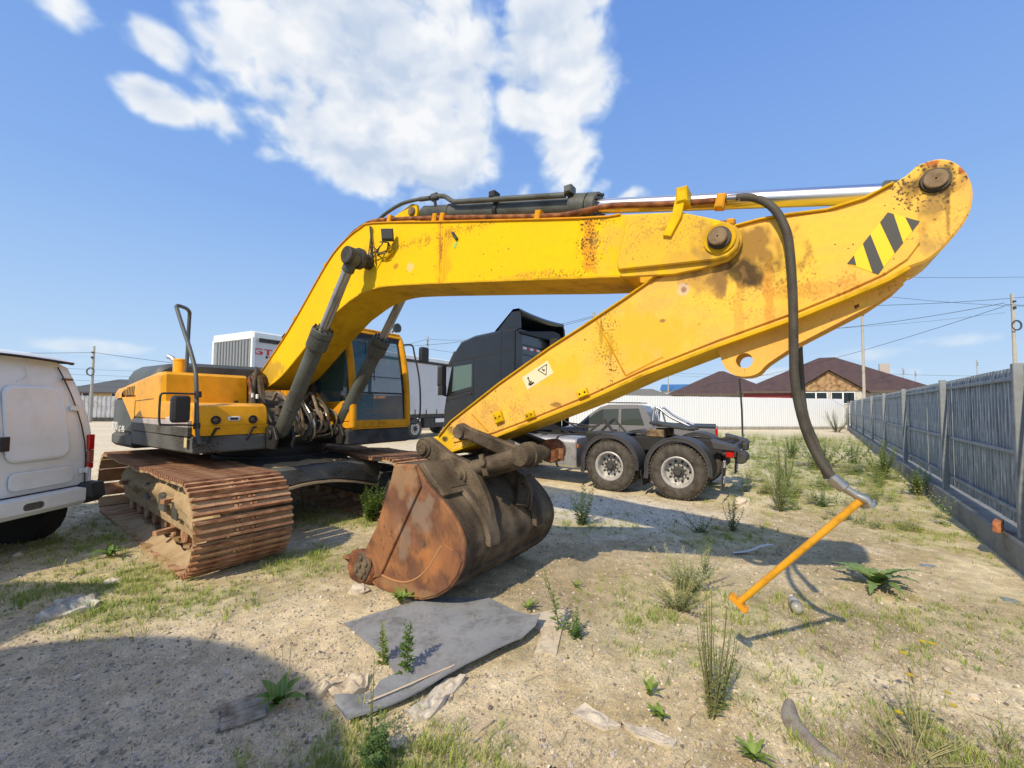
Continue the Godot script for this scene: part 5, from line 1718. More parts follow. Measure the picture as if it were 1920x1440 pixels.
	part("tail_beam", m, guard, Tr)
	m = MB.new()
	for k in 6:
		m.cyl(V(-0.7 - 0.02 * k, 1.10 - 0.01 * k, -0.4 + 0.16 * k), V(-0.7 - 0.02 * k, 1.14 - 0.01 * k, -0.4 + 0.16 * k), 0.03, 8)
	m.cyl(V(-0.95, 0.75, -0.35), V(-0.95, 0.75, 0.2), 0.11, 16, 0.02)
	m.box(V(-0.95, 0.9, 0.65), V(0.1, 0.14, 0.4), 0.02)
	part("air_tank", m, M.deck, Tr)
	for s in [-1, 1]:
		m = MB.new()
		m.box(V(-0.86, 0.89, s * 1.04), V(0.13, 0.12, 0.24), 0.02)
		part("tail_lamp", m, M.red_lens, Tr)
		m = MB.new()
		m.box(V(-0.86, 0.89, s * 0.86), V(0.125, 0.12, 0.09), 0.01)
		part("indicator", m, M.amber_lens, Tr)
		m = MB.new()
		m.box(V(-0.74, 0.52, s * 1.0), V(0.02, 0.46, 0.42), 0.004, Basis(V(0, 0, 1), 0.06))
		var flap := part("mud_flap", m, mat(lin(0.055, 0.055, 0.06), 0.7), Tr)
		text("flap_letters", "CPS", 0.13, M.white_print, flap, Transform3D(Basis(V(0, 0, -1), V(0, 1, 0), V(-1, 0, 0)).rotated(V(0, 0, 1), 0.06), V(-0.757, 0.42, s * 1.0 )))
		m = MB.new()
		m.box(V(-0.76, 0.70, s * 1.0), V(0.015, 0.12, 0.22), 0.004)
		part("reflector_plate", m, M.white_print if s < 0 else M.deck, Tr)
	m = MB.new()
	for s in [-1, 1]:
		m.box(V(0.655, 0.34, s * 0.98), V(0.02, 0.3, 0.48), 0.004, Basis(V(0, 0, 1), -0.15))
	part("splash_flap", m, M.black, Tr)
	# cab: high sleeper with a sloping front
	m = MB.new()
	m.prism(pv([3.57, 1.0, 3.8, 0.98, 4.0, 1.12, 4.45, 1.2, 4.95, 1.1, 5.1, 0.5, 5.72, 0.45, 5.80, 0.8, 5.80, 1.55, 5.70, 2.1, 5.55, 2.75, 5.46, 3.05, 5.25, 3.30, 4.8, 3.42, 4.0, 3.49, 3.58, 3.50]), -1.21, 1.21, 0.05)
	var cabn := part("cab", m, paint, Tr)
	m = MB.new()
	m.prism(pv([4.86, 2.15, 5.5, 2.02, 5.46, 2.66, 4.86, 2.71]), -1.2145, -1.205, 0.002)
	var gl := mat(lin(0.10, 0.16, 0.15), 0.04)
	part("side_window", m, gl, cabn)
	m = MB.new()
	m.prism(pv([4.86, 2.15, 5.5, 2.02, 5.46, 2.66, 4.86, 2.71]), 1.205, 1.2145, 0.002)
	part("side_window", m, gl, cabn)
	m = MB.new()
	m.prism(pv([5.735, 2.0, 5.775, 2.02, 5.6, 2.78, 5.56, 2.76]), -1.1, 1.1, 0.01)
	part("windscreen", m, M.dark_glass, cabn)
	m = MB.new()
	m.bar(V(3.58, 2.985, -1.212), V(5.54, 2.80, -1.212), 0.008, 0.02)
	m.bar(V(3.98, 1.1, -1.212), V(3.98, 3.48, -1.212), 0.008, 0.012)
	m.bar(V(4.80, 1.15, -1.212), V(4.80, 2.86, -1.212), 0.008, 0.012)
	m.bar(V(4.80, 2.86, -1.212), V(5.54, 2.80, -1.212), 0.01, 0.016)
	m.bar(V(4.8, 1.95, -1.212), V(5.68, 1.80, -1.212), 0.012, 0.03)
	part("panel_gap", m, M.black, cabn)
	m = MB.new()
	m.box(V(4.95, 1.98, -1.222), V(0.2, 0.05, 0.03), 0.01)
	part("door_handle", m, M.plastic, cabn)
	m = MB.new()
	m.prism(pv([3.6, 1.02, 3.8, 1.0, 4.0, 1.14, 4.4, 1.22, 4.4, 1.30, 3.6, 1.12]), -1.225, -1.19, 0.008)
	m.box(V(5.38, 1.12, -1.2), V(0.62, 0.06, 0.06), 0.015)
	m.box(V(5.38, 0.82, -1.2), V(0.6, 0.06, 0.06), 0.015)
	part("body_trim", m, guard, cabn)
	m = MB.new()
	m.prism(pv([4.80, 2.10, 5.54, 1.97, 5.545, 1.93, 4.80, 2.05]), -1.219, -1.20, 0.004)
	part("window_trim", m, M.black, cabn)
	m = MB.new()
	m.prism(pv([5.30, 3.0, 5.58, 2.72, 5.72, 2.70, 5.70, 2.78, 5.52, 3.08]), -1.15, 1.15, 0.02)
	part("sun_visor", m, M.plastic, cabn)
	# roof spoiler: a curved shell that stands open to the rear
	m = MB.new()
	var rows := []
	for i in 13:
		var x := lerpf(-1.15, 1.15, i / 12.0)
		var e := 0.985 + 0.012 * pow(absf(x) / 1.15, 2.0)
		rows.append([V(4.25, 3.45, x), V(3.95, 3.72 * e + 0.02, x), V(3.70, 3.93 * e + 0.05, x * 0.99), V(3.52, 3.93 * e + 0.05, x), V(3.50, 3.86 * e + 0.05, x), V(3.66, 3.80 * e + 0.05, x * 0.97), V(3.95, 3.6 * e, x * 0.97), V(4.2, 3.42, x)])
	m.loft(rows, true, 1)
	m.prism(pv([4.2, 3.42, 3.72, 3.90, 3.52, 3.91, 3.48, 3.78, 3.46, 3.5, 3.6, 3.42]), -1.17, -1.12, 0.015)
	m.prism(pv([4.2, 3.42, 3.72, 3.90, 3.52, 3.91, 3.48, 3.78, 3.46, 3.5, 3.6, 3.42]), 1.12, 1.17, 0.015)
	part("roof_spoiler", m, paint, cabn)
	m = MB.new()
	m.xf = Transform3D(Basis(V(0, 0, 1), V(0, 1, 0), V(-1, 0, 0)), V(3.56, 0, 0))
	m.prism(pv([-1.15, 3.45, -0.6, 3.5, 0.2, 3.62, 0.6, 3.68, 0.9, 3.66, 1.17, 3.45, 1.17, 3.4, -1.15, 3.4]), -0.03, 0.04, 0.01)
	part("spoiler_brace", m, M.black, cabn)
	# ribbed rear wall with tape, side fins
	m = MB.new()
	for k in 9:
		m.box(V(3.555, 1.35 + 0.235 * k, -0.35), V(0.03, 0.17, 1.5), 0.012)
	part("rear_wall_rib", m, paint, cabn)
	for k in 8:
		m = MB.new()
		m.box(V(3.536, 3.06, -1.02 + 0.16 * k), V(0.006, 0.055, 0.16))
		part("tape_stripe", m, M.red_print if k % 2 == 0 else M.white_print, cabn)
	for s in [-1.0, 1.0]:
		m = MB.new()
		m.prism(pv([3.57, 1.1, 3.57, 3.45, 3.40, 3.30, 3.36, 1.15]), s * 1.19 - 0.02, s * 1.19 + 0.02, 0.01)
		part("side_fin", m, paint, cabn)
	m = MB.new()
	m.cyl(V(3.42, 1.3, 0.85), V(3.42, 3.35, 0.85), 0.13, 16, 0.03)
	m.box(V(3.42, 3.2, 0.5), V(0.22, 0.5, 0.4), 0.05)
	part("exhaust_stack", m, M.plastic, cabn)
	# mirrors at the front left
	m = MB.new()
	m.box(V(5.72, 2.42, -1.36), V(0.16, 0.5, 0.26), 0.05)
	m.box(V(5.70, 2.05, -1.36), V(0.15, 0.24, 0.26), 0.05)
	m.bar(V(5.66, 2.72, -1.2), V(5.7, 2.68, -1.36), 0.04, 0.04)
	m.bar(V(5.7, 1.92, -1.2), V(5.7, 1.95, -1.36), 0.04, 0.04)
	part("door_mirror", m, M.plastic, cabn)
	m = MB.new()
	m.prism(pv([4.92, 0.5, 5.1, 0.5, 5.12, 0.95, 4.98, 0.95]), -1.21, -1.0, 0.02)
	m.box(V(3.72, 0.75, -1.1), V(0.35, 0.4, 0.2), 0.03)
	part("step_panel", m, guard, Tr)

func van():
	var Vn := thing("white_van", "dusty white panel van with its rear doors towards the excavator's track", "van")
	Vn.transform = Transform3D(Basis(V(-1, 0, 0.0), V(0, 1, 0), V(0, 0, -1)), V(-5.25, 0, -4.44))
	build_van(Vn)
	var v3 := copy(Vn, "unseen white panel van added left of the frame to cast shade on the ground") as Node3D
	v3.transform = Transform3D(Basis(V(-1, 0, 0), V(0, 1, 0), V(0, 0, -1)), V(-4.78, 0, -1.24))  # copy added out of view only to shade the left foreground
	var Tk := thing("added_shadow_tank", "round tank added unseen behind the camera to cast the rounded shadow at lower left", "tank", V(-4.42, 0, 1.95))  # added out of view, its round top shaped for the lower-left shadow
	var m := MB.new()
	m.lathe(V(0, 0, 0), V(0, 1, 0), [Vector2(0, 0), Vector2(0, 2.2), Vector2(3.12, 2.2), Vector2(3.2, 2.12), Vector2(3.2, 0)], 48)
	part("shell", m, M.post, Tk)
	m = MB.new()
	for y in [0.15, 1.1, 2.1, 3.0]:
		m.lathe(V(0, y, 0), V(0, 1, 0), [Vector2(0, 2.19), Vector2(0, 2.23), Vector2(0.06, 2.23), Vector2(0.06, 2.19)], 48)
	part("band", m, M.deck, Tk)

func build_van(Vn: Node3D):
	# x forward from the rear face, z to its right: cross sections lofted from tail to nose
	var half := func(y: float, top: float) -> float:
		if y < 1.0:
			return 0.96
		return lerpf(0.96, 0.70, pow(clampf((y - 1.0) / (top - 1.0), 0, 1), 1.9))
	var ring := func(x: float, lo: float, top: float, w: float) -> Array:
		var a := []
		for i in 11:
			var y := lerpf(lo, top - 0.07, i / 10.0)
			a.append(V(x, y, half.call(y, top) * w))
		a.append(V(x, top - 0.02, 0.62 * w))
		a.append(V(x, top, 0.45 * w))
		a.append(V(x, top + 0.015, 0.0))
		var b := a.slice(0, a.size() - 1)
		b.reverse()
		return a + b.map(func(p): return V(p.x, p.y, -p.z))
	var rows := []
	for s in [[0.015, 0.66, 2.16, 0.97], [0.0, 0.66, 2.17, 0.985], [0.05, 0.62, 2.19, 1.0], [0.5, 0.62, 2.21, 1.0], [2.6, 0.62, 2.22, 1.0], [3.1, 0.6, 2.15, 0.99], [3.45, 0.6, 1.85, 0.98], [3.85, 0.6, 1.42, 0.97], [4.5, 0.58, 1.25, 0.93], [4.75, 0.5, 1.0, 0.85]]:
		var rr: Array = ring.call(s[0], s[1], s[2], s[3])
		if s[0] < 0.1:   # the tail leans forward towards the roof
			rr = rr.map(func(p): return V(p.x + 0.16 * pow(clampf((p.y - 1.1) / 1.1, 0, 1), 1.6), p.y, p.z))
		rows.append(rr)
	var m := MB.new()
	m.loft(rows, true, 1)
	var cap: Array = rows[0]
	var n := cap.size()
	for i in n / 2:
		m.q(cap[i], cap[n - 1 - i], cap[n - 2 - i] if n - 2 - i > i + 1 else cap[i + 1], cap[i + 1], 5)
	for i in n / 2:
		var e: Array = rows[-1]
		m.q(e[i], e[i + 1], e[n - 2 - i] if n - 2 - i > i + 1 else e[i + 1], e[n - 1 - i], 6)
	part("body", m, M.white, Vn)
	var lean := func(y: float) -> float: return 0.16 * pow(clampf((y - 1.1) / 1.1, 0, 1), 1.6)
	# roof cap overhanging with a dark gutter
	m = MB.new()
	var rr2 := []
	for x in [0.07, 0.1, 0.3, 2.7, 2.95]:
		var row := []
		for i in 13:
			var z := lerpf(-0.76, 0.76, i / 12.0)
			row.append(V(x, 2.165 + 0.095 * (1 - pow(absf(z) / 0.76, 5.0)) * (0.1 if x < 0.08 or x > 2.9 else (0.6 if x < 0.11 else 1.0)), z))
		rr2.append(row)
	m.loft(rr2, false, 1, true)
	part("roof", m, M.white, Vn)
	m = MB.new()
	m.tube(spline([V(2.9, 2.165, 0.775), V(1.5, 2.18, 0.775), V(0.3, 2.17, 0.77), V(0.09, 2.15, 0.72), V(0.06, 2.165, 0.5), V(0.05, 2.185, 0), V(0.06, 2.165, -0.5), V(0.09, 2.15, -0.72), V(0.3, 2.17, -0.77), V(1.5, 2.18, -0.775), V(2.9, 2.165, -0.775)], 5), 0.016, 6)
	part("roof_gutter", m, M.black, Vn)
	# rear doors: a stamped blind window and a lower panel on each leaf, gap, hinges
	for s in [1.0, -1.0]:
		var on := func(z: float, y: float, off: float) -> Vector3:
			return V(lean.call(y) - 0.004 - off, y, s * z)
		for pr in [[0.015, 0.675, 1.04, 1.87, 0.11, 0.018], [0.06, 0.72, 0.74, 0.93, 0.06, 0.010]]:
			m = MB.new()
			var shape := []
			for p in rounded(pr[1] - pr[0], pr[3] - pr[2], pr[4], 5):
				var yy: float = p.y + (pr[2] + pr[3]) / 2
				var shrink := 1.0 - 0.09 * clampf((yy - 1.1) / 0.8, 0, 1) if pr[2] > 1 else 1.0
				shape.append(Vector2((p.x + (pr[0] + pr[1]) / 2) * shrink, yy))
			var c := Vector2.ZERO
			for p in shape:
				c += p / shape.size()
			var rings := []
			for st in [[1.0, -0.008], [0.97, 0.004], [0.91, 0.005], [0.87, -0.003 if pr[2] > 1 else 0.005], [0.5, -0.003 if pr[2] > 1 else 0.005]]:
				var row := []
				for p in shape:
					var k: Vector2 = c + (p - c) * Vector2(st[0] if pr[2] > 1 else 1.0 - (1.0 - st[0]) * 0.35, st[0])
					row.append(on.call(k.x, k.y, st[1] + 0.004))
				rings.append(row)
			var mid := []
			for p in shape:
				mid.append(on.call(c.x, c.y, st_off(pr[2])))
			rings.append(mid)
			m.loft(rings, true, 1, s > 0)
			part("pressed_panel", m, M.white, Vn)
		m = MB.new()
		var pts := []
		for y in [0.68, 0.8, 1.0, 1.2, 1.4, 1.6, 1.8, 2.0, 2.1]:
			pts.append(on.call(lerpf(0.86, 0.60, pow(clampf((y - 0.9) / 1.2, 0, 1), 1.8)), y, 0.003))
		m.tube(pts, 0.007, 5)
		pts = []
		for i in 9:
			pts.append(on.call(0.86 * i / 8.0, 0.685, 0.003))
		m.tube(pts, 0.008, 5)
		part("door_gap", m, M.black, Vn)
		for y in [1.62, 0.86]:
			m = MB.new()
			var zz := lerpf(0.86, 0.60, pow(clampf((y - 0.9) / 1.2, 0, 1), 1.8))
			var p: Vector3 = on.call(zz - 0.02, y, 0.012)
			m.box(p, V(0.024, 0.055, 0.12), 0.006)
			m.cyl(p + V(-0.01, -0.035, s * 0.02), p + V(-0.01, 0.035, s * 0.02), 0.012, 8)
			part("door_hinge", m, M.white, Vn)
		m = MB.new()
		m.box(on.call(0.665, 1.96, 0.03), V(0.05, 0.025, 0.1), 0.008)
		part("roof_marker", m, mat(lin(0.12, 0.06, 0.04), 0.4), Vn)
		# tall rear lamp on the corner: red above, clear below
		for l in [[1.10, 1.29, M.red_lens], [0.94, 1.10, mat(lin(0.35, 0.12, 0.09), 0.25)], [0.87, 0.94, M.red_lens]]:
			m = MB.new()
			m.box(V(0.035, (l[0] + l[1]) / 2, s * 0.925), V(0.09, l[1] - l[0] - 0.004, 0.085), 0.012)
			part("tail_lamp", m, l[2], Vn)
	m = MB.new()
	m.box(V(-0.012, 1.25, -0.02), V(0.03, 0.15, 0.04), 0.006)
	m.box(V(-0.008, 1.25, 0.02), V(0.018, 0.15, 0.05), 0.006)
	part("door_handle", m, M.plastic, Vn)
	m = MB.new()
	m.tube(spline([V(0.128, 2.08, 0.25), V(0.12, 2.0, 0.28), V(0.115, 1.96, 0.26), V(0.105, 1.91, 0.17)], 5), 0.004, 5)
	part("scratch", m, M.white_print, Vn)
	# bumper: white middle, dark corners, fog lamp
	m = MB.new()
	m.prism(pv([-0.13, 0.52, -0.13, 0.66, 0.02, 0.68, 0.06, 0.62, 0.06, 0.47, -0.09, 0.47]), -0.78, 0.78, 0.02)
	var bp := part("bumper", m, M.white, Vn)
	for s in [1.0, -1.0]:
		m = MB.new()
		m.prism(pv([-0.15, 0.54, -0.12, 0.70, 0.35, 0.74, 0.35, 0.5, -0.05, 0.46]), minf(s * 0.78, s * 1.04), maxf(s * 0.78, s * 1.04), 0.05)
		part("bumper_corner", m, M.deck, bp)
	m = MB.new()
	m.xf = Transform3D(Basis(V(0, 0, 1), V(0, 1, 0), V(-1, 0, 0)), V(-0.128, 0.575, 0.2))
	m.prism(rounded(0.2, 0.075, 0.037), 0.0, 0.006)
	part("fog_lamp_recess", m, M.grey_dust, bp)
	for x in [0.72, 3.75]:
		for s in [1.0, -1.0]:
			wheel("wheel", Vn, V(x, 0.365, s * 0.86), 0.365, 0.22, s, 0.21, 0.05)
			m = MB.new()
			m.prism(circle(x, 0.40, 0.44, 20), minf(s * 0.70, s * 0.965), maxf(s * 0.70, s * 0.965), 0.004)
			part("wheel_arch", m, M.black, Vn)
	m = MB.new()
	m.cyl(V(0.72, 0.365, -0.8), V(0.72, 0.365, 0.8), 0.06, 10)
	m.cyl(V(0.72, 0.365, -0.16), V(0.72, 0.365, 0.16), 0.16, 14, 0.04)
	m.box(V(2.2, 0.55, 0), V(4.2, 0.16, 1.5), 0.02)
	m.box(V(0.35, 0.5, 0.55), V(0.4, 0.2, 0.5), 0.03)
	part("underbody", m, M.black, Vn)
	m = MB.new()
	m.prism(pv([3.12, 1.45, 3.42, 1.45, 3.2, 2.02, 3.0, 2.06]), -0.80, 0.80, 0.02)
	m.prism(pv([2.3, 1.4, 3.1, 1.4, 3.0, 1.95, 2.35, 1.98]), -0.875, 0.875, 0.02)
	part("cab_glass", m, M.dark_glass, Vn)

func st_off(y: float) -> float:
	return 0.001 if y > 1 else 0.009

func pickup():
	var Pk := thing("pickup_truck", "silver grey double-cab pickup with chrome roll bars, behind the tractor truck", "pickup truck")
	Pk.transform = Transform3D(Basis(V(-0.9, 0, -0.436), V(0, 1, 0), V(0.436, 0, -0.9)), V(5.83, 0, -12.15))
	# x forward from the tail, z right; the left side at z = -0.9 looks at us
	var paint := mat(lin(0.19, 0.195, 0.215), 0.4)
	paint.clearcoat_enabled = true
	paint.clearcoat = 0.25
	paint.clearcoat_roughness = 0.05
	paint.metallic_specular = 0.25
	var m := MB.new()
	m.prism(pv([0.0, 0.6, 0.0, 1.14, 1.55, 1.16, 1.6, 1.10, 3.6, 1.10, 3.75, 1.08, 4.9, 1.0, 5.2, 0.85, 5.25, 0.5, 4.7, 0.48, 4.6, 0.78, 4.2, 0.9, 3.8, 0.78, 3.7, 0.48, 1.55, 0.48, 1.45, 0.78, 1.05, 0.9, 0.65, 0.78, 0.55, 0.55]), -0.9, 0.9, 0.05)
	var body := part("body", m, paint, Pk)
	# cabin tapering upwards
	var rows := []
	for s in [[1.62, 1.10, 0.88], [1.80, 1.55, 0.82], [1.92, 1.70, 0.79], [2.2, 1.75, 0.77], [2.9, 1.74, 0.77], [3.15, 1.66, 0.79], [3.45, 1.45, 0.82], [3.85, 1.10, 0.86]]:
		rows.append([V(s[0], 1.08, -0.88), V(s[0], s[1], -s[2]), V(s[0], s[1], s[2]), V(s[0], 1.08, 0.88)])
	m = MB.new()
	m.loft(rows, true, -1, true)
	part("cabin", m, paint, Pk)
	var side := func(x: float, y: float, o: float, s: float) -> Vector3: return V(x, y, s * (0.88 - (y - 1.08) * 0.165 + o))
	for s in [-1.0, 1.0]:
		for w in [[[1.86, 1.16], [2.52, 1.16], [2.52, 1.62], [2.02, 1.64]], [[2.60, 1.16], [3.66, 1.16], [3.3, 1.48], [3.08, 1.6], [2.60, 1.62]]]:
			m = MB.new()
			var c := Vector2.ZERO
			for p in w:
				c += Vector2(p[0], p[1]) / w.size()
			for i in w.size():
				var a: Vector3 = side.call(w[i][0], w[i][1], 0.012, s)
				var b: Vector3 = side.call(w[(i + 1) % w.size()][0], w[(i + 1) % w.size()][1], 0.012, s)
				var d: Vector3 = side.call(c.x, c.y, 0.012, s)
				if s > 0:
					m.t(a, b, d)
				else:
					m.t(b, a, d)
			part("side_window", m, mat(lin(0.05, 0.065, 0.065), 0.04), Pk)
		m = MB.new()
		m.bar(V(2.56, 0.62, s * 0.9), V(2.56, 1.1, s * 0.9), 0.008, 0.012)
		m.bar(V(3.62, 0.62, s * 0.9), V(3.62, 1.1, s * 0.9), 0.008, 0.012)
		m.bar(V(1.68, 0.62, s * 0.9), V(1.68, 1.1, s * 0.9), 0.008, 0.012)
		part("door_gap", m, M.black, body)
		for x in [2.72, 1.82]:
			m = MB.new()
			m.box(V(x, 1.0, s * 0.91), V(0.2, 0.035, 0.03), 0.01)
			part("door_handle", m, M.plastic, body)
		for x in [1.05, 4.2]:
			wheel("wheel", Pk, V(x, 0.37, s * 0.78), 0.37, 0.24, s, 0.22, 0.03)
		# chrome roll bar legs
		m = MB.new()
		m.tube(spline([V(1.66, 1.2, s * 0.72), V(1.62, 1.62, s * 0.66), V(1.50, 1.66, s * 0.66), V(1.2, 1.42, s * 0.7), V(0.75, 1.2, s * 0.72), V(0.6, 1.14, s * 0.72)], 5), 0.035, 10)
		m.tube([V(1.45, 1.16, s * 0.72), V(1.56, 1.62, s * 0.66)], 0.03, 8)
		part("roll_bar", m, M.chrome, Pk)
		m = MB.new()
		m.box(V(2.5, 1.80, s * 0.6), V(1.0, 0.03, 0.03), 0.008)
		part("roof_rail", m, M.black, Pk)
		m = MB.new()
		m.box(V(0.01, 0.98, s * 0.84), V(0.06, 0.3, 0.13), 0.02)
		part("tail_lamp", m, M.red_lens, body)
	m = MB.new()
	m.tube([V(1.62, 1.62, -0.66), V(1.62, 1.62, 0.66)], 0.035, 10)
	part("roll_bar", m, M.chrome, Pk)
	m = MB.new()
	m.box(V(0.78, 1.16, 0), V(1.5, 0.02, 1.5), 0.006)
	part("bed_cover", m, M.plastic, Pk)
	m = MB.new()
	m.box(V(0.78, 1.165, -0.86), V(1.5, 0.05, 0.07), 0.012)
	m.box(V(0.78, 1.165, 0.86), V(1.5, 0.05, 0.07), 0.012)
	part("bed_rail", m, M.plastic, Pk)
	m = MB.new()
	m.prism(pv([1.80, 1.2, 1.88, 1.5, 1.92, 1.62, 1.90, 1.64, 1.78, 1.5, 1.70, 1.2]), -0.66, 0.66)
	part("rear_window", m, M.dark_glass, Pk)

func trailer():
	var Tl := thing("box_trailer", "white curtain-sided semi-trailer with a ribbed grey end behind the excavator", "trailer")
	# x along its side away from us, z to the far side
	Tl.transform = Transform3D(Basis(V(0.495, 0, -0.869), V(0, 1, 0), V(0.869, 0, 0.495)).orthonormalized(), V(-8.45, 0, -13.8))
	var cloth := mat(lin(0.60, 0.62, 0.66), 0.6, T.soft_white, 0.2)
	var m := MB.new()
	m.box(V(6.8, 2.5, -1.2), V(13.5, 2.62, 2.4), 0.03)
	part("curtain_body", m, cloth, Tl)
	m = MB.new()
	m.box(V(6.8, 3.90, -1.2), V(13.64, 0.24, 2.5), 0.05)
	part("roof", m, M.white, Tl)
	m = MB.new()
	m.box(V(6.85, 3.74, 0.028), V(13.3, 0.13, 0.03), 0.006)  # dark strip stands in for the shade under the roof edge
	part("roof_shadow_strip", m, M.deck, Tl)
	for k in 12:
		m = MB.new()
		m.box(V(0.025, 2.47, -0.18 - 0.186 * k), V(0.06, 2.55, 0.10), 0.015)
		part("end_rib", m, mat(lin(0.22, 0.25, 0.28), 0.5) if k == 0 else (Tl.get_node("end_rib") as MeshInstance3D).material_override, Tl)
	for z in [0.0, -2.4]:
		m = MB.new()
		m.box(V(0.02, 2.5, z), V(0.12, 2.66, 0.09), 0.02)
		part("corner_post", m, M.white, Tl)
	m = MB.new()
	m.box(V(6.8, 1.1, -1.2), V(13.5, 0.2, 2.35), 0.02)
	m.box(V(9.6, 0.75, -0.15), V(2.4, 0.5, 0.3), 0.03)
	part("chassis", m, M.deck, Tl)
	m = MB.new()
	m.box(V(9.75, 0.86, 0.02), V(1.1, 0.2, 0.04), 0.01)
	part("side_board", m, M.white_print, Tl)
	for k in 16:
		m = MB.new()
		m.box(V(0.5 + 0.8 * k, 1.27, 0.025), V(0.035, 0.3, 0.02), 0.004)
		part("curtain_buckle", m, M.deck, Tl)
	for x in [7.75, 12.0]:
		for s in [[-0.16, 1.0], [-2.24, -1.0]]:
			wheel("wheel", Tl, V(x, 0.5, s[0]), 0.5, 0.32, s[1], 0.29, 0.04)
	for x in [1.0, 1.35]:
		m = MB.new()
		m.box(V(x, 0.55, -0.6), V(0.12, 1.1, 0.12), 0.01)
		m.box(V(x, 0.55, -1.8), V(0.12, 1.1, 0.12), 0.01)
		part("landing_leg", m, M.deck, Tl)
	text("lettering", "GT", 0.2, M.red_print, Tl, Transform3D(Basis(V(1.9, 0, 0), V(0, 1, 0), V(0, 0, 1)), V(0.33, 3.36, 0.004)))
	m = MB.new()
	for k in 3:
		m.box(V(0.48 + 0.13 * k, 3.2, 0.003), V(0.08, 0.08, 0.004))
	part("lettering", m, M.deck, Tl)
# ---- fences, houses, poles ----
func sheet(w: float, h: float, pitch: float, deep: float) -> MB:
	# trapezoid-profiled steel sheet from x = 0 to w, its face towards +z
	var m := MB.new()
	var pts := []
	var x := 0.0
	while x < w - 0.001:
		for s in [[0.0, 0.0], [0.38, 0.0], [0.5, 1.0], [0.88, 1.0]]:
			pts.append(Vector2(minf(w, x + s[0] * pitch), s[1] * deep))
		x += pitch
	pts.append(Vector2(w, 0))
	for i in pts.size() - 1:
		var a: Vector2 = pts[i]
		var b: Vector2 = pts[i + 1]
		if b.x - a.x < 0.0005:
			continue
		m.q(V(a.x, 0, a.y), V(b.x, 0, b.y), V(b.x, h, b.y), V(a.x, h, a.y))
	return m

func along(a: Vector3, b: Vector3) -> Transform3D:   # x runs from a to b, z to the right of that
	var d := b - a
	d.y = 0
	d = d.normalized()
	return Transform3D(Basis(d, V(0, 1, 0), d.cross(V(0, 1, 0))), V(a.x, 0, a.z))

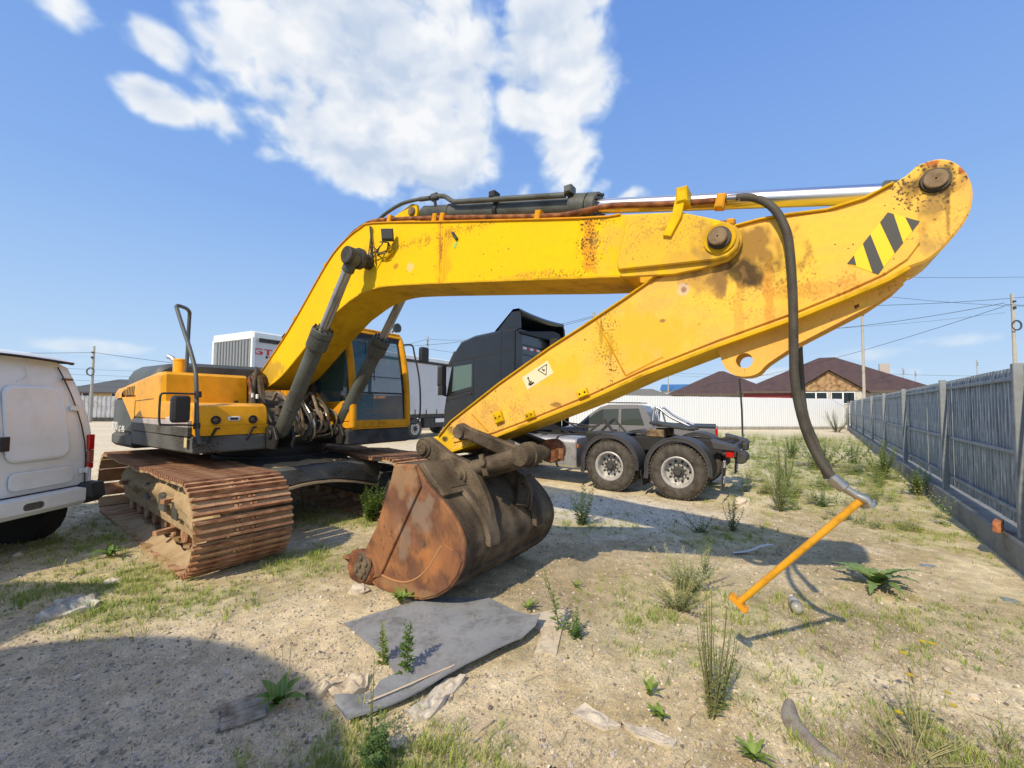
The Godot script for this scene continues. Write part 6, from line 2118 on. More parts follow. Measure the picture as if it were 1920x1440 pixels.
func fences():
	# right: zinc-grey sheets between posts on a concrete footing, coming towards us
	var F := thing("grey_fence", "streaky grey corrugated steel fence on a concrete footing along the right side", "fence")
	var foot := [[5.56, 4.72], [7.69, 7.59], [10.25, 11.2], [12.77, 14.7], [15.3, 18.3], [18.3, 22.4], [21.3, 26.6], [24.3, 30.7], [26.6, 33.9]]
	var start := V(3.5, 0, -1.95)
	var fin := V(26.6, 0, -33.9)
	var pts := [start]
	for p in foot:
		pts.append(V(p[0], 0, -p[1]))
	F.transform = along(start, fin)
	var inv := F.transform.affine_inverse()
	var prev := 0.0
	for i in pts.size() - 1:
		var x0: float = (inv * pts[i]).x
		var x1: float = (inv * pts[i + 1]).x
		var n := maxi(1, int(round((x1 - x0) / 1.1)))
		var sh := sheet((x1 - x0) / n + 0.03, 1.86, 0.13, 0.012).mesh()
		for k in n:
			var o := part("fence_sheet", sh, M.sheet, F)
			o.position = V(x0 + (x1 - x0) * k / n, 0.36 + 0.006 * (k % 2), 0.19 + 0.003 * (k % 2))
			o.rotation.y = PI
			o.position.x += (x1 - x0) / n + 0.015
		for y in [0.54, 1.22, 2.08]:
			var m := MB.new()
			m.box(V((x0 + x1) / 2, y, 0.135), V(x1 - x0, 0.045, 0.03), 0.004)
			part("rail", m, M.post, F)
		var pm := MB.new()
		pm.box(V(x1, 1.26, 0.075), V(0.085, 1.94, 0.085), 0.006)
		part("post", pm, M.post, F)
	var L: float = (inv * fin).x
	var m := MB.new()
	m.box(V(L / 2, 0.14, 0.15), V(L, 0.34, 0.34), 0.02)
	part("footing", m, M.plinth, F)
	# back: white sheets
	var B := thing("white_fence", "long white corrugated steel fence closing the far side of the yard", "fence")
	var a := V(-13.0, 0, -25.7)
	var b := V(26.6, 0, -34.2)
	B.transform = along(b, a)
	var bl: float = (B.transform.affine_inverse() * a).x
	var n := 34
	var w := bl / n
	var sh := sheet(w + 0.02, 2.2, 0.2, 0.02).mesh()
	for k in n:
		var o := part("fence_sheet", sh, M.white_sheet, B)
		o.position = V(k * w, 0.22 + 0.01 * (k % 2), 0.0)
	for y in [0.45, 1.4, 2.36]:
		m = MB.new()
		m.box(V(bl / 2, y, 0.045), V(bl, 0.03, 0.03), 0.0)
		part("rail", m, M.white_rail, B)
	for k in range(0, n + 1, 3):
		m = MB.new()
		m.box(V(k * w, 1.2, 0.07), V(0.07, 2.4, 0.05), 0.006)
		part("post", m, M.white_sheet, B)
	m = MB.new()
	m.box(V(bl / 2, 0.1, 0.0), V(bl, 0.25, 0.25), 0.02)
	part("footing", m, M.concrete, B)
	# far left, beyond the yard
	var G := thing("far_fence", "pale grey corrugated fence in the distance between the van and the excavator", "fence")
	a = V(-48, 0, -30)
	b = V(-13, 0, -40)
	G.transform = along(b, a)
	bl = (G.transform.affine_inverse() * a).x
	n = 16
	w = bl / n
	sh = sheet(w + 0.02, 1.75, 0.28, 0.035).mesh()
	var pale := mat(lin(0.42, 0.45, 0.50), 0.5, T.mottle, 0.3)
	for k in n:
		var o := part("fence_sheet", sh, pale, G)
		o.position = V(k * w, 0.3, 0.0)
	for y in [1.2, 2.0]:
		m = MB.new()
		m.box(V(bl / 2, y, 0.05), V(bl, 0.05, 0.03), 0.0)
		part("rail", m, M.post, G)
	m = MB.new()
	m.box(V(bl / 2, 0.14, 0.0), V(bl, 0.36, 0.2), 0.02)
	part("footing", m, M.deck, G)
	# lone black post
	m = MB.new()
	m.tube([V(0, -0.1, 0), V(-0.02, 1.5, 0.0), V(-0.13, 3.3, 0.0)], 0.05, 10)
	single("black_post", m, M.black, "thin black post leaning a little in front of the white fence", "post", "", W(13.0, 24.1))

func house(called: String, label: String, at: Vector3, turn: float, w: float, d: float, eave: float, peak: float, hip: float, wall: Material, roof: Material) -> Node3D:
	var H := thing(called, label, "house", at, turn)
	var m := MB.new()
	m.box(V(0, eave / 2, 0), V(w, eave, d), 0.0)
	part("wall", m, wall, H)
	var o := 0.5
	var e := [V(-w / 2 - o, eave - 0.15, d / 2 + o), V(w / 2 + o, eave - 0.15, d / 2 + o), V(w / 2 + o, eave - 0.15, -d / 2 - o), V(-w / 2 - o, eave - 0.15, -d / 2 - o)]
	var r0 := V(-hip / 2, peak, 0)
	var r1 := V(hip / 2, peak, 0)
	for f in [[e[0], e[1], r1, r0], [e[2], e[3], r0, r1], [e[1], e[2], r1, r1], [e[3], e[0], r0, r0]]:
		m = MB.new()
		m.q(f[0], f[1], f[2], f[3])
		part("roof_slope", m, roof, H)
	m = MB.new()
	for i in 4:
		m.bar(e[i] + V(0, -0.08, 0), e[(i + 1) % 4] + V(0, -0.08, 0), 0.12, 0.2)
	part("eaves_board", m, mat(lin(0.1, 0.07, 0.06), 0.6), H)
	m = MB.new()
	m.q(e[3], e[2], e[1], e[0])
	part("soffit", m, mat(lin(0.2, 0.15, 0.12), 0.8), H)
	return H

func house_window(H: Node3D, x: float, y: float, z: float, w: float, h: float):
	var m := MB.new()
	m.box(V(x, y, z), V(w, h, 0.08), 0.0)
	var o := part("window", m, M.white, H)
	m = MB.new()
	m.box(V(x - w / 4, y, z + 0.045), V(w / 2 - 0.12, h - 0.14, 0.02))
	m.box(V(x + w / 4, y, z + 0.045), V(w / 2 - 0.12, h - 0.14, 0.02))
	part("pane", m, M.dark_glass, o)

func houses():
	var brown := mat(lin(0.085, 0.052, 0.047), 0.6, T.mottle, 0.3)
	var block := mat(lin(0.5, 0.5, 0.47), 0.9, T.mottle, 0.4)
	# large house, right of the middle: its timber gable looks at us
	var H := house("brown_roof_house", "large house with a broad brown hip roof and an unfinished timber gable", W(37.0, 50.0), -0.62, 16.0, 13.0, 3.6, 7.6, 1.5, block, brown)
	var m := MB.new()
	m.prism(pv([-2.9, 3.4, 2.9, 3.4, 0, 5.45]), 6.4, 8.2, 0.0)
	part("gable", m, mat(lin(0.40, 0.27, 0.15), 0.9, T.grime, 0.6), H)
	for s in [-1.0, 1.0]:
		m = MB.new()
		m.bar(V(s * 3.3, 3.25, 7.4), V(0, 5.6, 7.4), 2.4, 0.1)
		part("gable_roof", m, brown, H)
	m = MB.new()
	m.box(V(0, 1.7, 7.3), V(5.4, 3.4, 1.6))
	part("porch_wall", m, block, H)
	for x in [-1.1, 1.1]:
		house_window(H, x, 2.7, 8.15, 1.9, 1.2)
	for x in [-6.8, -4.6, 4.6, 6.8]:
		house_window(H, x, 2.4, 6.55, 1.6, 1.3)
	m = MB.new()
	m.box(V(-5.5, 2.6, 6.58), V(4.8, 1.2, 0.06))
	part("red_cladding", m, mat(lin(0.25, 0.03, 0.035), 0.6), H)
	m = MB.new()
	m.box(V(5.2, 5.9, -1.0), V(0.9, 1.6, 0.7))
	part("chimney", m, mat(lin(0.45, 0.42, 0.4), 0.9), H)
	var H2 := house("brown_roof_house", "smaller brown hip-roofed house left of the one with the timber gable", W(29.5, 60.0), -0.45, 12.0, 11.0, 3.5, 6.7, 0.6, block, brown)
	for x in [-3.0, 0.5, 3.5]:
		house_window(H2, x, 2.4, 5.05, 1.5, 1.3)
	var H3 := house("grey_roof_house", "low house with a dull grey roof just above the white fence beside the arm", W(17.5, 58.0), -0.3, 9.0, 8.0, 2.7, 4.0, 3.0, mat(lin(0.42, 0.40, 0.36), 0.9), mat(lin(0.16, 0.16, 0.15), 0.8))
	house_window(H3, 1.0, 1.9, 4.05, 1.5, 1.2)
	var Y := house("yellow_house", "yellow house with a grey hip roof beyond the far left fence", W(-54.5, 62.0), 0.55, 14.0, 10.0, 2.9, 4.7, 4.0, mat(lin(0.55, 0.42, 0.16), 0.9), mat(lin(0.09, 0.10, 0.105), 0.7))
	for x in [-4.5, -1.0, 2.5, 5.3]:
		house_window(Y, x, 2.0, 5.05, 1.4, 1.4)
	var bl := mat(lin(0.04, 0.16, 0.38), 0.5)
	for c in [[40.0, 95.0, 12.0, "blue-roofed shed far behind the smaller brown roof"], [51.0, 98.0, 16.0, "blue-roofed hall far behind, left of the broad brown roof"], [86.0, 120.0, 18.0, "blue-roofed hall far away behind the broad brown roof"]]:
		var S := thing("blue_roof_shed", c[3], "shed", W(c[0], c[1]), -0.4)
		m = MB.new()
		m.box(V(0, 2.6, 0), V(c[2], 5.2, 10))
		part("wall", m, mat(lin(0.45, 0.47, 0.5), 0.8), S)
		m = MB.new()
		m.prism(pv([-5.6, 5.1, 5.6, 5.1, 0, 6.6]), -c[2] / 2 - 0.3, c[2] / 2 + 0.3)
		var rf := part("roof", m, bl, S)
		rf.rotation.y = PI / 2
	# wooded rise at the edge of sight
	m = MB.new()
	var rows := []
	for i in 61:
		var a := lerpf(-1.2, 1.2, i / 60.0)
		var hgt := 5.0 + 2.5 * n1.get_noise_1d(a * 6.0) + 1.5 * n2.get_noise_1d(a * 25.0)
		var p := V(sin(a) * 420, 0, -cos(a) * 420)
		rows.append([p, p * 1.01 + V(0, hgt, 0), p * 1.1 + V(0, hgt, 0), p * 1.12])
	m.loft(rows, false, 1)
	struct("tree_line", m, mat(lin(0.05, 0.07, 0.05), 1.0))

func pole(label: String, at: Vector3, h: float, lean: float, coil := false) -> Node3D:
	var P := thing("power_pole", label, "power pole", at, 0.0)
	var m := MB.new()
	m.lathe(V(0, -0.2, 0), V(lean, 1, 0), [Vector2(0, 0.15), Vector2(h + 0.2, 0.10), Vector2(h + 0.2, 0)], 4)
	part("shaft", m, mat(lin(0.42, 0.41, 0.37), 0.9, T.mottle, 0.6), P)
	m = MB.new()
	m.box(V(lean * h, h - 0.5, 0.12), V(0.14, 0.1, 0.1), 0.01)
	m.box(V(lean * h, h - 0.9, 0.12), V(0.12, 0.16, 0.1), 0.01)
	part("insulator_bracket", m, M.deck, P)
	if coil:
		m = MB.new()
		for k in 2:
			var pts := []
			for i in 19:
				var a := TAU * i / 18
				pts.append(V(lean * h + (0.27 + 0.04 * k) * cos(a), h - 2.0 + (0.27 + 0.04 * k) * sin(a), 0.16 + 0.03 * k))
			m.tube(pts, 0.022, 6, false)
		part("cable_coil", m, M.black, P)
	return P

func wire(label: String, a: Vector3, b: Vector3, sag: float, r := 0.016):
	var m := MB.new()
	var pts := []
	var mid := (a + b) / 2
	for i in 25:
		var f := i / 24.0
		pts.append(a.lerp(b, f) - V(0, sag * 4 * f * (1 - f), 0) - mid)
	m.tube(pts, r, 5, false)
	single("overhead_wire", m, M.black, label, "power line", "overhead wires between the poles", mid)

func power_lines():
	pole("concrete power pole behind the right fence with wires running to it from the left", W(31.0, 26.2), 8.9, 0.0, true)
	pole("pale concrete pole in front of the broad brown roof, topped by the arm", W(28.5, 34.5), 10.2, 0.0)
	pole("pole tip rising just above the arm near its middle", W(6.9, 36.0), 9.6, 0.0)
	pole("grey power pole with a coil of cable, between the van and the excavator", W(-32.5, 33.0), 5.9, 0.0, true)
	pole("pole standing above the trailer roof beside the tractor truck's cab", W(-9.6, 48.0), 9.3, 0.0)
	pole("thin far pole above the right fence, the middle one of three", W(72.0, 76.0), 8.5, 0.0)
	pole("thin far pole above the right fence, left of the other two", W(62.5, 68.0), 8.2, 0.0)
	pole("thin far pole above the right fence, nearest the tall concrete pole", W(82.0, 75.0), 10.4, 0.0)
	pole("far pole over the smaller brown roof's left end", W(33.0, 90.0), 10.5, 0.0)
	wire("highest wire, leaving the right edge level with the hazard sign", V(60, 15.6, -43), V(18, 11.9, -32), 0.35)
	wire("sagging wire second from the top at the right edge", V(60, 12.0, -42), V(16, 12.6, -34), 0.9)
	wire("wire that meets the top of the tall pole at the right edge", V(45, 10.9, -31), V(21, 8.9, -30), 0.4)
	wire("wire climbing from the arm's lug to the tall right pole's bracket", V(30.4, 8.3, -26.1), V(14, 7.3, -33), 0.6)
	wire("steep wire running down left from the tall right pole", V(30.4, 8.1, -26.1), V(26, 4.6, -60), 0.8)
	wire("wire from the tall right pole out of the frame to the right", V(30.4, 8.2, -26.1), V(44, 9.0, -24), 0.5)
	wire("low far wire between the thin poles above the right fence", V(110, 8.6, -80), V(45, 7.6, -66), 0.7, 0.02)
	wire("faint wire under the one that climbs to the tall right pole", V(30.4, 7.7, -26.1), V(14, 7.9, -34), 0.5, 0.008)
	wire("upper wire from the coiled pole towards the excavator", V(-32.5, 5.4, -33), V(-16, 4.2, -40), 0.3)
	wire("upper wire from the coiled pole over the van roof", V(-32.5, 5.4, -33), V(-58, 6.2, -36), 0.3)
	for k in 5:
		wire(["second", "third", "fourth", "fifth", "lowest"][k] + " wire from the top on the coiled pole at the left", V(-60, 5.3 - 0.55 * k, -38), V(-14, 4.2 - 0.5 * k, -42), 0.25, 0.011)
	wire("wire from the pole above the trailer towards the tractor truck", V(-9.6, 9.0, -48), V(6.9, 9.2, -36), 0.8)
	wire("lower wire from the pole above the trailer", V(-9.6, 7.9, -48), V(4.0, 7.4, -46), 0.5)
	wire("wire from the pole above the trailer to the left behind the cab", V(-9.6, 9.0, -48), V(-32, 5.4, -52), 0.6)
	wire("wire falling behind the tractor truck's spoiler", V(6.9, 9.3, -36), V(-20, 7.5, -42), 1.2)
	wire("far wire above the two brown roofs", V(80, 9.0, -90), V(22, 8.6, -86), 0.5, 0.018)
	wire("far lower wire above the smaller brown roof", V(70, 7.2, -84), V(20, 7.9, -80), 0.4, 0.014)
# ---- litter ----
func crumpled(outline: Array, thick: float, rough: float, sd: float, freq := 6.0) -> MB:
	# a thin sheet lying on the ground: outline in x, d about its middle, its surface buckled
	var m := MB.new()
	var poly := PackedVector2Array(outline)
	var box := Rect2(poly[0], Vector2.ZERO)
	for p in poly:
		box = box.expand(p)
	var n := 16
	var grid := []
	var c := box.get_center()
	for i in n + 1:
		var row := []
		for j in poly.size() * 3:
			var a := j / 3
			var p: Vector2 = poly[a].lerp(poly[(a + 1) % poly.size()], (j % 3) / 3.0)
			p = c + (p - c) * (i / float(n)) + (Vector2(n1.get_noise_2d(p.x * 15 + sd, p.y * 15), n2.get_noise_2d(p.x * 15, p.y * 15 + sd)) * 0.012 if i == n else Vector2.ZERO)
			var y := thick + rough * absf(n1.get_noise_2d(p.x * freq + sd, p.y * freq)) + rough * 0.4 * n3.get_noise_2d(p.x * freq * 3, p.y * freq * 3 + sd)
			row.append(V(p.x, maxf(0.004, y), -p.y))
		grid.append(row)
	m.loft(grid, true, 1)
	var edge := []
	for p in grid[n]:
		edge.append(V(p.x, -0.02, p.z))
	m.loft([grid[n], edge], true, 2)
	return m

func rel(a: Array) -> Array:   # world x, d pairs to their middle and offsets from it
	var pts := pv(a)
	var c := Vector2.ZERO
	for p in pts:
		c += p / pts.size()
	return [c, pts.map(func(p): return p - c)]

func sheet_thing(called: String, outline: Array, material: Material, thick: float, rough: float, sd: float, label: String, category: String, freq := 6.0) -> MeshInstance3D:
	var r := rel(outline)
	return single(called, crumpled(r[1], thick, rough, sd, freq), material, label, category, "", W(r[0].x, r[0].y))

func litter():
	# rubber mat: one long tongue towards us, its right edge curled up
	var mm := mat(lin(0.26, 0.285, 0.315), 0.85, T.mottle, 1.1, 0.0, T.fine, 0.15)
	var c := Vector2(-0.4, 3.1)
	var near := pv([-0.97, 2.47, -0.86, 2.345, -0.76, 2.39, -0.63, 2.475, -0.50, 2.57, -0.38, 2.675, -0.27, 2.79, -0.1, 2.94, 0.09, 3.10, 0.19, 3.24, 0.235, 3.38])
	var far := pv([-0.99, 2.50, -0.86, 2.56, -0.80, 2.60, -0.79, 2.70, -0.72, 2.78, -0.80, 2.90, -0.93, 3.05, -1.28, 3.38, -1.02, 3.60, -0.72, 3.83, -0.18, 3.84])
	var m := MB.new()
	var rows := []
	var low := []
	for i in 31:
		var f := i / 30.0 * 10.0
		var k := mini(9, int(f))
		var a: Vector2 = near[k].lerp(near[k + 1], f - k)
		var b: Vector2 = far[k].lerp(far[k + 1], f - k)
		var row := []
		var row2 := []
		for j in 17:
			var g := j / 16.0
			var p := a.lerp(b, g)
			var y := 0.022 + 0.012 * n1.get_noise_2d(p.x * 3, p.y * 3) + 0.035 * exp(-g * 9.0) * smoothstep(0.2, 0.6, i / 30.0) + 0.025 * exp(-g * 6.0)
			y += 0.03 * smoothstep(0.88, 1.0, i / 30.0) * (1 - g) * (1 - g) + 0.05 * smoothstep(0.14, 0.0, i / 30.0) * g
			row.append(V(p.x - c.x, y, -(p.y - c.y)))
			row2.append(V(p.x - c.x, y - 0.009, -(p.y - c.y)))
		rows.append(row)
		low.append(row2)
	m.loft(rows, false, 1, true)
	m.loft(low, false, 2)
	for e in [[0, false], [16, true]]:
		var s := []
		for i in 31:
			s.append([rows[i][e[0]], low[i][e[0]]])
		m.loft(s, false, 3, e[1])
	for e in [[0, true], [30, false]]:
		var s := []
		for j in 17:
			s.append([rows[e[0]][j], low[e[0]][j]])
		m.loft(s, false, 4, e[1])
	var mo := single("rubber_mat", m, mm, "big torn grey rubber mat lying in front of the bucket", "mat", "", W(c.x, c.y))
	m = MB.new()
	var tr := []
	for i in 15:
		var p := Vector2(-0.80, 2.475).lerp(Vector2(-0.31, 2.86), i / 14.0) - c
		tr.append([V(p.x, 0.043 + 0.003 * n1.get_noise_1d(i * 0.7), -p.y + 0.004), V(p.x - 0.004, 0.043, -p.y - 0.009 - 0.004 * n2.get_noise_1d(i * 0.9))])
	m.loft(tr, false, 1, true)
	part("sand_streak", m, mat(lin(0.62, 0.5, 0.33), 1.0), mo)
	var rag := mat(lin(0.55, 0.57, 0.54), 0.8, T.grime, 2.0)
	sheet_thing("crumpled_bag", [-3.66, 3.36, -3.76, 3.52, -3.82, 3.66, -3.72, 3.80, -3.58, 3.76, -3.44, 3.66, -3.44, 3.55, -3.55, 3.46], rag, 0.015, 0.10, 3.0, "crumpled pale grey plastic bag lying in the shade left of the track", "bag", 5.0)
	sheet_thing("plastic_sheet", [-0.57, 2.44, -0.50, 2.37, -0.43, 2.40, -0.36, 2.55, -0.27, 2.74, -0.38, 2.72], mat(lin(0.60, 0.57, 0.50), 0.5, T.mottle, 2.0), 0.012, 0.05, 8.0, "dirty clear plastic sheet sticking out from under the mat's near edge", "plastic sheet")
	var card := mat(lin(0.60, 0.55, 0.45), 0.9, T.grime, 2.5)
	sheet_thing("cardboard_scrap", [-1.07, 2.60, -0.98, 2.74, -0.87, 2.76, -0.85, 2.62, -0.95, 2.54], card, 0.02, 0.06, 12.0, "crumpled cardboard scrap left of the mat's narrow end", "cardboard")
	sheet_thing("cardboard_scrap", [-1.18, 2.56, -1.06, 2.70, -1.02, 2.69, -1.1, 2.57], card, 0.02, 0.07, 18.0, "narrow folded cardboard strip beside the larger cardboard scrap", "cardboard")
	sheet_thing("flattened_box", [0.05, 3.52, 0.38, 3.66, 0.52, 3.66, 0.40, 3.35, 0.33, 3.02, 0.17, 3.02, 0.24, 3.3], mat(lin(0.62, 0.55, 0.42), 0.95, T.mottle, 2.0), 0.008, 0.02, 22.0, "flattened pale cardboard half under the mat's right corner", "cardboard")
	# old board with deep grain
	var pos := W(-1.465, 2.45)
	var B := thing("weathered_board", "weathered grey plank piece lying in the shade by the broad-leaved weed", "board", pos, 0.62)
	for k in 4:
		m = MB.new()
		m.box(V(rng.randf_range(-0.01, 0.01), 0.014 + 0.003 * (k % 2), -0.09 + 0.06 * k), V(0.22 + rng.randf_range(-0.02, 0.02), 0.02, 0.056), 0.006)
		part("plank", m, mat(lin(0.44, 0.40, 0.34), 0.95, T.grime, 2.5, 0.0, T.fine, 0.5) if k == 0 else (B.get_node("plank") as MeshInstance3D).material_override, B)
	# stones and slabs
	var pale := mat(lin(0.64, 0.59, 0.49), 0.95, T.mottle, 2.0, 0.0, T.fine, 0.4)
	single("stone", rock(0.055, 0.02, 0.045, 3), pale, "flat whitish stone chip in the grass below the mat's narrow end", "stone", "", W(-0.56, 2.23))
	single("stone", rock(0.09, 0.05, 0.07, 5), pale, "whitish lump by the bucket's side cutter", "stone", "", W(-1.38, 3.97))
	single("stone", rock(0.07, 0.035, 0.06, 6), pale, "pale stone in the sunny grass left of the track", "stone", "", W(-3.75, 4.1))
	single("stone", rock(0.16, 0.10, 0.12, 9), pale, "pale block beyond the weeds, right of the truck's mud flap", "stone", "", W(4.0, 7.5))
	sheet_thing("plaster_slab", [0.34, 2.46, 0.44, 2.52, 0.55, 2.42, 0.60, 2.36, 0.50, 2.34], pale, 0.015, 0.02, 31.0, "broken whitish plaster slab in the foreground, left one of the pair", "slab")
	sheet_thing("plaster_slab", [0.60, 2.38, 0.76, 2.34, 0.86, 2.26, 0.82, 2.22, 0.66, 2.30], pale, 0.012, 0.02, 33.0, "broken whitish plaster slab in the foreground, right one of the pair", "slab")
	sheet_thing("powder_patch", [-0.42, 2.40, -0.20, 2.46, -0.08, 2.40, -0.16, 2.30, -0.36, 2.30], mat(lin(0.55, 0.47, 0.33), 1.0, T.mottle, 1.0, 0.0, T.fine, 0.6), 0.004, 0.012, 36.0, "spilled pale lime patch right of the plastic sheet", "spill")
	# curved concrete kerb piece sunk in the ground
	m = MB.new()
	var arc := spline([V(1.63, 2.56, 0), V(1.565, 2.45, 0), V(1.54, 2.34, 0), V(1.56, 2.22, 0), V(1.61, 2.12, 0)], 6)
	var rr := []
	for i in arc.size():
		var p: Vector3 = arc[i]
		var d: Vector3 = (arc[mini(i + 1, arc.size() - 1)] - arc[maxi(i - 1, 0)]).normalized()
		var nn := Vector2(-d.y, d.x)
		var wd := 0.055 * sin(PI * clampf(0.12 + 0.88 * i / arc.size(), 0, 1)) + 0.01
		var row := []
		for k in 7:
			var f := k / 6.0 * 2 - 1
			row.append(V(p.x - 1.57 + nn.x * wd * f, -0.02 + 0.05 * sqrt(maxf(0, 1 - f * f)) + 0.004 * n3.get_noise_2d(i, k), -(p.y - 2.35 + nn.y * wd * f)))
		rr.append(row)
	m.loft(rr, false, 1, true)
	single("concrete_arc", m, mat(lin(0.33, 0.31, 0.29), 0.95, T.grime, 2.0, 0.0, T.fine, 0.5), "curved grey concrete piece half sunk in the right foreground", "concrete", "", W(1.57, 2.35))
	# plastic bottle
	var bo := thing("plastic_bottle", "dusty clear plastic bottle lying by the loose pipe's shadow", "bottle", W(2.435, 3.73, 0.045), 0.0)
	bo.rotation.y = 1.15
	m = MB.new()
	m.lathe(V(-0.13, 0, 0), V(1, 0, 0), [Vector2(0, 0), Vector2(0.0, 0.03), Vector2(0.015, 0.042), Vector2(0.10, 0.044), Vector2(0.105, 0.040), Vector2(0.115, 0.044), Vector2(0.18, 0.042), Vector2(0.215, 0.03), Vector2(0.25, 0.014), Vector2(0.265, 0.014)], 18, true)
	part("bottle_body", m, mat(lin(0.42, 0.44, 0.43), 0.25, T.grime, 3.0), bo)
	m = MB.new()
	m.cyl(V(0.13, 0, 0), V(0.15, 0, 0), 0.016, 12, 0.002)
	part("cap", m, M.white_print, bo)
	# brick on the footing, with its holes
	var inv := Transform3D(Basis(), V(5.65, 0.31, -4.98))
	var bk := thing("hollow_brick", "orange hollow brick standing on the fence footing at the right edge", "brick", V(5.66, 0.312, -5.02), 0.62)
	m = MB.new()
	var holes := []
	for i in 4:
		for k in 3:
			holes.append([-0.082 + 0.055 * i + (0.012 if k == 1 else 0.0), -0.035 + 0.036 * k, 0.0125])
	m.prism(holed(rounded(0.25, 0.12, 0.006, 2), []), 0.0, 0.06)
	m.xf = Transform3D(Basis(), V(0, 0.06, 0))
	var b2 := MB.new()
	b2.xf = m.xf
	b2.prism(rounded(0.25, 0.12, 0.006, 2), -0.032, 0.032)
	part("body", b2, mat(lin(0.50, 0.20, 0.09), 0.9, T.grime, 4.0), bk)
	for h in holes:
		b2 = MB.new()
		b2.xf = m.xf
		b2.box(V(h[0], h[1], 0.0322), V(0.034, 0.018, 0.002))
		part("hole", b2, M.black, bk)
	for c2 in [[4.57, 4.75, 0.09, "pale blue glass shard on the sand near the fence"], [4.5, 3.92, 0.06, "smaller pale blue glass shard nearer the right edge"]]:
		sheet_thing("glass_shard", [c2[0] - c2[2], c2[1], c2[0] - c2[2] * 0.3, c2[1] + 0.07, c2[0] + c2[2], c2[1] + 0.02, c2[0] + c2[2] * 0.5, c2[1] - 0.05], mat(lin(0.22, 0.27, 0.30), 0.3), 0.006, 0.015, c2[0], c2[3], "shard")
	# timber offcuts by the fence
	var k := 0
	for c2 in [[8.8, 12.8, 0.5, 1.3], [9.3, 12.3, -0.1, 1.6], [9.0, 11.5, 0.3, 1.1], [9.7, 11.9, 0.9, 0.9]]:
		m = MB.new()
		m.box(V(0, 0.05, 0), V(c2[3], 0.07, 0.14), 0.01)
		var o := single("timber_offcut", m, mat(lin(0.30, 0.29, 0.27), 0.9, T.grime, 1.5), ["farthest grey timber offcut in the weeds by the fence", "long grey timber offcut lying in the weeds by the fence", "nearest grey timber offcut in the weeds by the fence", "short slanting timber offcut next to the fence footing"][k], "timber", "timber offcuts by the fence", W(c2[0], c2[1]))
		o.rotation.y = c2[2]
		k += 1
	m = MB.new()
	m.tube(spline([V(-0.06, 0.012, 0.08), V(0.0, 0.02, 0.0), V(0.05, 0.012, -0.07)], 4), 0.006, 5)
	single("stick", m, M.wood, "dark short stick on the bare sand, right foreground", "stick", "", W(2.6, 2.84))
	sheet_thing("black_bag", [0.0, 2.0, 0.1, 2.06, 0.22, 2.05, 0.25, 1.97, 0.1, 1.95], M.plastic, 0.03, 0.08, 41.0, "crumpled black plastic scrap at the bottom edge of the picture", "plastic scrap", 9.0)
	# strip of pale plastic where the boom's shadow ends
	m = MB.new()
	var st := []
	for p in spline([V(-0.35, 0.01, 0.02), V(-0.15, 0.03, 0.0), V(0.05, 0.1, 0.0), V(0.16, 0.10, 0.03), V(0.22, 0.03, 0.06)], 5):
		st.append([p + V(0, 0, -0.03), p + V(0, 0.004, 0.03)])
	m.loft(st, false, 1)
	single("plastic_strip", m, mat(lin(0.55, 0.55, 0.54), 0.4), "curled whitish plastic strip beside the loose pipe", "plastic strip", "", W(2.95, 5.1))

func rock(a: float, b: float, c: float, sd: int) -> MB:
	var m := MB.new()
	var rows := []
	for i in 7:
		var e := -PI / 2 + PI * i / 6.0
		var row := []
		for j in 9:
			var p := V(cos(TAU * j / 9) * cos(e), sin(e), sin(TAU * j / 9) * cos(e))
			var k := 1.0 + 0.5 * n1.get_noise_3d(p.x * 1.3 + sd, p.y * 1.3, p.z * 1.3)
			row.append(V(p.x * a * k, p.y * b * k + b * 0.5, p.z * c * k))
		rows.append(row)
	m.loft(rows, true, -1, true)
	return m

# ---- plants ----
func leaf_mesh(l: float, w: float, arch: float, lobes: int, fold := 0.25) -> ArrayMesh:
	# grows along +x from its base, arching up and then down, edges toothed where lobes > 0
	var m := MB.new()
	var n := 12 if lobes == 0 else lobes * 4
	var rows := []
	for i in n + 1:
		var f := i / float(n)
		var hw := w / 2 * pow(sin(PI * clampf(0.06 + 0.94 * pow(f, 0.75), 0, 1)), 0.8)
		if lobes > 0:
			hw *= 0.55 + 0.55 * absf(sin(PI * f * lobes))
		var x := l * f * (1 - 0.15 * arch * f)
		var y := l * arch * (1.1 * f - 1.25 * f * f)
		rows.append([V(x - (0.15 * hw if lobes > 0 else 0.0), y + hw * fold, -hw), V(x, y, 0), V(x - (0.15 * hw if lobes > 0 else 0.0), y + hw * fold, hw)])
	m.loft(rows, false, 1, true)
	return m.mesh()

func leaf_mat(r: float, g: float, b: float) -> StandardMaterial3D:
	var m := mat(lin(r, g, b), 0.6, T.mottle, 6.0)
	m.backlight_enabled = true
	m.backlight = Color(0.45, 0.5, 0.2)
	return m

func rosette(label: String, at: Vector3, n: int, l: float, w: float, arch: float, lobes: int, m: Material, up := 0.25) -> Node3D:
	var P := thing("broad_leaved_weed", label, "weed", at, rng.randf() * TAU)
	var shapes := [leaf_mesh(l, w, arch, lobes), leaf_mesh(l * 0.8, w * 0.9, arch * 1.2, lobes), leaf_mesh(l * 0.6, w * 0.8, arch * 0.9, lobes)]
	for k in n:
		var o := part("leaf", shapes[k % 3], m, P)
		o.transform = Transform3D(Basis(V(0, 1, 0), 2.4 * k + rng.randf_range(-0.3, 0.3)) * Basis(V(0, 0, 1), up + 0.5 * k / n + rng.randf_range(-0.12, 0.12)), V(0, 0.01, 0))
	return P

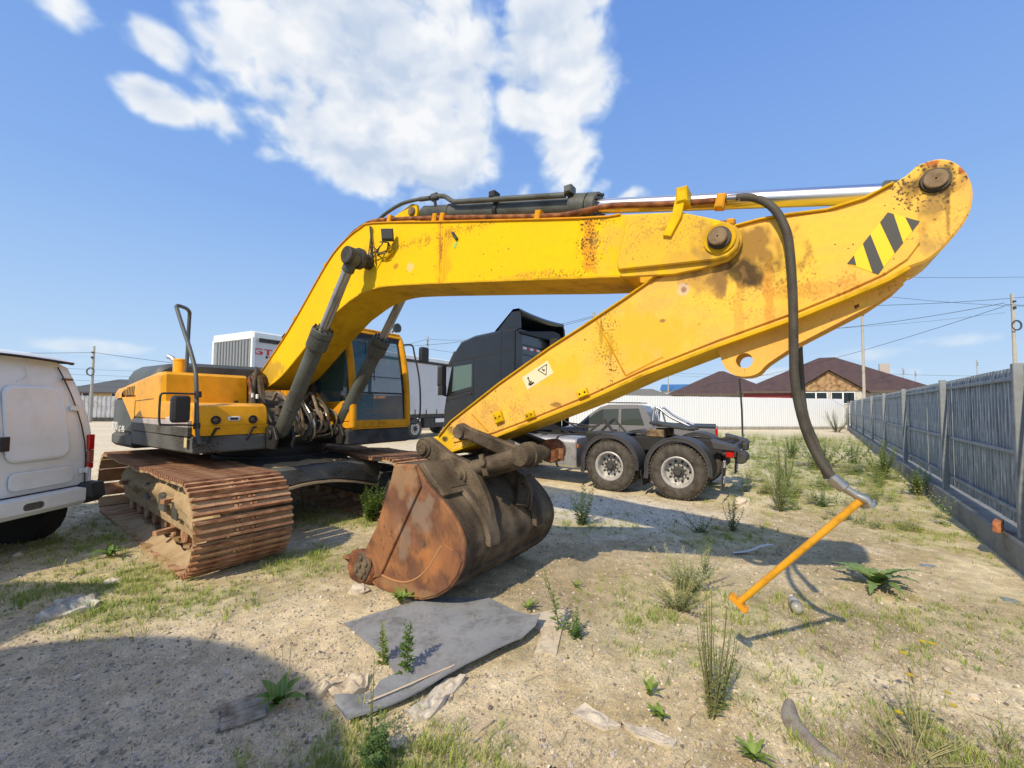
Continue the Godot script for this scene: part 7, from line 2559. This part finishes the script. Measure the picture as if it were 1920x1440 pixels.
func foliage(m: MB, path: Array, leaves: int, l: float, w: float, from := 0.1, droop := 0.2, toothed := false):
	for k in leaves:
		var f := lerpf(from, 1.0, k / float(leaves))
		var q: float = f * (path.size() - 1)
		var i := mini(path.size() - 2, int(q))
		var p: Vector3 = path[i].lerp(path[i + 1], q - i)
		var a := 2.4 * k + rng.randf_range(-0.4, 0.4)
		var size := l * (1.15 - 0.75 * f) * rng.randf_range(0.7, 1.2)
		var d := V(cos(a), 0.55 - droop + 0.5 * f, sin(a)).normalized()
		var s := d.cross(V(0, 1, 0)).normalized() * w * size / l * 0.5
		var b := p + d * size * 0.45 + V(0, 0.0, 0)
		var e := p + d * size - V(0, size * droop, 0)
		m.t(p, b + s, b - s, -1)
		m.t(b - s, b + s, e, -1)
		if toothed:
			for sg in [-1.0, 1.0]:
				m.t(p + d * size * 0.3, p + d * size * 0.5 + s * sg * 2.6, p + d * size * 0.55, -1)

func stem_weed(called: String, label: String, at: Vector3, h: float, stems: int, spread: float, leaves: int, l: float, w: float, leaf: Material, stem: Material, group := "", toothed := false, lean := Vector3.ZERO, category := "weed") -> Node3D:
	var P := thing(called, label, category, at, 0.0, group)
	var sm := MB.new()
	var fm := MB.new()
	for k in stems:
		var a := rng.randf() * TAU
		var hh := h * rng.randf_range(0.65, 1.0) if k else h
		var out := V(cos(a), 0, sin(a)) * spread * (0.2 + 0.8 * rng.randf()) * (1.0 if k else 0.3)
		var path := spline([V(0, -0.02, 0) + out * 0.12, V(0, hh * 0.35, 0) + out * 0.5 + lean * 0.2, V(0, hh * 0.7, 0) + out * 0.9 + lean * 0.6, V(0, hh, 0) + out * 1.1 + lean], 3)
		var rr := []
		for i in path.size():
			rr.append(lerpf(0.0036, 0.001, i / float(path.size() - 1)) * (0.6 + h))
		sm.tube(path, rr, 5, false)
		foliage(fm, path, leaves, l, w, 0.08, 0.2, toothed)
	part("stem", sm, stem, P)
	var f := part("foliage", fm, leaf, P)
	f.set_meta("kind", "stuff")
	return P

func plants():
	rng.seed = 99
	var g1 := leaf_mat(0.13, 0.25, 0.045)
	var g2 := leaf_mat(0.20, 0.31, 0.055)
	var g3 := leaf_mat(0.09, 0.18, 0.045)
	var pale := leaf_mat(0.52, 0.55, 0.28)
	var olive := leaf_mat(0.28, 0.31, 0.11)
	var st := mat(lin(0.15, 0.15, 0.06), 0.8)
	var dry := mat(lin(0.36, 0.34, 0.17), 0.9)
	var a := rosette("broad-leaved weed in the shade beside the weathered board", W(-1.31, 2.50), 11, 0.19, 0.06, 0.5, 0, g1, 0.35)
	var dm := MB.new()
	for k in 5:
		dm.tube(spline([V(0.02 * k - 0.04, 0, 0), V(0.03 * k - 0.06, 0.15, 0.01), V(0.05 * k - 0.12, 0.3 + 0.02 * k, 0.02)], 3), 0.0022, 4)
	part("dry_stalk", dm, dry, a)
	rosette("small upright leafy weed in the right foreground, upper of two", W(0.83, 2.60), 8, 0.12, 0.035, 0.4, 0, g2, 0.75)
	rosette("small leafy weed in the right foreground, lower of two", W(0.83, 2.42), 10, 0.10, 0.04, 0.4, 3, g2, 0.45)
	rosette("bushy green weed at the bottom edge of the picture", W(1.18, 2.14), 16, 0.13, 0.035, 0.5, 3, g2, 0.5)
	rosette("large low thistle rosette with long toothed leaves on the right", W(3.52, 4.17), 13, 0.46, 0.13, 0.45, 6, leaf_mat(0.19, 0.29, 0.09), 0.18)
	rosette("low leafy clump growing against the bucket's near wall", W(-0.93, 3.72), 14, 0.17, 0.05, 0.5, 3, g2, 0.5)
	rosette("flat green weed under the van's bumper", W(-4.35, 4.72), 12, 0.22, 0.05, 0.6, 0, g1, 0.3)
	rosette("little tuft at the mat's far right edge", W(0.15, 3.66), 10, 0.13, 0.03, 0.4, 3, g2, 0.4)
	rosette("small sunny weed at the foot of the track's sand spill", W(-3.35, 4.75), 9, 0.16, 0.04, 0.5, 0, g1, 0.5)
	rosette("small weed between the mat and the tall leaning weed", W(0.62, 4.1), 8, 0.1, 0.03, 0.4, 2, g2, 0.4)
	stem_weed("leafy_weed", "taller leafy weed standing before the mat's left part", W(-0.66, 2.79), 0.34, 4, 0.05, 30, 0.075, 0.02, g1, st, "", true)
	stem_weed("leafy_weed", "shorter feathery weed left of the taller one before the mat", W(-0.83, 2.90), 0.26, 4, 0.05, 26, 0.06, 0.014, g2, st, "", true)
	stem_weed("leafy_weed", "dense dark weed clump below the mat's narrow end", W(-0.62, 2.10), 0.20, 12, 0.16, 20, 0.07, 0.022, g3, st, "", true)
	stem_weed("leafy_weed", "thin seed-headed stalk rising over the mat's narrow end", W(-0.70, 2.26), 0.42, 2, 0.04, 18, 0.05, 0.012, olive, st)
	stem_weed("leafy_weed", "tall leaning weed right of the mat, yellow green", W(0.38, 3.34), 0.46, 2, 0.03, 34, 0.07, 0.024, g2, st, "", false, V(-0.12, 0, 0.0))
	stem_weed("leafy_weed", "low bushy weed at the foot of the tall leaning weed", W(0.50, 3.26), 0.2, 9, 0.12, 22, 0.05, 0.016, g1, st, "", true)
	stem_weed("feathery_weed", "tallest feathery weed in the right foreground, slender and olive", W(1.12, 2.44), 0.68, 12, 0.13, 30, 0.055, 0.010, olive, st)
	stem_weed("feathery_weed", "second slender feathery stalk just right of the tallest one", W(1.20, 2.52), 0.46, 10, 0.14, 24, 0.05, 0.010, g2, st)
	stem_weed("pale_bush", "pale dry bushy weed left of the loose pipe", W(1.68, 4.10), 0.36, 40, 0.34, 40, 0.05, 0.018, pale, dry)
	stem_weed("pale_bush", "yellowish sparse weed beside the pale bush, lower left", W(1.45, 3.72), 0.26, 34, 0.3, 30, 0.045, 0.014, olive, dry)
	stem_weed("leafy_weed", "green stalks right of the pale bush", W(1.95, 4.35), 0.42, 6, 0.12, 44, 0.06, 0.012, g2, st)
	var y := stem_weed("flowering_weed", "thin weed with small yellow flowers in the right foreground", W(2.14, 2.30), 0.48, 7, 0.2, 22, 0.05, 0.009, olive, dry)
	var fl := MB.new()
	for p in [V(0.03, 0.50, 0.0), V(-0.07, 0.44, 0.0), V(-0.09, 0.36, 0.05), V(0.12, 0.26, 0.03), V(0.13, 0.21, 0.05), V(-0.16, 0.18, 0.06), V(0.08, 0.49, 0.0)]:
		for k in 6:
			var q := V(cos(TAU * k / 6), 0.3, sin(TAU * k / 6)) * 0.016
			fl.t(p, p + q + q.cross(V(0, 1, 0)) * 0.5, p + q - q.cross(V(0, 1, 0)) * 0.5)
			fl.t(p, p + q - q.cross(V(0, 1, 0)) * 0.5, p + q + q.cross(V(0, 1, 0)) * 0.5)
	part("flower", fl, mat(lin(0.75, 0.6, 0.02), 0.6), y)
	stem_weed("dry_weed", "dry brown weed tangle right of the flowering weed", W(2.5, 2.25), 0.24, 6, 0.2, 6, 0.05, 0.008, olive, dry)
	stem_weed("dry_weed", "dark thatch of dry stalks around the sunken concrete arc", W(1.95, 2.16), 0.16, 20, 0.3, 6, 0.06, 0.01, olive, dry)
	stem_weed("leafy_weed", "bright bushy weed under the cross beam, left of the bucket", W(-2.05, 6.35), 0.55, 18, 0.32, 40, 0.10, 0.026, g1, st, "", true)
	stem_weed("leafy_weed", "thin twiggy weed in the dark under the cross beam", W(-3.2, 6.7), 0.6, 4, 0.3, 16, 0.07, 0.016, g3, st)
	stem_weed("leafy_weed", "weed clump behind the bucket at the edge of the boom's shadow", W(1.02, 6.25), 0.6, 10, 0.28, 32, 0.10, 0.03, g3, st, "", true)
	stem_weed("leafy_weed", "dark weed standing in the boom's shadow below the lug", W(3.08, 6.0), 0.5, 8, 0.16, 34, 0.08, 0.022, g3, st)
	stem_weed("leafy_weed", "low dark weeds along the boom shadow's right half", W(2.6, 5.9), 0.22, 10, 0.4, 24, 0.07, 0.02, g3, st)
	var k := 0
	for c in [[4.45, 7.15, 0.62, 7], [4.75, 7.6, 0.78, 9], [5.15, 8.2, 0.9, 10], [5.9, 9.2, 1.0, 10], [5.4, 7.5, 0.3, 7], [6.4, 10.2, 0.8, 8]]:
		stem_weed("field_weed", ["nearest and lowest of the row of weeds right of the truck", "second weed of the row right of the truck, with few stalks", "third weed of the row right of the truck, dense", "tall weed of the row right of the truck, just left of the hanging hose", "squat weed on the sand in front of the hanging hose", "farthest weed of the row right of the truck"][k], W(c[0], c[1]), c[2], c[3], 0.22, 46, 0.11, 0.02, [olive, g2, g2, g1, g1, olive][k], st, "row of weeds right of the truck")
		k += 1
	k = 0
	for c in [[9.05, 10.5, 0.95, 22, 0.5], [8.5, 11.8, 0.9, 24, 0.7], [9.4, 14.4, 0.8, 18, 0.6], [10.6, 13.3, 0.7, 12, 0.5], [22.8, 30.0, 1.6, 30, 0.9], [8.1, 8.6, 0.55, 12, 0.35]]:
		stem_weed("weed_bush", ["tall pointed weed bush leaning on the fence footing", "wide green weed bush behind the hose fitting", "weed bush farther along the fence, behind the timber", "small weed bush against the footing behind the pointed one", "dark bush in the far corner where the two fences meet", "low weed tuft at the footing, nearest to us"][k], W(c[0], c[1]), c[2], c[3], c[4], 46, 0.13, 0.03, [g2, g1, g2, g1, g3, g2][k], st, "weeds along the fence footing", true)
		k += 1

func tuft(blades: int, h: float, spread: float, wide: float) -> ArrayMesh:
	var m := MB.new()
	for k in blades:
		var a := rng.randf() * TAU
		var b := V(cos(a), 0, sin(a)) * spread * rng.randf() * 0.5
		var hh := h * rng.randf_range(0.5, 1.0)
		var out := V(cos(a), 0, sin(a)) * hh * rng.randf_range(0.2, 0.8)
		var s := V(-sin(a), 0, cos(a)) * wide
		var p := b + out * 0.4 + V(0, hh * 0.65, 0)
		m.t(b - s, b + s, p + s * 0.7)
		m.t(b - s, p + s * 0.7, p - s * 0.7)
		m.t(p - s * 0.7, p + s * 0.7, b + out + V(0, hh, 0))
	return m.mesh()

func scatter(called: String, mesh: Mesh, m: Material, places: Array, colors: Array):
	var mm := MultiMesh.new()
	mm.transform_format = MultiMesh.TRANSFORM_3D
	mm.use_colors = true
	mm.mesh = mesh
	mm.instance_count = places.size()
	for i in places.size():
		mm.set_instance_transform(i, places[i])
		mm.set_instance_color(i, colors[i])
	var o := MultiMeshInstance3D.new()
	o.name = called
	o.multimesh = mm
	o.material_override = m
	add_child(o)
	o.set_meta("kind", "stuff")
	return o

func ground_cover():
	rng.seed = 1234
	var places := [[], [], []]
	var colors := [[], [], []]
	var tries := 90000
	for i in tries:
		var f := rng.randf()
		var d := 1.8 + 26.0 * f * f * f + 3.0 * f
		var x := rng.randf_range(-1.25, 1.25) * d
		if x > 8.9 + (d - 9.5) * 0.72 or d > 24.0:
			continue
		var g := green(x, d)
		var dk := dark_soil(x, d)
		var r := rng.randf()
		if r < g * 0.75:
			var s := rng.randf_range(0.5, 1.3) * (1.0 + 0.06 * d)
			places[0].append(Transform3D(Basis(V(0, 1, 0), rng.randf() * TAU).scaled(V(s, s * rng.randf_range(0.6, 1.3), s)), W(x, d)))
			colors[0].append(Color(0.33, 0.40, 0.075).lerp(Color(0.17, 0.27, 0.045), rng.randf()).lerp(Color(0.45, 0.40, 0.2), 0.55 if rng.randf() < 0.25 else 0.0))
		elif r < 0.03 + dk * 0.5 + g * 0.2:
			var s := rng.randf_range(0.5, 1.2) * (1.0 + 0.04 * d)
			places[1].append(Transform3D(Basis(V(0, 1, 0), rng.randf() * TAU).scaled(V(s * 1.3, s * rng.randf_range(0.25, 0.9), s * 1.3)), W(x, d)))
			colors[1].append(Color(0.45, 0.38, 0.24).lerp(Color(0.22, 0.17, 0.11), rng.randf()))
	# tall wild growth in the field between the truck and the fence
	for i in 5200:
		var d := rng.randf_range(6.0, 24.0)
		var x := 3.5 + rng.randf() * (5.4 + (d - 9.5) * 0.72 - 0.0)
		if x > 8.7 + (d - 9.5) * 0.72 or x < 3.0 + 0.2 * d:
			continue
		var g := green(x, d) * smoothstep(0.1, 0.5, n3.get_noise_2d(x * 0.9, d * 0.9) + 0.32)
		if rng.randf() < g * 0.9:
			var s := rng.randf_range(0.5, 1.25)
			places[2].append(Transform3D(Basis(V(0, 1, 0), rng.randf() * TAU).scaled(V(s, s, s)), W(x, d)))
			colors[2].append(Color(0.30, 0.38, 0.08).lerp(Color(0.16, 0.24, 0.05), rng.randf()).lerp(Color(0.5, 0.44, 0.2), 0.6 if rng.randf() < 0.3 else 0.0))
	var gm := mat(Color.WHITE, 0.7)
	gm.vertex_color_use_as_albedo = true
	gm.backlight_enabled = true
	gm.backlight = Color(0.35, 0.4, 0.15)
	scatter("grass", tuft(11, 0.045, 0.09, 0.0016), gm, places[0], colors[0])
	var wild := MB.new()
	for k in 7:
		var a := rng.randf() * TAU
		var h := rng.randf_range(0.2, 0.42)
		var out := V(cos(a), 0, sin(a)) * h * 0.3
		foliage(wild, [out * 0.2, out * 0.6 + V(0, h * 0.5, 0), out + V(0, h, 0)], 16, 0.075, 0.016, 0.02, 0.2)
	scatter("wild_growth", wild.mesh(), gm, places[2], colors[2])
	var dm := mat(Color.WHITE, 0.9)
	dm.vertex_color_use_as_albedo = true
	scatter("dry_grass", tuft(6, 0.06, 0.09, 0.001), dm, places[1], colors[1])
	# gravel: loose grit close by
	var p2 := []
	var c2 := []
	for i in 60000:
		var f := rng.randf()
		var d := 1.75 + 6.5 * f * f
		var x := rng.randf_range(-1.25, 1.3) * d
		if x > 4.2 + (d - 4.0) * 0.7:
			continue
		var s := 0.0024 * exp(rng.randf() * rng.randf() * 1.8) * (0.8 + 0.1 * d)
		if rng.randf() < 0.004:
			s *= 2.6
		p2.append(Transform3D(Basis.from_euler(V(rng.randf() * TAU, rng.randf() * TAU, rng.randf() * TAU)).scaled(V(s, s * 0.8, s * 1.2)), W(x, d, s * 0.2)))
		var k := rng.randf_range(0.55, 1.3)
		if rng.randf() < 0.13:
			k *= 1.35
		elif rng.randf() < 0.16:
			k *= 0.5
		c2.append(Color(0.50 * k, 0.42 * k, 0.31 * k).lerp(Color(0.44 * k, 0.415 * k, 0.38 * k), rng.randf()))
	var sm := mat(Color.WHITE, 0.95)
	sm.vertex_color_use_as_albedo = true
	scatter("gravel", rock(1.0, 0.8, 1.0, 4).mesh(), sm, p2, c2)
	# fallen twigs
	var tw := MB.new()
	tw.tube(spline([V(-0.5, 0.02, 0), V(-0.1, 0.05, 0.06), V(0.3, 0.03, -0.03), V(0.5, 0.02, 0.05)], 3), 0.012, 4)
	var p3 := []
	var c3 := []
	for i in 500:
		var f := rng.randf()
		var d := 1.9 + 7.0 * f * f
		var x := rng.randf_range(-1.0, 1.25) * d
		if x > 4.2 + (d - 4.0) * 0.7 or (x < -0.5 and rng.randf() < 0.7):
			continue
		var s := rng.randf_range(0.04, 0.16)
		p3.append(Transform3D(Basis(V(0, 1, 0), rng.randf() * TAU).scaled(V(s, s, s)), W(x, d)))
		c3.append(Color(0.34, 0.27, 0.18) * rng.randf_range(0.5, 1.2))
	scatter("twigs", tw.mesh(), dm, p3, c3)
